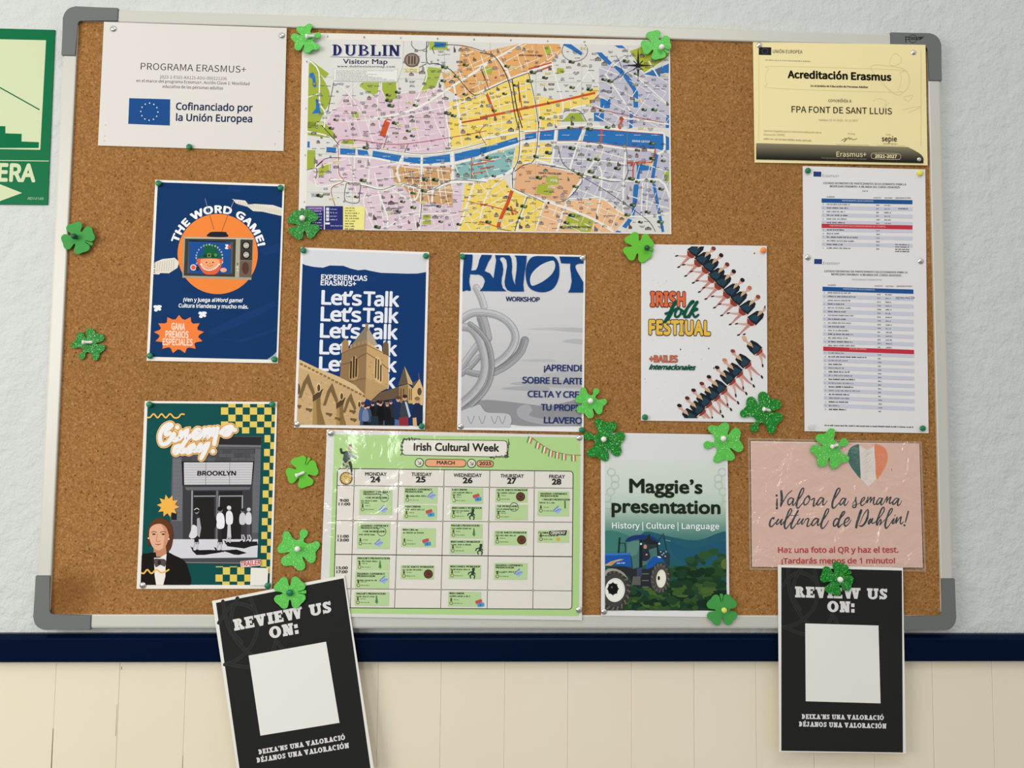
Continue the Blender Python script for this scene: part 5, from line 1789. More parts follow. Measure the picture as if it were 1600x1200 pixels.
tab = rr([G(0, 0), G(6, 0), G(6, 5), G(0, 5)], 22)
S.poly(tab, CELL)
S.auto = False
S.lv += 1
S.loop(tab, 5, LN)
for c in range(1, 6): S.line([G(c, r) for r in range(6)], 3.6, LN, cap=False)
for r in range(1, 5): S.line([G(0, r), G(6, r)], 5.5 if r == 3 else 3.6, LN, cap=False)
S.lv += 1
for c in range(1, 6):
    for r in (1, 2, 4):
        x, y = G(c, r)
        S.poly([(x + a, y + b) for a, b in ((0, -13), (4, -4), (13, 0), (4, 4), (0, 13), (-4, 4), (-13, 0), (-4, -4))], LN)
S.lv += 1
for c in range(1, 6):
    for r in (1, 2, 4):
        x, y = G(c, r)
        S.poly([(x + a, y + b) for a, b in ((0, -8), (2.6, -2.6), (8, 0), (2.6, 2.6), (0, 8), (-2.6, 2.6), (-8, 0), (-2.6, -2.6))], 'b8c79a')
S.auto = True
S.part('heading')
S.poly(rr([(480, 97), (1100, 105), (1098, 206), (478, 193)], 26), LN)
S.poly(rr([(484, 101), (1096, 109), (1094, 202), (482, 189)], 24), 'e6e2d8')
S.text('Irish Cultural Week', 550, 164, 1048, 170, 44, '1e1d1a', 'B', .036)
S.auto = False
S.lv += 1
rn = random.Random(6)
for x0, y0, x1, y1 in ((476, 190, 484, 100), (484, 100, 580, 96), (1000, 208, 1098, 198), (1098, 198, 1104, 98)):
    for i in range(13):
        t = rn.random()
        x, y = x0 + (x1 - x0) * t + rn.uniform(-7, 7), y0 + (y1 - y0) * t + rn.uniform(-7, 7)
        a = rn.uniform(0, 6.3)
        S.ell(x, y, rn.uniform(4, 7), rn.uniform(2, 4), '2c3326', 8, a)
    S.line([(x0, y0), ((x0 + x1) / 2 + 4, (y0 + y1) / 2 - 5), (x1, y1)], 3, '2c3326', 3)
S.auto = True
S.part('month_pills', label='orange rounded month and year labels')
for a, b in (((615, 213), (857, 263)), ((918, 219), (1018, 264))):
    q = lambda e: rr([(a[0] + e, a[1] + e), (b[0] - e, a[1] + 3 + e), (b[0] - e, b[1] - e), (a[0] + e, b[1] - 2 - e)], 26)
    S.poly(q(0), LN)
    S.poly(q(4), 'e8a67c')
S.text('MARCH', 685, 245, 788, 247, 20, '2c2018', 'B', .036)
S.text('2025', 934, 250, 1003, 251, 20, '2c2018', 'B', .036)
for x, y in ((582, 236), (888, 240)):
    S.ell(x, y, 27, 27, LN, 24)
    S.ell(x, y, 22, 22, 'dcdcc8', 24)
    S.line([(x - 9, y - 9), (x + 9, y + 9)], 3.5, LN)
    S.line([(x + 9, y - 6), (x + 9, y + 9), (x - 6, y + 9)], 3.5, LN)
S.part('bunting', label='string of small tricolour flags')
B = spline([(1235, 85), (1290, 125), (1345, 160), (1400, 178), (1460, 190), (1527, 192)], 6)
S.line(B, 3.5, '8a5a3c')
for k in range(7):
    x, y = B[int(len(B) * (.03 + k * .135))]
    s_ = -.35 + k * .065
    for j, c in enumerate(('5f8f4e', 'ece4d4', 'c8704c')):
        S.lv -= 1 if j else 0
        u = (j - 1.5) * 9
        S.poly([(x + u, y + u * -s_), (x + u + 9, y + (u + 9) * -s_), (x + u + 9 + 34 * s_, y + 36 + (u + 9) * -s_), (x + u + 34 * s_, y + 36 + u * -s_)], c)
S.part('weekday_row')
S.auto = False
S.lv += 3
for t, a, b, y, n, na, nb, ny in (('MONDAY', 265, 390, 312, '24', 297, 351, 349), ('TUESDAY', 536, 653, 314, '25', 563, 616, 350), ('WEDNESDAY', 783, 947, 319, '26', 838, 891, 355), ('THURSDAY', 1058, 1193, 323, '27', 1098, 1147, 358), ('FRIDAY', 1343, 1434, 327, '28', 1360, 1411, 363)):
    S.text(t, a, y, b, y + 1, 20, '1f1e1b', 'B', .024)
    S.text(n, na, ny, nb, ny, 31, '1f1e1b', 'B', .045)
S.part('time_column')
for t, a, b, y in (('9:00', 117, 168, 465), ('11:00', 110, 176, 486), ('11:00', 105, 168, 675), ('13:00', 104, 168, 697), ('15:00', 97, 162, 860), ('17:00', 97, 160, 883)):
    S.text(t, a, y, b, y, 16, '24231f', 'B', .03)
CARDS = [
    (233, 392, 423, 542, [('ERASMUS+ EXPERIENCE', 255, 412), ('PRESENTATION', 255, 355), ('+THE WORD GAME!', 265, 397)], 'splat', (370, 508), (377, 440)),
    (220, 590, 410, 742, [('ERASMUS+ EXPERIENCE', 240, 401), ('PRESENTATION', 240, 340), ('+THE WORD GAME!', 250, 382)], 'splat', (343, 706), (362, 640)),
    (215, 785, 408, 868, [('MAGGIE’S PRESENTATION', 222, 408)], 'tree', (352, 835), None),
    (208, 872, 405, 975, [('ERASMUS+ EXPERIENCE', 218, 380), ('PRESENTATION', 218, 322)], 'splat', (372, 922), None),
    (205, 992, 405, 1075, [('MAGGIE’S PRESENTATION', 215, 383)], 'tree', (332, 1040), None),
    (495, 378, 688, 475, [('ERASMUS+ EXPERIENCE', 500, 656), ('PRESENTATION', 500, 600)], 'splat', (652, 428), None),
    (490, 482, 685, 570, [('IRISH CINEMA', 500, 590)], 'ticket', (645, 532), None),
    (478, 618, 678, 732, [('IRISH CINEMA', 487, 575)], 'ticket', (625, 703), None),
    (475, 835, 668, 920, [('CELTIC KNOTS WORKSHOP', 483, 665)], 'knot', (635, 888), None),
    (768, 383, 955, 478, [('IRISH CINEMA', 775, 863)], 'ticket', (921, 441), None),
    (766, 490, 950, 570, [('IRISH DANCE WORKSHOP', 775, 947)], 'jig', (890, 537), None),
    (765, 593, 952, 680, [('MAGGIE’S PRESENTATION', 770, 933)], 'tree', (902, 645), None),
    (762, 688, 955, 772, [('IRISH DANCE WORKSHOP', 768, 938)], 'jig', (937, 742), None),
    (757, 833, 943, 918, [('IRISH DANCE WORKSHOP', 765, 937)], 'jig', (893, 882), None),
    (752, 990, 943, 1080, [('IRISH CINEMA', 760, 845)], 'ticket', (936, 1060), None),
    (1030, 385, 1217, 470, [('CELTIC KNOTS WORKSHOP', 1037, 1215)], 'knot', (1175, 435), None),
    (1028, 480, 1217, 573, [('THE WORD GAME!', 1037, 1157)], '', None, (1137, 496)),
    (1022, 634, 1212, 720, [('CELTIC KNOTS WORKSHOP', 1030, 1210)], 'knot', (1181, 688), None),
    (1022, 822, 1215, 922, [('ERASMUS+ EXPERIENCE', 1030, 1187), ('PRESENTATION', 1030, 1135)], 'splat', (1161, 880), None),
    (1277, 403, 1460, 550, [('ERASMUS+ EXPERIENCE', 1292, 1448), ('PRESENTATION', 1292, 1395), ('+ MAGGIE’S PRESENTATION', 1300, 1462)], 'splat', (1388, 512), None),
    (1277, 632, 1460, 705, [('CLOSING', 1280, 1342)], '', None, None)]
base = S.lv + 6
for i, (x0, y0, x1, y1, titles, icon, ip, circ) in enumerate(CARDS):
    S.lv = base
    S.part('event_card')
    S.auto = False
    S.lv += 1
    S.poly([(x0, y0), (x1, y0 + 2), (x1 - 2, y1), (x0 - 3, y1 - 2)], 'b7d39a' if i else 'b7d39a')
    S.lv += 1
    y = y0 + (20 if len(titles) != 1 else 16)
    if i in (20,): y = 651
    for j, (t, a, b) in enumerate(titles):
        S.text(t, a, y, b, y + 1, 10.5, '1f211a', 'B', .07)
        y += 13 if j == 0 else 21
    y = y + (2 if len(titles) < 3 else -5)
    S.greek(x0 + 8, y + 1, x0 + 8 + (x1 - x0) * (.62 if len(titles) < 3 else .5), y + 2, 10, '3f4436', i, bold=.5)
    if i in (0, 9, 16): S.greek(x0 + 8, y + 13, x0 + 60, y + 14, 9, '3f4436', i + 4, bold=.5)
    yy = y1 - 42 if y1 - y0 < 130 else y1 - 54
    for k in (0, 1):
        if k == 0:
            S.ell(x0 + 17, yy - 6, 5, 5, '5a3c24', 10)
            S.poly([(x0 + 10, yy + 8), (x0 + 13, yy - 2), (x0 + 21, yy - 2), (x0 + 24, yy + 8)], '4a3a24')
        else:
            S.loop([(x0 + 17 + 9 * math.cos(t), yy + 21 + 9 * math.sin(t)) for t in (2 * PI * q / 12 for q in range(12))], 3.6, '6a4a28')
        S.greek(x0 + 32, yy + 3 + k * 21, x0 + (64 if k == 0 else 84), yy + 4 + k * 21, 7, '55603f', i + 30 + k, bold=.4)
    if icon: x, y = ip
    if icon == 'splat':
        S.blob([(x - 28, y + 10), (x - 4, y - 4), (x + 8, y - 24), (x + 12, y - 8), (x + 28, y - 6), (x + 20, y + 8), (x + 4, y + 24), (x - 8, y + 14)], '9fb2dc', 4)
        S.lv += 1
        S.line([(x - 22, y + 6), (x - 2, y - 14), (x + 8, y - 22)], 5, '5c72b8', 3)
        S.line([(x - 12, y + 12), (x + 16, y - 4), (x + 22, y + 2)], 4, '6a80c4', 3)
    elif icon == 'ticket':
        S.poly(rr([(x - 28, y - 14), (x + 10, y - 26), (x + 16, y - 8), (x - 22, y + 6)], 6, 3), 'c2504a')
        S.lv += 1
        S.poly(rr([(x - 16, y), (x + 24, y - 6), (x + 27, y + 18), (x - 12, y + 22)], 6, 3), '4f93cc')
        S.ell(x + 4, y + 9, 6, 6, '2f6aa8', 10)
    elif icon == 'knot':
        S.ell(x, y, 27, 27, '4a2418', 24)
        S.lv += 1
        for r in (20, 12): S.loop([(x + r * math.cos(t), y + r * math.sin(t)) for t in (2 * PI * q / 16 for q in range(16))], 2.5, '7a4430')
        S.line([(x - 18, y), (x, y - 12), (x + 18, y), (x, y + 12), (x - 18, y)], 2.5, '7a4430')
    elif icon == 'tree':
        S.line([(x, y - 24), (x + 1, y + 20)], 6, '2f6a3a')
        for k in range(4): S.poly([(x, y - 26 + k * 9), (x + 5 + k * 2.2, y - 12 + k * 9), (x - 5 - k * 2.2, y - 12 + k * 9)], '3d7a44')
    elif icon == 'jig':
        D = '22382c'
        S.rect(x - 2, y - 30, x + 14, y - 14, D)
        S.line([(x + 4, y - 10), (x, y + 6)], 15, D)
        for L in ([(x - 4, y - 6), (x - 20, y - 2), (x - 24, y + 8)], [(x + 6, y - 4), (x + 16, y + 6)], [(x, y + 6), (x - 14, y + 16), (x - 10, y + 30)], [(x + 2, y + 6), (x + 14, y + 18), (x + 10, y + 32)]): S.line(L, 7, D)
    S.lv = base + 4
    if circ:
        S.lv += 1
        S.loop([(circ[0] + 25 * math.cos(t), circ[1] + 25 * math.sin(t)) for t in (2 * PI * q / 28 for q in range(28))], 3.4, '2c4a44')
    if i == 19: S.line([(1435, 462), (1436, 500)], 9, '4a7a44')
    if i == 20:
        S.poly([(1343, 636), (1448, 632), (1440, 662), (1343, 660)], '1f1e1b')
        S.lv += 1
        S.text('CEREMONY', 1350, 656, 1438, 655, 17, 'e4e0d6', 'B', .03, .2)
        S.ell(1395, 684, 12, 11, 'd9a84e', 12)
    S.auto = True
S.lv = base + 6
S.part('dancing_man_picture', label='dancing man in a dark suit on a gold clock')
S.crop = (505, 670, 8)
S.ell(287, 620, 79, 81, '6a4c24', 36)
S.ell(287, 618, 66, 68, 'd6b868', 36)
S.auto = False
S.lv += 1
for k in range(12):
    a = k * PI / 6
    S.line([(287 + 52 * math.cos(a), 618 + 54 * math.sin(a)), (287 + 60 * math.cos(a), 618 + 62 * math.sin(a))], 6, '5a4020')
S.line([(265, 588), (287, 625), (296, 595)], 7, '3a2a18')
S.auto = True
S.line([(290, 420), (295, 470), (303, 525)], [36, 22, 10], 'c69a7c', 4)
S.line([(335, 420), (352, 500), (358, 570)], [40, 26, 14], '2c3a2c', 4)
S.line([(285, 400), (262, 440), (300, 475)], 34, '22301f', 4)
S.ell(360, 572, 9, 16, '5a2020', 10)
S.blob([(262, 290), (300, 275), (345, 290), (358, 330), (325, 390), (250, 400), (255, 340)], '47514e', 5)
S.line([(275, 295), (235, 300), (222, 255)], 28, '1f2c24', 4)
S.line([(345, 320), (375, 345), (405, 362)], 26, '1f2c24', 4)
S.ell(335, 245, 26, 24, 'd2a284', 18)
S.poly([(322, 195), (358, 192), (360, 228), (318, 230)], '5a4a40')
S.crop = (500, 660, 3.75)
S.done(M_FILM, 'laminate_film', lambda u, v: .0030 * math.exp(-((u - .11) / .075) ** 2 - ((v - .12) / .22) ** 2) + .0004 * math.sin(PI * u) * math.sin(PI * v))

# ---------------------------------------------------------------- Dublin visitor map
S = Sheet('visitor_map', 'large colourful street map headed DUBLIN Visitor Map at the top middle of the cork', 'map',
          [(472.5, 51), (1047, 63), (1049, 366), (466, 358.5)], (0, 0, 1), (.0034, .0034, .0032, .0032), paper='dedad2')
A1 = lambda L: [(450 + x / 5.161, 20 + y / 5.161) for x, y in L]
A2 = lambda L: [(750 + x / 5, 20 + y / 5) for x, y in L]
A3 = lambda L: [(450 + x / 5.161, 190 + y / 5.161) for x, y in L]
A4 = lambda L: [(750 + x / 5, 190 + y / 5) for x, y in L]
MB = [(483, 61), (1045, 72), (1046, 364), (478, 357)]
S.part('map_print', MB, 'printed street map in pink, yellow, orange and lilac districts with a blue river')
S.poly(MB, 'd3d1cb')
REG = {
    'pink': (A1([(470, 640), (540, 690), (600, 730), (740, 615), (790, 700), (890, 690), (900, 640), (1060, 640), (1230, 600)]) + A2([(0, 430)])[:0] + A1([(1300, 720), (1300, 930)]) + A3([(1300, 240), (1100, 255), (640, 225), (410, 205), (390, 120), (300, 20)]), 'd3bac5'),
    'pinklow': (A3([(420, 280), (660, 300), (900, 330), (1320, 345), (1400, 500), (1400, 870), (620, 880), (615, 690), (240, 520), (160, 460), (240, 300)]), 'd3bdc8'),
    'yellow': (A1([(1300, 720), (1400, 690), (1600, 620)]) + A2([(0, 600), (250, 510), (380, 470), (420, 640), (640, 690), (920, 580), (920, 620), (860, 720), (640, 760), (620, 880)]) + A4([(600, 20), (470, 70), (300, 120), (0, 210)]) + A3([(1600, 190), (1320, 250), (1300, 100)]), 'e6cc66'),
    'tan': (A1([(1240, 480), (1370, 470), (1400, 260), (1600, 330)]) + A2([(0, 310), (330, 240), (480, 245), (620, 240), (640, 310), (550, 380), (250, 500), (0, 610)]) + A1([(1400, 690), (1270, 610)]), 'd9a468'),
    'lilac': (A2([(930, 430), (1130, 330), (1300, 500), (1470, 470), (1480, 900), (940, 880), (860, 720), (930, 640)]), 'b9b7c4'),
    'liloW': (A4([(560, 185), (1100, 190), (1370, 215), (1480, 250), (1485, 700), (1180, 760), (1000, 600), (830, 410), (560, 330)]), 'b7b5c2'),
    'lilmid': (A4([(830, 420), (1110, 470), (1180, 740), (1020, 610), (860, 590), (770, 620), (700, 600)]), 'b7b5c2'),
    'mid': (A3([(840, 360), (1320, 370), (1330, 680), (1010, 640), (930, 520), (850, 480)]), 'c49868'),
    'ylow': (A3([(1430, 500), (1600, 495)]) + A4([(0, 470), (180, 440), (250, 540), (500, 630), (430, 865), (0, 865)]) + A3([(1380, 875)]), 'e6cb62'),
    'ytri': (A4([(440, 160), (560, 175), (550, 320), (420, 310), (330, 330), (250, 360), (280, 200), (350, 180)]), 'e6cc66'),
    'teal': (A3([(1345, 350), (1600, 285)]) + A4([(0, 275), (275, 205), (235, 400), (0, 450)]) + A3([(1350, 460)]), '84b0ae'),
    'trin': (A4([(290, 340), (400, 322), (800, 420), (690, 600), (590, 625), (265, 530)]), 'd9aa80'),
    'peach': (A4([(510, 640), (690, 620), (860, 600), (1000, 620), (1160, 740), (1040, 870), (430, 865)]), 'e2b488'),
    'navyg': (A3([(150, 540), (470, 480), (600, 690), (140, 680)]), 'd3d1cb'),
}
for k, (p, c) in REG.items(): S.poly(p, c)
GREEN = 'a3ac3e'
for p in (A1([(170, 400), (250, 480), (300, 560), (335, 640), (340, 720), (290, 800), (235, 930), (150, 930)]), A1([(575, 590), (600, 560), (750, 562), (730, 640), (690, 665), (640, 640)]), A1([(760, 562), (870, 560), (880, 690), (800, 712), (760, 620)]),
          A1([(1130, 435), (1245, 450), (1190, 600), (1070, 630)]), A1([(1140, 230), (1290, 235), (1285, 300), (1140, 300)]), A1([(515, 800), (570, 800), (570, 850), (515, 840)]), A1([(180, 380), (330, 490), (300, 530), (180, 420)]),
          A3([(150, 0), (290, 0), (380, 100), (380, 170), (330, 130), (160, 110)]), A3([(150, 230), (220, 230), (220, 370), (150, 385)]), A3([(245, 380), (300, 335), (345, 345), (340, 400), (250, 450)]), A3([(430, 160), (540, 140), (540, 190), (430, 190)]),
          A2([(1170, 300), (1280, 260), (1480, 290), (1480, 350), (1290, 480)]), A2([(600, 430), (655, 435), (655, 480), (600, 480)]), A2([(640, 850), (700, 785), (780, 780), (820, 850)]), A2([(500, 280), (530, 250), (565, 300), (530, 330)]), A2([(20, 440), (60, 420), (100, 430), (90, 480), (40, 480)]),
          A4([(520, 430), (610, 425), (615, 490), (560, 495), (510, 470)]), A4([(450, 490), (540, 485), (580, 530), (550, 580), (440, 560)]), A4([(680, 740), (740, 700), (890, 770), (860, 870), (650, 830)]), A4([(1430, 400), (1485, 380), (1485, 490), (1450, 470)]), A3([(1090, 740), (1150, 740), (1155, 830), (1085, 830)])):
    S.lv -= 1
    S.poly(p, rn.choice((GREEN, '98a83e', '9fb04c')))
S.lv += 1
BLUE = '2d6eae'
for p in (A1([(175, 490), (205, 480), (220, 520), (230, 600), (205, 600), (195, 530), (170, 520)]), A1([(225, 690), (240, 700), (265, 810), (190, 815), (225, 770)]), A1([(1180, 235), (1275, 240), (1270, 280), (1180, 280)]),
          A2([(645, 250), (690, 230), (800, 310), (790, 335), (700, 280)]), A2([(910, 310), (950, 310), (1030, 390), (1010, 410), (940, 350)]), A2([(1040, 420), (1080, 410), (1180, 520), (1235, 620), (1235, 740), (1200, 740), (1195, 610), (1120, 500)]), A2([(1050, 255), (1110, 255), (1140, 280), (1080, 275)]),
          A2([(1280, 480), (1480, 395), (1478, 470), (1440, 470), (1400, 500)]), A2([(940, 670), (1020, 675), (1015, 745), (940, 745)]), A2([(890, 780), (970, 785), (965, 850), (890, 845)]), A2([(1455, 800), (1478, 800), (1478, 900), (1450, 900)]), A2([(1170, 790), (1200, 780), (1190, 900), (1165, 900)]),
          A3([(155, 160), (175, 160), (175, 210), (155, 210)]), A3([(310, 205), (390, 210), (385, 255), (310, 245)]),
          A3([(420, 215), (545, 222), (540, 272), (420, 265)]), A3([(560, 225), (640, 235), (655, 278), (565, 270)]), A3([(685, 235), (930, 275), (900, 325), (680, 285)]), A3([(935, 285), (1072, 290), (1066, 342), (930, 322)]), A3([(1090, 292), (1305, 262), (1308, 325), (1088, 342)]), A3([(1342, 260), (1600, 200), (1600, 262), (1346, 322)]),
          A4([(0, 212), (290, 122), (300, 165), (0, 258)]), A4([(350, 100), (440, 85), (442, 130), (355, 146)]), A4([(470, 80), (582, 65), (575, 142), (462, 146)]), A4([(612, 60), (800, 50), (778, 147), (605, 147)]), A4([(832, 52), (950, 62), (1150, 80), (1430, 100), (1492, 130), (1492, 222), (1420, 225), (1370, 210), (1100, 190), (940, 165), (800, 155)]),
          A4([(1370, 240), (1395, 250), (1360, 450), (1335, 440)]), A4([(1225, 340), (1340, 335), (1335, 380), (1250, 385), (1245, 455), (1225, 455)]), A4([(1200, 490), (1240, 490), (1230, 600), (1205, 740), (1185, 735)]), A4([(1345, 480), (1370, 490), (1440, 860), (1420, 865), (1380, 680)]), A4([(1110, 820), (1160, 755), (1190, 770), (1140, 835)]), A4([(1040, 880), (1070, 850), (1105, 860), (1080, 885)])):
    S.lv -= 1
    S.poly(p, BLUE)
S.lv += 1


def inside(p, poly):
    c, j = False, len(poly) - 1
    for i in range(len(poly)):
        if (poly[i][1] > p[1]) != (poly[j][1] > p[1]) and p[0] < (poly[j][0] - poly[i][0]) * (p[1] - poly[i][1]) / (poly[j][1] - poly[i][1]) + poly[i][0]: c = not c
        j = i
    return c


S.inc = .1
S.part('map_streets', MB, 'white streets, red shopping streets and dark tram lines')
S.auto = False
S.lv += 1
rn = random.Random(77)
WH = 'e2dfd6'
for k, ang, pitch in (('pink', -.12, 15), ('pinklow', -.15, 14), ('yellow', -.28, 12), ('tan', -.42, 12), ('lilac', .5, 15), ('liloW', -1.2, 13), ('mid', .1, 10), ('ylow', -.5, 11), ('peach', .45, 14), ('ytri', -.1, 10), ('teal', -.2, 12), ('lilmid', -1.1, 12)):
    P = REG[k][0]
    xa, xb, ya, yb = min(p[0] for p in P), max(p[0] for p in P), min(p[1] for p in P), max(p[1] for p in P)
    cx, cy, R = (xa + xb) / 2, (ya + yb) / 2, max(xb - xa, yb - ya)
    for fam in (0, 1):
        a = ang + fam * (PI / 2 + rn.uniform(-.2, .2))
        u, n = (math.cos(a), math.sin(a)), (-math.sin(a), math.cos(a))
        off = -R
        while off < R:
            off += pitch * rn.uniform(.6, 1.6) * (1 if fam == 0 else 1.35)
            run, t, bend = [], -R, rn.uniform(-.0016, .0016)
            while t < R:
                p = (cx + u[0] * t + n[0] * (off + bend * t * t), cy + u[1] * t + n[1] * (off + bend * t * t))
                if inside(p, P) and rn.random() > .07: run.append(p)
                else:
                    if len(run) > 2: S.line([run[0], run[len(run) // 2], run[-1]], rn.choice((.8, 1.0, 1.4)), WH, cap=False)
                    run = []
                t += 5
            if len(run) > 2: S.line([run[0], run[len(run) // 2], run[-1]], 1.1, WH, cap=False)
S.lv += 1
MAIN = [(A1([(180, 390), (250, 480), (255, 720), (300, 810), (290, 930)]), 2.6), (A1([(165, 680), (245, 655)]), 1.6), (A1([(375, 560), (480, 640), (580, 790)]), 1.8), (A1([(300, 815), (450, 720), (560, 560), (640, 520)]), 1.6),
        (A1([(660, 850), (830, 830), (1060, 760), (1330, 590), (1600, 420)]), 4.2), (A1([(650, 930), (660, 830)]), 2), (A1([(740, 570), (720, 760), (745, 930)]), 2), (A1([(1060, 650), (1010, 780), (980, 930)]), 2.4), (A1([(1240, 600), (1290, 930)]), 3), (A1([(1340, 600), (1400, 930)]), 3.4),
        (A1([(1600, 640), (1480, 690), (1270, 780)]), 3), (A1([(1100, 430), (1120, 520), (1060, 640)]), 2.2), (A2([(0, 620), (250, 510), (560, 400)]), 4), (A2([(0, 420), (330, 240)]), 2.6), (A2([(130, 350), (200, 440), (250, 540)]), 4), (A2([(390, 470), (430, 700), (460, 900)]), 4), (A2([(560, 390), (640, 680), (650, 760)]), 3),
        (A2([(400, 520), (800, 450)]), 1.6), (A2([(800, 380), (930, 580)]), 2), (A2([(760, 580), (850, 460)]), 2.4), (A2([(460, 830), (640, 790), (740, 740), (860, 720)]), 3), (A2([(980, 480), (1170, 760)]), 2.6), (A2([(1200, 480), (1290, 560), (1470, 720)]), 2.2), (A2([(1150, 330), (1040, 420)]), 2), (A2([(1320, 380), (1390, 500)]), 2.4), (A2([(1290, 470), (1400, 400), (1480, 340)]), 2.6),
        (A2([(1110, 820), (1470, 870)]), 3), (A3([(410, 205), (660, 215), (900, 245), (1080, 268), (1310, 240), (1600, 170)]), 4.4), (A3([(410, 280), (660, 290), (900, 335), (1080, 350), (1330, 340), (1600, 275)]), 3.6), (A3([(340, 470), (460, 485), (640, 520), (770, 550), (930, 505), (1130, 560), (1300, 490), (1600, 485)]), 5.4),
        (A3([(400, 210), (405, 420), (460, 480)]), 2.4), (A3([(925, 280), (880, 390), (900, 480)]), 4.6), (A3([(1078, 280), (1075, 480)]), 3.6), (A3([(1325, 250), (1330, 480)]), 4.6), (A3([(860, 560), (1010, 640), (1060, 560)]), 3), (A3([(1075, 560), (1060, 870)]), 3.4), (A3([(1165, 560), (1160, 680)]), 3.4), (A3([(1500, 500), (1420, 740), (1370, 880)]), 3.4),
        (A3([(660, 290), (650, 500)]), 2.6), (A3([(540, 280), (530, 470)]), 2.2), (A3([(730, 570), (800, 760), (800, 860)]), 3), (A3([(630, 570), (610, 660), (690, 850)]), 2.4), (A3([(810, 850), (960, 760), (1300, 740)]), 2.2), (A3([(1300, 60), (1310, 250)]), 3.6), (A3([(230, 300), (230, 520), (460, 480)]), 2.4), (A3([(150, 80), (330, 120), (410, 205)]), 2.6),
        (A4([(0, 140), (290, 85), (460, 70)]), 3.6), (A4([(0, 270), (300, 175), (450, 150)]), 4), (A4([(0, 460), (180, 420), (260, 370)]), 5), (A4([(310, 60), (320, 180), (300, 300), (260, 380), (255, 520), (380, 580), (600, 650), (900, 770), (1040, 860)]), 4.4), (A4([(460, 20), (440, 290), (350, 330)]), 3.6), (A4([(595, 20), (585, 170), (560, 330)]), 4),
        (A4([(820, 40), (760, 180), (700, 380)]), 3.4), (A4([(620, 40), (830, 30), (1150, 70), (1430, 90)]), 3.4), (A4([(600, 165), (800, 165), (1120, 210), (1370, 225)]), 3.4), (A4([(440, 300), (700, 375), (830, 415), (1110, 465), (1400, 455), (1480, 590)]), 4), (A4([(830, 415), (690, 600), (600, 860)]), 4), (A4([(900, 300), (820, 410)]), 3.4), (A4([(900, 300), (950, 400), (940, 590), (900, 770)]), 3),
        (A4([(1140, 210), (1120, 460), (1120, 700)]), 3.6), (A4([(420, 280), (900, 300), (1130, 330)]), 2.4), (A4([(700, 600), (830, 600), (960, 600), (1160, 740), (1480, 720)]), 3), (A4([(1440, 100), (1440, 220), (1390, 250)]), 4), (A4([(360, 590), (290, 850)]), 4), (A4([(1270, 480), (1260, 740)]), 2.4), (A4([(1310, 480), (1300, 740)]), 2), (A4([(500, 640), (430, 860)]), 2.4), (A4([(180, 440), (60, 560), (0, 760)]), 2.4)]
for p, w in MAIN: S.line(p, w * .86, 'e2e0d8', 3)
S.lv += 1
RED = 'c4522c'
for p, w in ((A2([(0, 820), (200, 780), (330, 750), (620, 690), (900, 625)]), 3.4), (A2([(50, 630), (110, 780)]), 4), (A2([(110, 780), (130, 840)]), 1.6), (A2([(330, 760), (310, 640), (290, 560)]), 1.6), (A2([(380, 440), (560, 390)]), 2.2), (A2([(390, 480), (560, 415)]), 2.2), (A4([(250, 540), (210, 650), (160, 760), (140, 830)]), 5.4), (A4([(215, 680), (300, 710)]), 2), (A4([(1085, 820 - 800), (1095, 860 - 800)]), 4),
             (A1([(770, 930), (790, 865), (835, 865)]), 2), (A3([(760, 120), (800, 0)]), 9), (A4([(950, 60), (945, 160)]), 3), (A4([(1150, 320), (1190, 325), (1180, 345)]), 3.4), (A4([(1370, 210), (1340, 320), (1210, 320), (1195, 450)]), 2), (A3([(1480, 290), (1480, 460)]), 1.4), (A3([(1480, 350), (1600, 330)]), 1.8), (A3([(1490, 420), (1600, 400)]), 1.6), (A4([(0, 300), (110, 310)]), 1.8), (A4([(0, 370), (110, 350)]), 2), (A4([(0, 640), (200, 690)]), 1.4), (A4([(0, 780), (130, 820)]), 1.4), (A2([(330, 840), (300, 760)]), 1.8),
             (A2([(860, 710), (930, 640)]), 1.4), (A2([(1090, 820), (1110, 830), (1085, 900)]), 4), (A4([(240, 660), (255, 730)]), 3)):
    S.line(p, w, RED, 3, cap=False)
S.lv += 1
for p, w in ((A3([(380, 680), (350, 540), (450, 480), (410, 420), (405, 230), (395, 190), (430, 150), (560, 150), (880, 185), (1300, 130), (1600, 75)]), .9), (A4([(350, 90), (800, 45), (830, 55), (1430, 100)]), .9), (A4([(605, 150), (800, 155), (1100, 190), (1360, 212)]), .8), (A2([(840, 720), (1000, 770), (1440, 860)]), 1), (A4([(1370, 215), (1330, 325), (1215, 320)]), 1), (A3([(1600, 20), (1545, 90), (1600, 190)]), .8), (A1([(1600, 850), (1400, 885)]), 2.2), (A4([(0, 660), (60, 640)]), .9), (A3([(1440, 640), (1600, 680)]), .9)):
    S.line(p, w, 'a83a34', 4, cap=False)
BK = '2b2c2a'
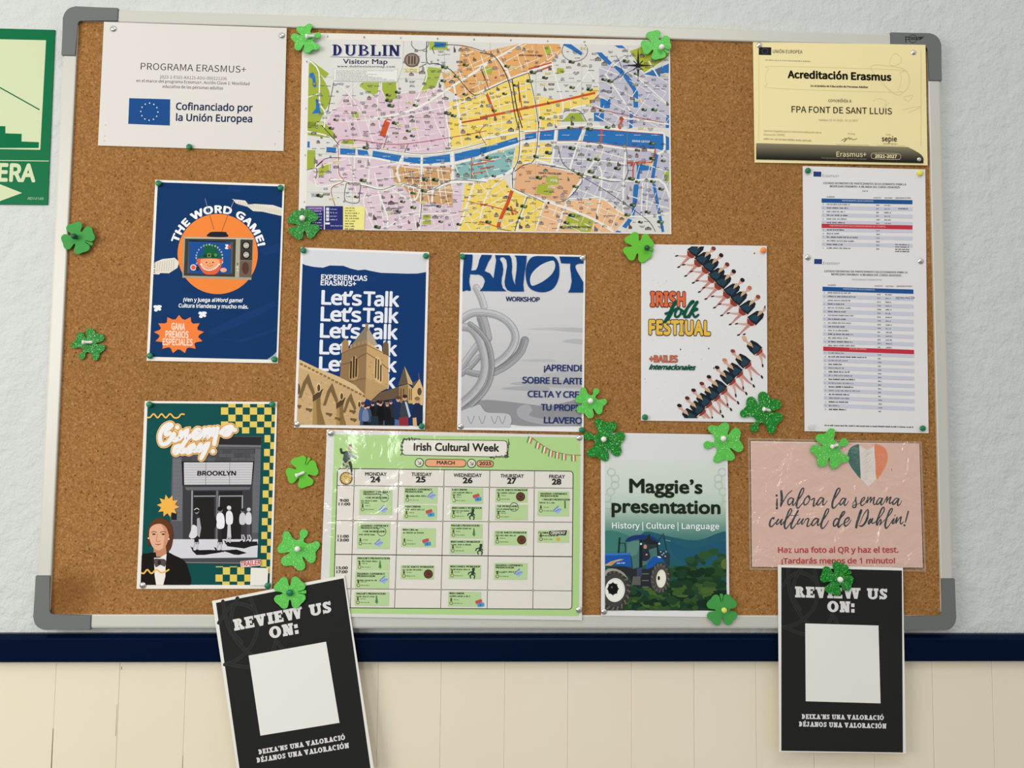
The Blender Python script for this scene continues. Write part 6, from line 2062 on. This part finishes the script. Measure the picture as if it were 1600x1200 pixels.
for p, w in ((A1([(1600, 320), (1410, 265), (1180, 265), (1180, 330)]), .9), (A1([(1120, 225), (1120, 400), (1200, 410), (1310, 460), (1400, 560), (1500, 665), (1600, 630)]), 1.1), (A1([(1060, 440), (1120, 410)]), .9), (A1([(370, 560), (320, 800)]), .8), (A1([(1550, 450), (1600, 560)]), .8), (A2([(0, 310), (110, 340), (180, 440), (230, 560), (270, 780), (300, 900)]), 1.2), (A2([(0, 630), (240, 520), (380, 470)]), 1), (A2([(10, 430), (70, 600)]), .7),
             (A2([(380, 470), (430, 690), (460, 900)]), 1.1), (A2([(250, 520), (290, 760), (330, 900)]), 1.6), (A2([(300, 540), (310, 700)]), 1.2), (A4([(300, 0), (310, 130), (300, 290), (255, 400), (255, 520)]), 1.1), (A4([(460, 0), (430, 290), (340, 340), (270, 390)]), 1.1), (A4([(290, 155), (380, 130)]), .9), (A4([(450, 330), (800, 415), (690, 600), (590, 630)]), .9), (A4([(255, 520), (500, 630)]), .8), (A4([(800, 415), (1130, 465), (1140, 200)]), .8),
             (A4([(610, 200), (650, 330), (760, 410), (950, 520), (1200, 690), (1320, 780), (1370, 860)]), .8), (A4([(370, 590), (300, 760), (270, 860)]), 1), (A4([(160, 840), (270, 860)]), .9), (A3([(0 + 240, 0), (330, 95), (410, 190)]), 1), (A3([(280, 320), (220, 370), (300, 300), (400, 290)]), .8), (A3([(340, 460), (340, 480), (440, 480), (500, 495), (640, 525), (760, 550), (930, 500), (1130, 555), (1250, 500), (1360, 470), (1600, 490)]), .9), (A3([(470, 500), (580, 500), (575, 590), (565, 655), (470, 645), (455, 590), (470, 500)]), .9),
             (A3([(420, 205), (680, 215), (880, 240), (1080, 262), (1330, 235), (1600, 165)]), .7), (A3([(770, 215), (800, 120)]), .7), (A3([(940, 250), (970, 180)]), .8), (A3([(1080, 560), (1070, 760), (1040, 860)]), .9), (A3([(150, 390), (230, 380), (225, 460)]), .8), (A2([(1060, 330), (1110, 450), (1040, 530)]), .6), (A2([(1040, 530), (1240, 420)]), .7), (A3([(870, 880), (1000, 870)]), .9), (A2([(650, 780), (700, 760), (780, 770), (830, 850)]), .9)):
    S.line(p, w, BK, 3, cap=False)
S.lv += 1
cx, cy = A2([(1235, 412)])[0]
for dx, dy in ((0, -28), (0, 24), (-24, 0), (24, 0)): S.poly([(cx - (2.2 if dy else 0), cy - (2.2 if dx else 0)), (cx + dx, cy + dy), (cx + (2.2 if dy else 0), cy + (2.2 if dx else 0))], '1f1f1d')
for dx, dy in ((-7, -7), (7, -7), (7, 7), (-7, 7)): S.line([(cx, cy), (cx + dx, cy + dy)], 1.4, '1f1f1d')
for c_, r_ in ((A1([(1065, 247)])[0], 13.5), (A2([(740, 298)])[0], 20)):
    S.loop([(c_[0] + r_ * math.cos(t), c_[1] + r_ * .82 * math.sin(t)) for t in (2 * PI * i / 24 for i in range(24))], .8, '4a4a48')
for k in range(1, 8): S.line([(480 + k * 71.5, 58 + k * 1.4), (479 + k * 71.5, 360 + k * .8)], .25, '9a9890', cap=False)
for k in range(1, 5): S.line([(480 - k, 60 + k * 60), (1046, 72 + k * 60)], .25, '9a9890', cap=False)
S.lv += 1
S.inc = .012
S.part('map_symbols', MB, 'tiny place names, parking signs, bus stops and building drawings')
NAV, PUR = '3c3f6a', '5a5384'
allr = [(k, v[0]) for k, v in REG.items()]
placed = []
for i in range(6000):
    x, y = rn.uniform(490, 1042), rn.uniform(75, 358)
    if any(abs(x - a) < 8.5 and abs(y - b) < 5.6 for a, b in placed): continue
    if x < 630 and y < 130: continue
    if x < 575 and y > 315: continue
    if 530 < x < 1049 and abs(y - (243 if x < 700 else 243 - (x - 700) * .22 if x < 830 else 212)) < 9: continue
    placed.append((x, y))
    if len(placed) > 900: break
    t = rn.random()
    if t < .60:
        n = rn.choice((1, 1, 2, 2, 3))
        c = rn.choice((NAV, PUR, PUR, '4a4a52', '6a5240', '5c5876'))
        for j in range(n):
            w = rn.uniform(4, 10)
            S.greek(x - w / 2, y + j * 1.9, x + w / 2, y + j * 1.9, 1.3, c, i + j, bold=.5)
    elif t < .67:
        s_ = rn.uniform(1.1, 1.8)
        S.rect(x - s_, y - s_, x + s_, y + s_, rn.choice(('3a4a74', '33343a', '2f5a96', '5a6a8a')))
        S.rect(x - s_ * .3, y - s_ * .6, x + s_ * .6, y + s_ * .2, 'd6d4cc')
    elif t < .77:
        k = rn.uniform(.6, .95)
        g = rn.choice(('3f5434', '4a5440', '4f6a3e', '5a6440'))
        S.poly([(x - 6 * k, y + 1 * k), (x - 5 * k, y - 3 * k), (x - 1 * k, y - 4 * k), (x + 2 * k, y - 2 * k), (x + 7 * k, y - 2 * k), (x + 6 * k, y + 2 * k), (x + 3 * k, y + 3.4 * k), (x - 2 * k, y + 2 * k)], g)
        S.poly([(x - 4 * k, y - 1), (x - 1 * k, y - 2 * k), (x - 1 * k, y + 2 * k), (x - 4 * k, y + 2 * k)], '2a3222')
        S.rect(x + 1 * k, y - 1, x + 5 * k, y + .2, 'a8b08a')
    elif t < .95:
        g = rn.choice(('6a6862', '77756e', '55544e', '8a877e', '6e6058', '5a4a44'))
        w, h = rn.uniform(2.4, 5), rn.uniform(2.4, 4.6)
        q = rn.random()
        if q < .4:
            S.rect(x - w, y - h * .4, x + w, y + h * .6, g)
            S.poly([(x - w * .8, y - h * .4), (x, y - h * 1.1), (x + w * .8, y - h * .4)], g)
            for z in range(3): S.rect(x - w * .7 + z * w * .55, y - h * .2, x - w * .7 + z * w * .55 + w * .22, y + h * .45, 'b9b6ac')
        elif q < .7:
            S.rect(x - w, y - h * .5, x + w, y + h * .5, g)
            for z in range(3): S.rect(x - w * .8 + z * w * .6, y - h * .3, x - w * .8 + z * w * .6 + w * .3, y - h * .05, 'c4c1b6')
            S.rect(x - w * .6, y + h * .05, x + w * .5, y + h * .3, 'a5a298')
        else:
            S.poly([(x - w * .3, y + h), (x - w * .25, y - h * .6), (x, y - h * 1.6), (x + w * .25, y - h * .6), (x + w * .9, y), (x + w * .9, y + h)], g)
    else:
        S.rect(x - 5.5, y - 2, x + 5.5, y + 2, 'e0dab0')
        S.greek(x - 5, y - .1, x + 5, y - .1, 1.3, '5a5644', i)
        S.greek(x - 5, y + 1.6, x + 3, y + 1.6, 1.3, '5a5644', i)
for k in range(18):
    x = 548 + k * 28
    y = 240 + (k * 2.2 if k < 4 else 10) if x < 700 else (243 - (x - 700) * .22 if x < 830 else 211)
    S.greek(x - 6, y + 1, x + 6, y + 1 - (1.6 if 700 < x < 830 else 0), 1.7, 'c3d4e4', k, bold=.4)
S.lv += 1


def T(A, t, x0, y0, x1, y1, h, c, font='N', b=.03):
    (a, b0), (c1, d) = A([(x0, y0), (x1, y1)])
    S.text(t, a, b0, c1, d, h / (5.161 if A in (A1, A3) else 5), c, font, b)


T(A4, 'RIVER LIFFEY', 1190, 160, 1326, 166, 15, 'd9e4ee')
T(A4, 'TRINITY COLLEGE 1592', 455, 408, 636, 414, 13, '3a2c24')
T(A4, 'MERRION SQUARE', 686, 832, 874, 833, 15, '2c3a24')
T(A3, 'MEDIEVAL AREA', 940, 460, 1142, 460, 13, '3a2a20')
T(A3, 'THE LIBERTIES', 768, 664, 886, 665, 14, '4a3f6a')
T(A3, 'ANTIQUE', 834, 708, 902, 708, 13, '4a3f6a')
T(A3, 'SHOP', 846, 727, 888, 727, 13, '4a3f6a')
T(A3, 'QUARTER', 832, 746, 904, 746, 13, '4a3f6a')
T(A3, 'CATHEDRAL DISTRICT', 1090, 684, 1236, 684, 11, '4a3f6a')
T(A2, 'NORTH GEORGIAN AREA', 305, 338, 482, 340, 12, '5a2f1c')
S.auto = True
S.inc = .25
S.part('map_title', label='navy serif title')
S.poly(A1([(345, 215), (930, 225), (925, 430), (880, 560), (370, 545), (345, 350)]), 'd5d3cd')
S.crop = (450, 20, 5.161)
S.slabs('DUBLIN', 361, 350, 911, 355, 88, '8f98b8', .17, .06, .07)
S.slabs('DUBLIN', 355, 345, 905, 349, 88, '1f2450', .17, .06, .07)
S.line([(345, 357), (910, 367)], 4, '2a3060')
S.text('Visitor Map', 445, 412, 802, 414, 38, '2a2c50', 'B', .02)
S.text('www.dublinvisitormap.com', 397, 441, 862, 444, 18, '3a3c58', 'B', .02, space=1.15)
S.poly([(370, 452), (886, 458), (880, 557), (368, 550)], 'dedcd6')
S.auto = False
S.lv += 1
S.loop([(370, 452), (886, 458), (880, 557), (368, 550)], 2, 'a5a39c')
for k in range(9): S.greek(386, 468 + k * 9.6, 386 + (470, 250, 240, 330, 260, 300, 380, 410, 480)[k], 468 + k * 9.6 + 4, 6.5, '77767a', k, bold=.35)
S.auto = True
S.part('bronze_medal_picture', label='brown round medal')
S.ell(999, 382, 62, 57, '6a5a50', 30)
S.ell(999, 382, 50, 46, '8f8074', 30)
for x in (975, 1000, 1022): S.line([(x, 410), (x + 2, 355)], 12, '4f4038')
S.poly([(935, 440), (1058, 442), (1056, 482), (932, 478)], 'dcd4a6')
S.greek(942, 460, 1048, 462, 9, '6a6448', 3)
S.greek(950, 474, 1040, 476, 9, '6a6448', 4)
S.crop = (450, 190, 5.161)
S.part('map_legend', label='navy and yellow key panels')
S.poly([(142, 683), (443, 683), (443, 872), (142, 872)], '2b2f6c')
S.poly([(290, 683), (298, 683), (298, 872), (290, 872)], 'd9d6d0')
S.poly([(142, 683), (290, 683), (290, 720), (142, 720)], '6a5590')
S.poly([(447, 684), (622, 686), (614, 874), (445, 872)], 'e4dc88')
S.auto = False
S.lv += 1
for k in range(9):
    S.greek(460, 703 + k * 21, 460 + (80, 85, 120, 95, 115, 85, 75, 80, 70)[k], 704 + k * 21, 13, '4f4c30', k, bold=.4)
    if k < 8: S.greek(170, 704 + k * 23, 275, 705 + k * 23, 11, 'cdb9cf', k + 20, bold=.4)
    if k < 4:
        S.rect(308, 695 + k * 28, 332, 718 + k * 28, 'cfd0d6')
        S.greek(340, 712 + k * 28, 400, 713 + k * 28, 11, 'b9bcd4', k + 40, bold=.35)
S.rect(302, 815, 338, 830, 'e0e0e0')
S.greek(345, 845, 438, 846, 10, 'b9bcd4', 70, bold=.35)
S.auto = True
S.crop = (0, 0, 1)
S.part('map_border', label='grid letters and figures in the white margin')
S.auto = False
S.lv += 1
for k, ch in enumerate('ABCDEFGH'): S.text(ch, 511 + k * 57.3, 58.6 + k * 1.2, 513 + k * 57.3, 58.6 + k * 1.2, 2.6, '4a4a4a', 'N', .02)
for k in range(5): S.text(str(k + 1), 478.5 - k * 1.2, 98 + k * 73, 480 - k * 1.2, 98 + k * 73, 2.6, '4a4a4a', 'N', .02)
S.auto = True
S.done()

# ================================================================ foam clovers
SH = [(1.02, 0), (.97, .15), (.80, .21), (.63, .13), (.48, .09), (.40, .17), (.38, .34), (.47, .52), (.62, .68), (.65, .86), (.50, .98), (.32, .94), (.10, .86), (-.08, .96), (-.30, 1.0), (-.46, .88), (-.45, .68), (-.34, .48), (-.27, .33),
      (-.38, .36), (-.56, .55), (-.78, .63), (-.96, .52), (-1.0, .30), (-.90, .13)]
SHAM = SH + [(-.87, 0)] + [(x, -y) for x, y in SH[::-1][:-1]]
leaf = [(.46, .06), (.66, .10), (.88, .14), (1.0, .31), (.96, .50), (.83, .63), (.73, .71), (.66, .79), (.52, .95), (.32, 1.0), (.14, .88), (.09, .64), (.045, .44)]
leaf2 = [(-x, y) for x, y in leaf[::-1]]
FOUR = [(1.04, .06), (.98, .11), (.70, .055), (.44, .03)] + leaf[1:] + leaf2[:-1] + [(-.44, .03)]
FOUR = FOUR + [(-.44, -.03)] + [(x, -y) for x, y in FOUR[::-1][1:]] + [(1.06, 0)]


def clover_mesh(name, outline, m):
    bm = bmesh.new()
    q = spline(outline, 3, True)
    prism(bm, [(x * .025, y * .025) for x, y in q], -.0022, 0)
    ed = [e for e in bm.edges if e.verts[0].co.y < -.002 and e.verts[1].co.y < -.002]
    bmesh.ops.bevel(bm, geom=ed, offset=.0004, segments=2, affect='EDGES')
    big = [f for f in bm.faces if len(f.verts) > 4]
    bmesh.ops.recalc_face_normals(bm, faces=bm.faces)
    bmesh.ops.triangulate(bm, faces=big)
    me = bpy.data.meshes.new(name)
    bm.to_mesh(me)
    bm.free()
    me.materials.append(m)
    return me


GM = {'L': glitter('light_green_glitter_foam', '4fb443', '5abf4d', '72ce64', 'b8eaa8', .32), 'D': glitter('dark_green_glitter_foam', '055c12', '0b8420', '3cb850', 'c4ecb4'),
      'p': mat('66bb3a', .7, .2, 0, 'bright_green_foam'), 'q': mat('439648', .7, .2, 0, 'green_foam')}
CM = {}
CLOV = [  # centre in the photograph, size (1 = 25 mm), stem direction, shape, material, depth of its back, label
    (479.2, 60.3, .97, 20, 'S', 'L', -.0026, 'light green glitter shamrock over the upper left corner of the street map'),
    (1025.3, 70, .97, -31, 'F', 'L', -.0026, 'light green four-leaf clover over the upper right corner of the street map'),
    (474.4, 350, 1.02, 98, 'F', 'D', .0012, 'dark green glitter four-leaf clover over the lower left corner of the street map'),
    (121.8, 371.6, 1.0, -24, 'F', 'q', -.0012, 'plain mid green four-leaf clover with a dark pin, at the left edge of the cork'),
    (138.8, 539.2, 1.02, 241, 'S', 'D', .0030, 'dark glitter shamrock alone on the cork, left of the word game poster'),
    (997.7, 386.2, 1.0, -9, 'F', 'p', .0008, 'plain bright green four-leaf clover at the upper left corner of the folk festival poster'),
    (922.7, 628.2, 1.0, 62, 'S', 'L', .0012, 'light glitter shamrock over the right edge of the KNOT poster'),
    (943.3, 687.7, 1.34, 166, 'S', 'D', .0010, 'dark glitter shamrock over the upper left corner of the tractor poster'),
    (1191.3, 646.3, 1.36, 240, 'S', 'D', .0010, 'dark glitter shamrock over the lower right corner of the folk festival poster'),
    (1130, 691.3, 1.29, 190, 'S', 'L', .0010, 'light glitter shamrock over the upper right corner of the tractor poster'),
    (1298.7, 702, 1.27, 28, 'S', 'L', -.0012, 'light glitter shamrock overlapping the top edge of the pink sheet'),
    (472, 737.3, .98, 64, 'F', 'p', .0030, 'plain bright green four-leaf clover on bare cork between cinema poster and calendar'),
    (466, 857.7, 1.29, 72, 'S', 'L', .0030, 'light glitter shamrock on bare cork between cinema poster and calendar'),
    (452.7, 926.2, 1.0, 3, 'F', 'L', -.0058, 'light green four-leaf clover on the top edge of the tilted review poster'),
    (1128.3, 953.2, 1.0, 92, 'F', 'q', -.0030, 'plain mid green four-leaf clover at the lower right corner of the tractor poster'),
    (1307.7, 904.4, 1.03, 25, 'F', 'D', -.0046, 'dark glitter four-leaf clover on the top edge of the upright review poster')]
for x, y, s_, ang, sh, m, yb, lab in CLOV:
    if (sh, m) not in CM: CM[(sh, m)] = clover_mesh('shamrock' if sh == 'S' else 'clover', SHAM if sh == 'S' else FOUR, GM[m])
    o = link('shamrock_cutout' if sh == 'S' else 'clover_cutout', CM[(sh, m)])
    o.location = at(x, y, yb - .002)
    o.location.y = yb
    o.rotation_euler = (0, -math.radians(ang), 0)
    o.scale = (s_, 1, s_)
    tag(o, lab, 'clover', 'foam clovers')


# ================================================================ pins
def lathe(bm, prof, n=24, mi=0):
    """turn (radius, height along -y) about the y axis"""
    R = []
    for r, h in prof:
        R.append([bm.verts.new((r * math.cos(2 * PI * k / n), -h, r * math.sin(2 * PI * k / n))) for k in range(n)] if r > 1e-7 else [bm.verts.new((0, -h, 0))])
    for a, b in zip(R, R[1:]):
        for k in range(n):
            if len(a) == 1 and len(b) == 1: continue
            if len(a) == 1: f = bm.faces.new((a[0], b[k], b[(k + 1) % n]))
            elif len(b) == 1: f = bm.faces.new((a[k], b[0], a[(k + 1) % n]))
            else: f = bm.faces.new((a[k], b[k], b[(k + 1) % n], a[(k + 1) % n]))
            f.material_index = mi


def pinmesh(kind, head):
    bm = bmesh.new()
    if kind == 'tack':      # domed metal thumbtack with a rolled rim
        lathe(bm, [(0, -.004), (.0006, -.003), (.0006, 0), (.0040, .0001), (.0050, .0003), (.0051, .0007), (.0047, .0011), (.0040, .0017), (.0030, .0023), (.0017, .0027), (0, .0029)])
    elif kind == 'dome':    # round plastic head
        lathe(bm, [(0, -.005), (.0006, -.004), (.0006, 0), (.0022, 0), (.0042, .0007), (.0051, .0018), (.0053, .0030), (.0050, .0042), (.0041, .0052), (.0026, .0058), (0, .0060)])
    elif kind == 'ball':    # map pin: steel needle, ball head standing off
        lathe(bm, [(0, -.006), (.0006, -.005), (.0006, .0022), (.0016, .0023), (.0032, .0032), (.0044, .0052), (.0047, .0070), (.0044, .0089), (.0033, .0106), (.0017, .0114), (0, .0116)])
    elif kind == 'barrel':  # push pin seen from its side
        lathe(bm, [(0, -.006), (.0006, -.005), (.0006, .0), (.0020, .0002), (.0026, .0010), (.0026, .0030), (.0024, .0090), (.0030, .0125), (.0040, .0142), (.0038, .0156), (.0022, .0163), (0, .0165)])
    me = bpy.data.meshes.new(kind)
    bmesh.ops.recalc_face_normals(bm, faces=bm.faces)
    bm.to_mesh(me)
    bm.free()
    for p in me.polygons: p.use_smooth = True
    me.materials.append(head)
    return me


m, t, b = nodes('clear_plastic')
b.inputs['Base Color'].default_value = col4('e2e0de')
b.inputs['Alpha'].default_value = .42
b.inputs['Roughness'].default_value = .12
M_CLEAR = m
PC = {'steel': M_STEEL, 'green': mat('0a744a', .3, .5, 0, 'green_plastic'), 'dark': mat('0c4a38', .3, .5, 0, 'dark_green_plastic'), 'white': mat('e6e4da', .35, .5, 0, 'white_plastic'),
      'orange': mat('f08a3c', .35, .5, 0, 'orange_plastic'), 'yellow': mat('e0d84a', .35, .5, 0, 'yellow_plastic'), 'lime': mat('ccd860', .35, .5, 0, 'lime_plastic'), 'clear': M_CLEAR}
PM = {}


def pin(kind, colour, x, y, yb, label, group, tilt=None, s_=1.0):
    """x, y: where the photograph shows the head; yb: depth of the surface it is pushed into; tilt: lean of the pin as (angle in the board's plane, lean from upright)"""
    if (kind, colour) not in PM: PM[(kind, colour)] = pinmesh(kind, PC[colour])
    o = link({'tack': 'thumbtack', 'dome': 'drawing_pin', 'ball': 'map_pin', 'barrel': 'push_pin'}[kind], PM[(kind, colour)])
    hh = {'tack': .0015, 'dome': .003, 'ball': .007, 'barrel': .008}[kind]
    ax = Vector((0, -1, 0))
    if tilt:
        a, l = math.radians(tilt[0]), math.radians(tilt[1])
        ax = Vector((math.sin(l) * math.cos(a), -math.cos(l), math.sin(l) * math.sin(a)))
    q = ax.to_track_quat('-Y', 'Z')
    head = at(x, y, yb + ax.y * hh)
    o.location = head - ax * hh * s_
    o.rotation_mode = 'QUATERNION'
    o.rotation_quaternion = q
    o.scale = (s_, s_, s_)
    tag(o, label, 'pin', group)
    return o


SG, DG = 'steel thumbtacks', 'green drawing pins'
NO = 'programme notice'
for x, y, yb, lab in ((176.4, 44.2, -.0014, 'upper left corner of the white programme notice'), (440, 54.6, -.0014, 'upper right corner of the white programme notice'), (1186.6, 70, .0016, 'upper left corner of the yellow certificate'),
                      (1428, 81.6, -.0024, 'upper right corner of the yellow certificate'), (1436, 249, .0006, 'lower right corner of the yellow certificate'), (1262.6, 401.8, .0010, 'upper left corner of the longer list'),
                      (1439.3, 407.7, .0010, 'upper right corner of the longer list'), (516.5, 676.5, -.0012, 'upper left corner of the green calendar'), (905.3, 684.5, .0010, 'upper right corner of the green calendar'),
                      (904.8, 953.3, -.0032, 'lower right corner of the green calendar'), (910.5, 402.7, .0026, 'upper right corner of the KNOT poster'), (720, 666, .0026, 'lower left corner of the KNOT poster'),
                      (463.9, 662.5, .0026, 'lower left corner of the church poster'), (944, 956, -.0010, 'lower left corner of the tractor poster'), (222.7, 914.8, .0026, 'lower left corner of the cinema poster')):
    pin('tack', 'steel', x, y, yb, 'polished steel thumbtack at the ' + lab, SG)
for x, y, yb, lab in ((295.8, 229.4, .0026, 'bottom edge of the white programme notice'), (247.6, 286.3, .0026, 'upper left corner of the word game poster'), (438.3, 293.2, .0026, 'upper right corner of the word game poster'),
                      (234.2, 556, .0026, 'lower left corner of the word game poster'), (428.7, 561.4, .0026, 'lower right corner of the word game poster'), (233.3, 631.9, .0026, 'upper left corner of the cinema poster'),
                      (425.3, 631.9, .0026, 'upper right corner of the cinema poster'), (418.1, 915.3, .0026, 'lower right corner of the cinema poster'), (474, 391.3, .0026, 'upper left corner of the church poster'),
                      (665.5, 399.9, .0026, 'upper right corner of the church poster'), (658.8, 666, .0026, 'lower right corner of the church poster'), (722.7, 400.7, .0026, 'upper left corner of the KNOT poster'),
                      (909.2, 671.9, .0026, 'lower right corner of the KNOT poster'), (1007.9, 651.9, .0026, 'lower left corner of the folk festival poster'), (1262.6, 266.5, .0026, 'upper left corner of the shorter list'),
                      (1442, 669.2, .0024, 'lower right corner of the longer list')):
    pin('dome', 'green', x, y, yb, 'green drawing pin at the ' + lab, DG, s_=.94)
pin('dome', 'orange', 1192.7, 390.8, .0026, 'orange drawing pin at the upper right corner of the folk festival poster', None, s_=.95)
pin('dome', 'yellow', 1438, 270.2, .0026, 'yellow drawing pin at the upper right corner of the shorter list', None, s_=.95)
pin('dome', 'clear', 1267.5, 667, .0024, 'clear drawing pin at the lower left corner of the longer list', None, s_=.95)
WG = 'white pins through the clovers'
CF = -.0022
for x, y, yb, lab in ((1033.8, 73.5, -.0048, 'clover at the upper right corner of the street map'), (472.4, 340.7, -.0010, 'clover at the lower left corner of the street map'), (922.7, 626.4, -.0010, 'shamrock on the edge of the KNOT poster'),
                      (943.3, 686.3, -.0012, 'shamrock at the upper left corner of the tractor poster'), (1130.3, 685.3, -.0012, 'shamrock at the upper right corner of the tractor poster'), (464.7, 857.7, .0008, 'lower shamrock beside the calendar'),
                      (1312.9, 905.6, -.0068, 'clover on the upright review poster')):
    pin('ball', 'white', x, y, yb, 'round white pin head in the ' + lab, WG, s_=1.0)
for x, y, yb, a, lab in ((484.5, 56.5, -.0048, 197, 'shamrock at the corner of the street map'), (136.5, 534.8, .0008, 185, 'shamrock left of the word game poster'), (1198, 640.3, -.0012, 171, 'shamrock at the corner of the folk festival poster'),
                         (1304.3, 696.7, -.0034, 192, 'shamrock on the pink sheet'), (468.8, 740.8, .0008, 205, 'upper clover beside the calendar')):
    pin('barrel', 'white', x, y, yb, 'white push pin leaning over in the ' + lab, WG, (a, 66), .95)
pin('ball', 'dark', 116, 369.3, -.0034, 'dark green pin in the clover at the left edge of the cork', None, (140, 30))
pin('ball', 'dark', 1011, 387.3, -.0014, 'dark green pin in the clover at the upper left of the folk festival poster', None)
pin('dome', 'green', 452.5, 926.3, -.0080, 'green drawing pin in the clover on the tilted review poster', None)
pin('ball', 'lime', 1131.5, 953.5, -.0052, 'lime yellow pin in the clover at the lower right of the tractor poster', None)
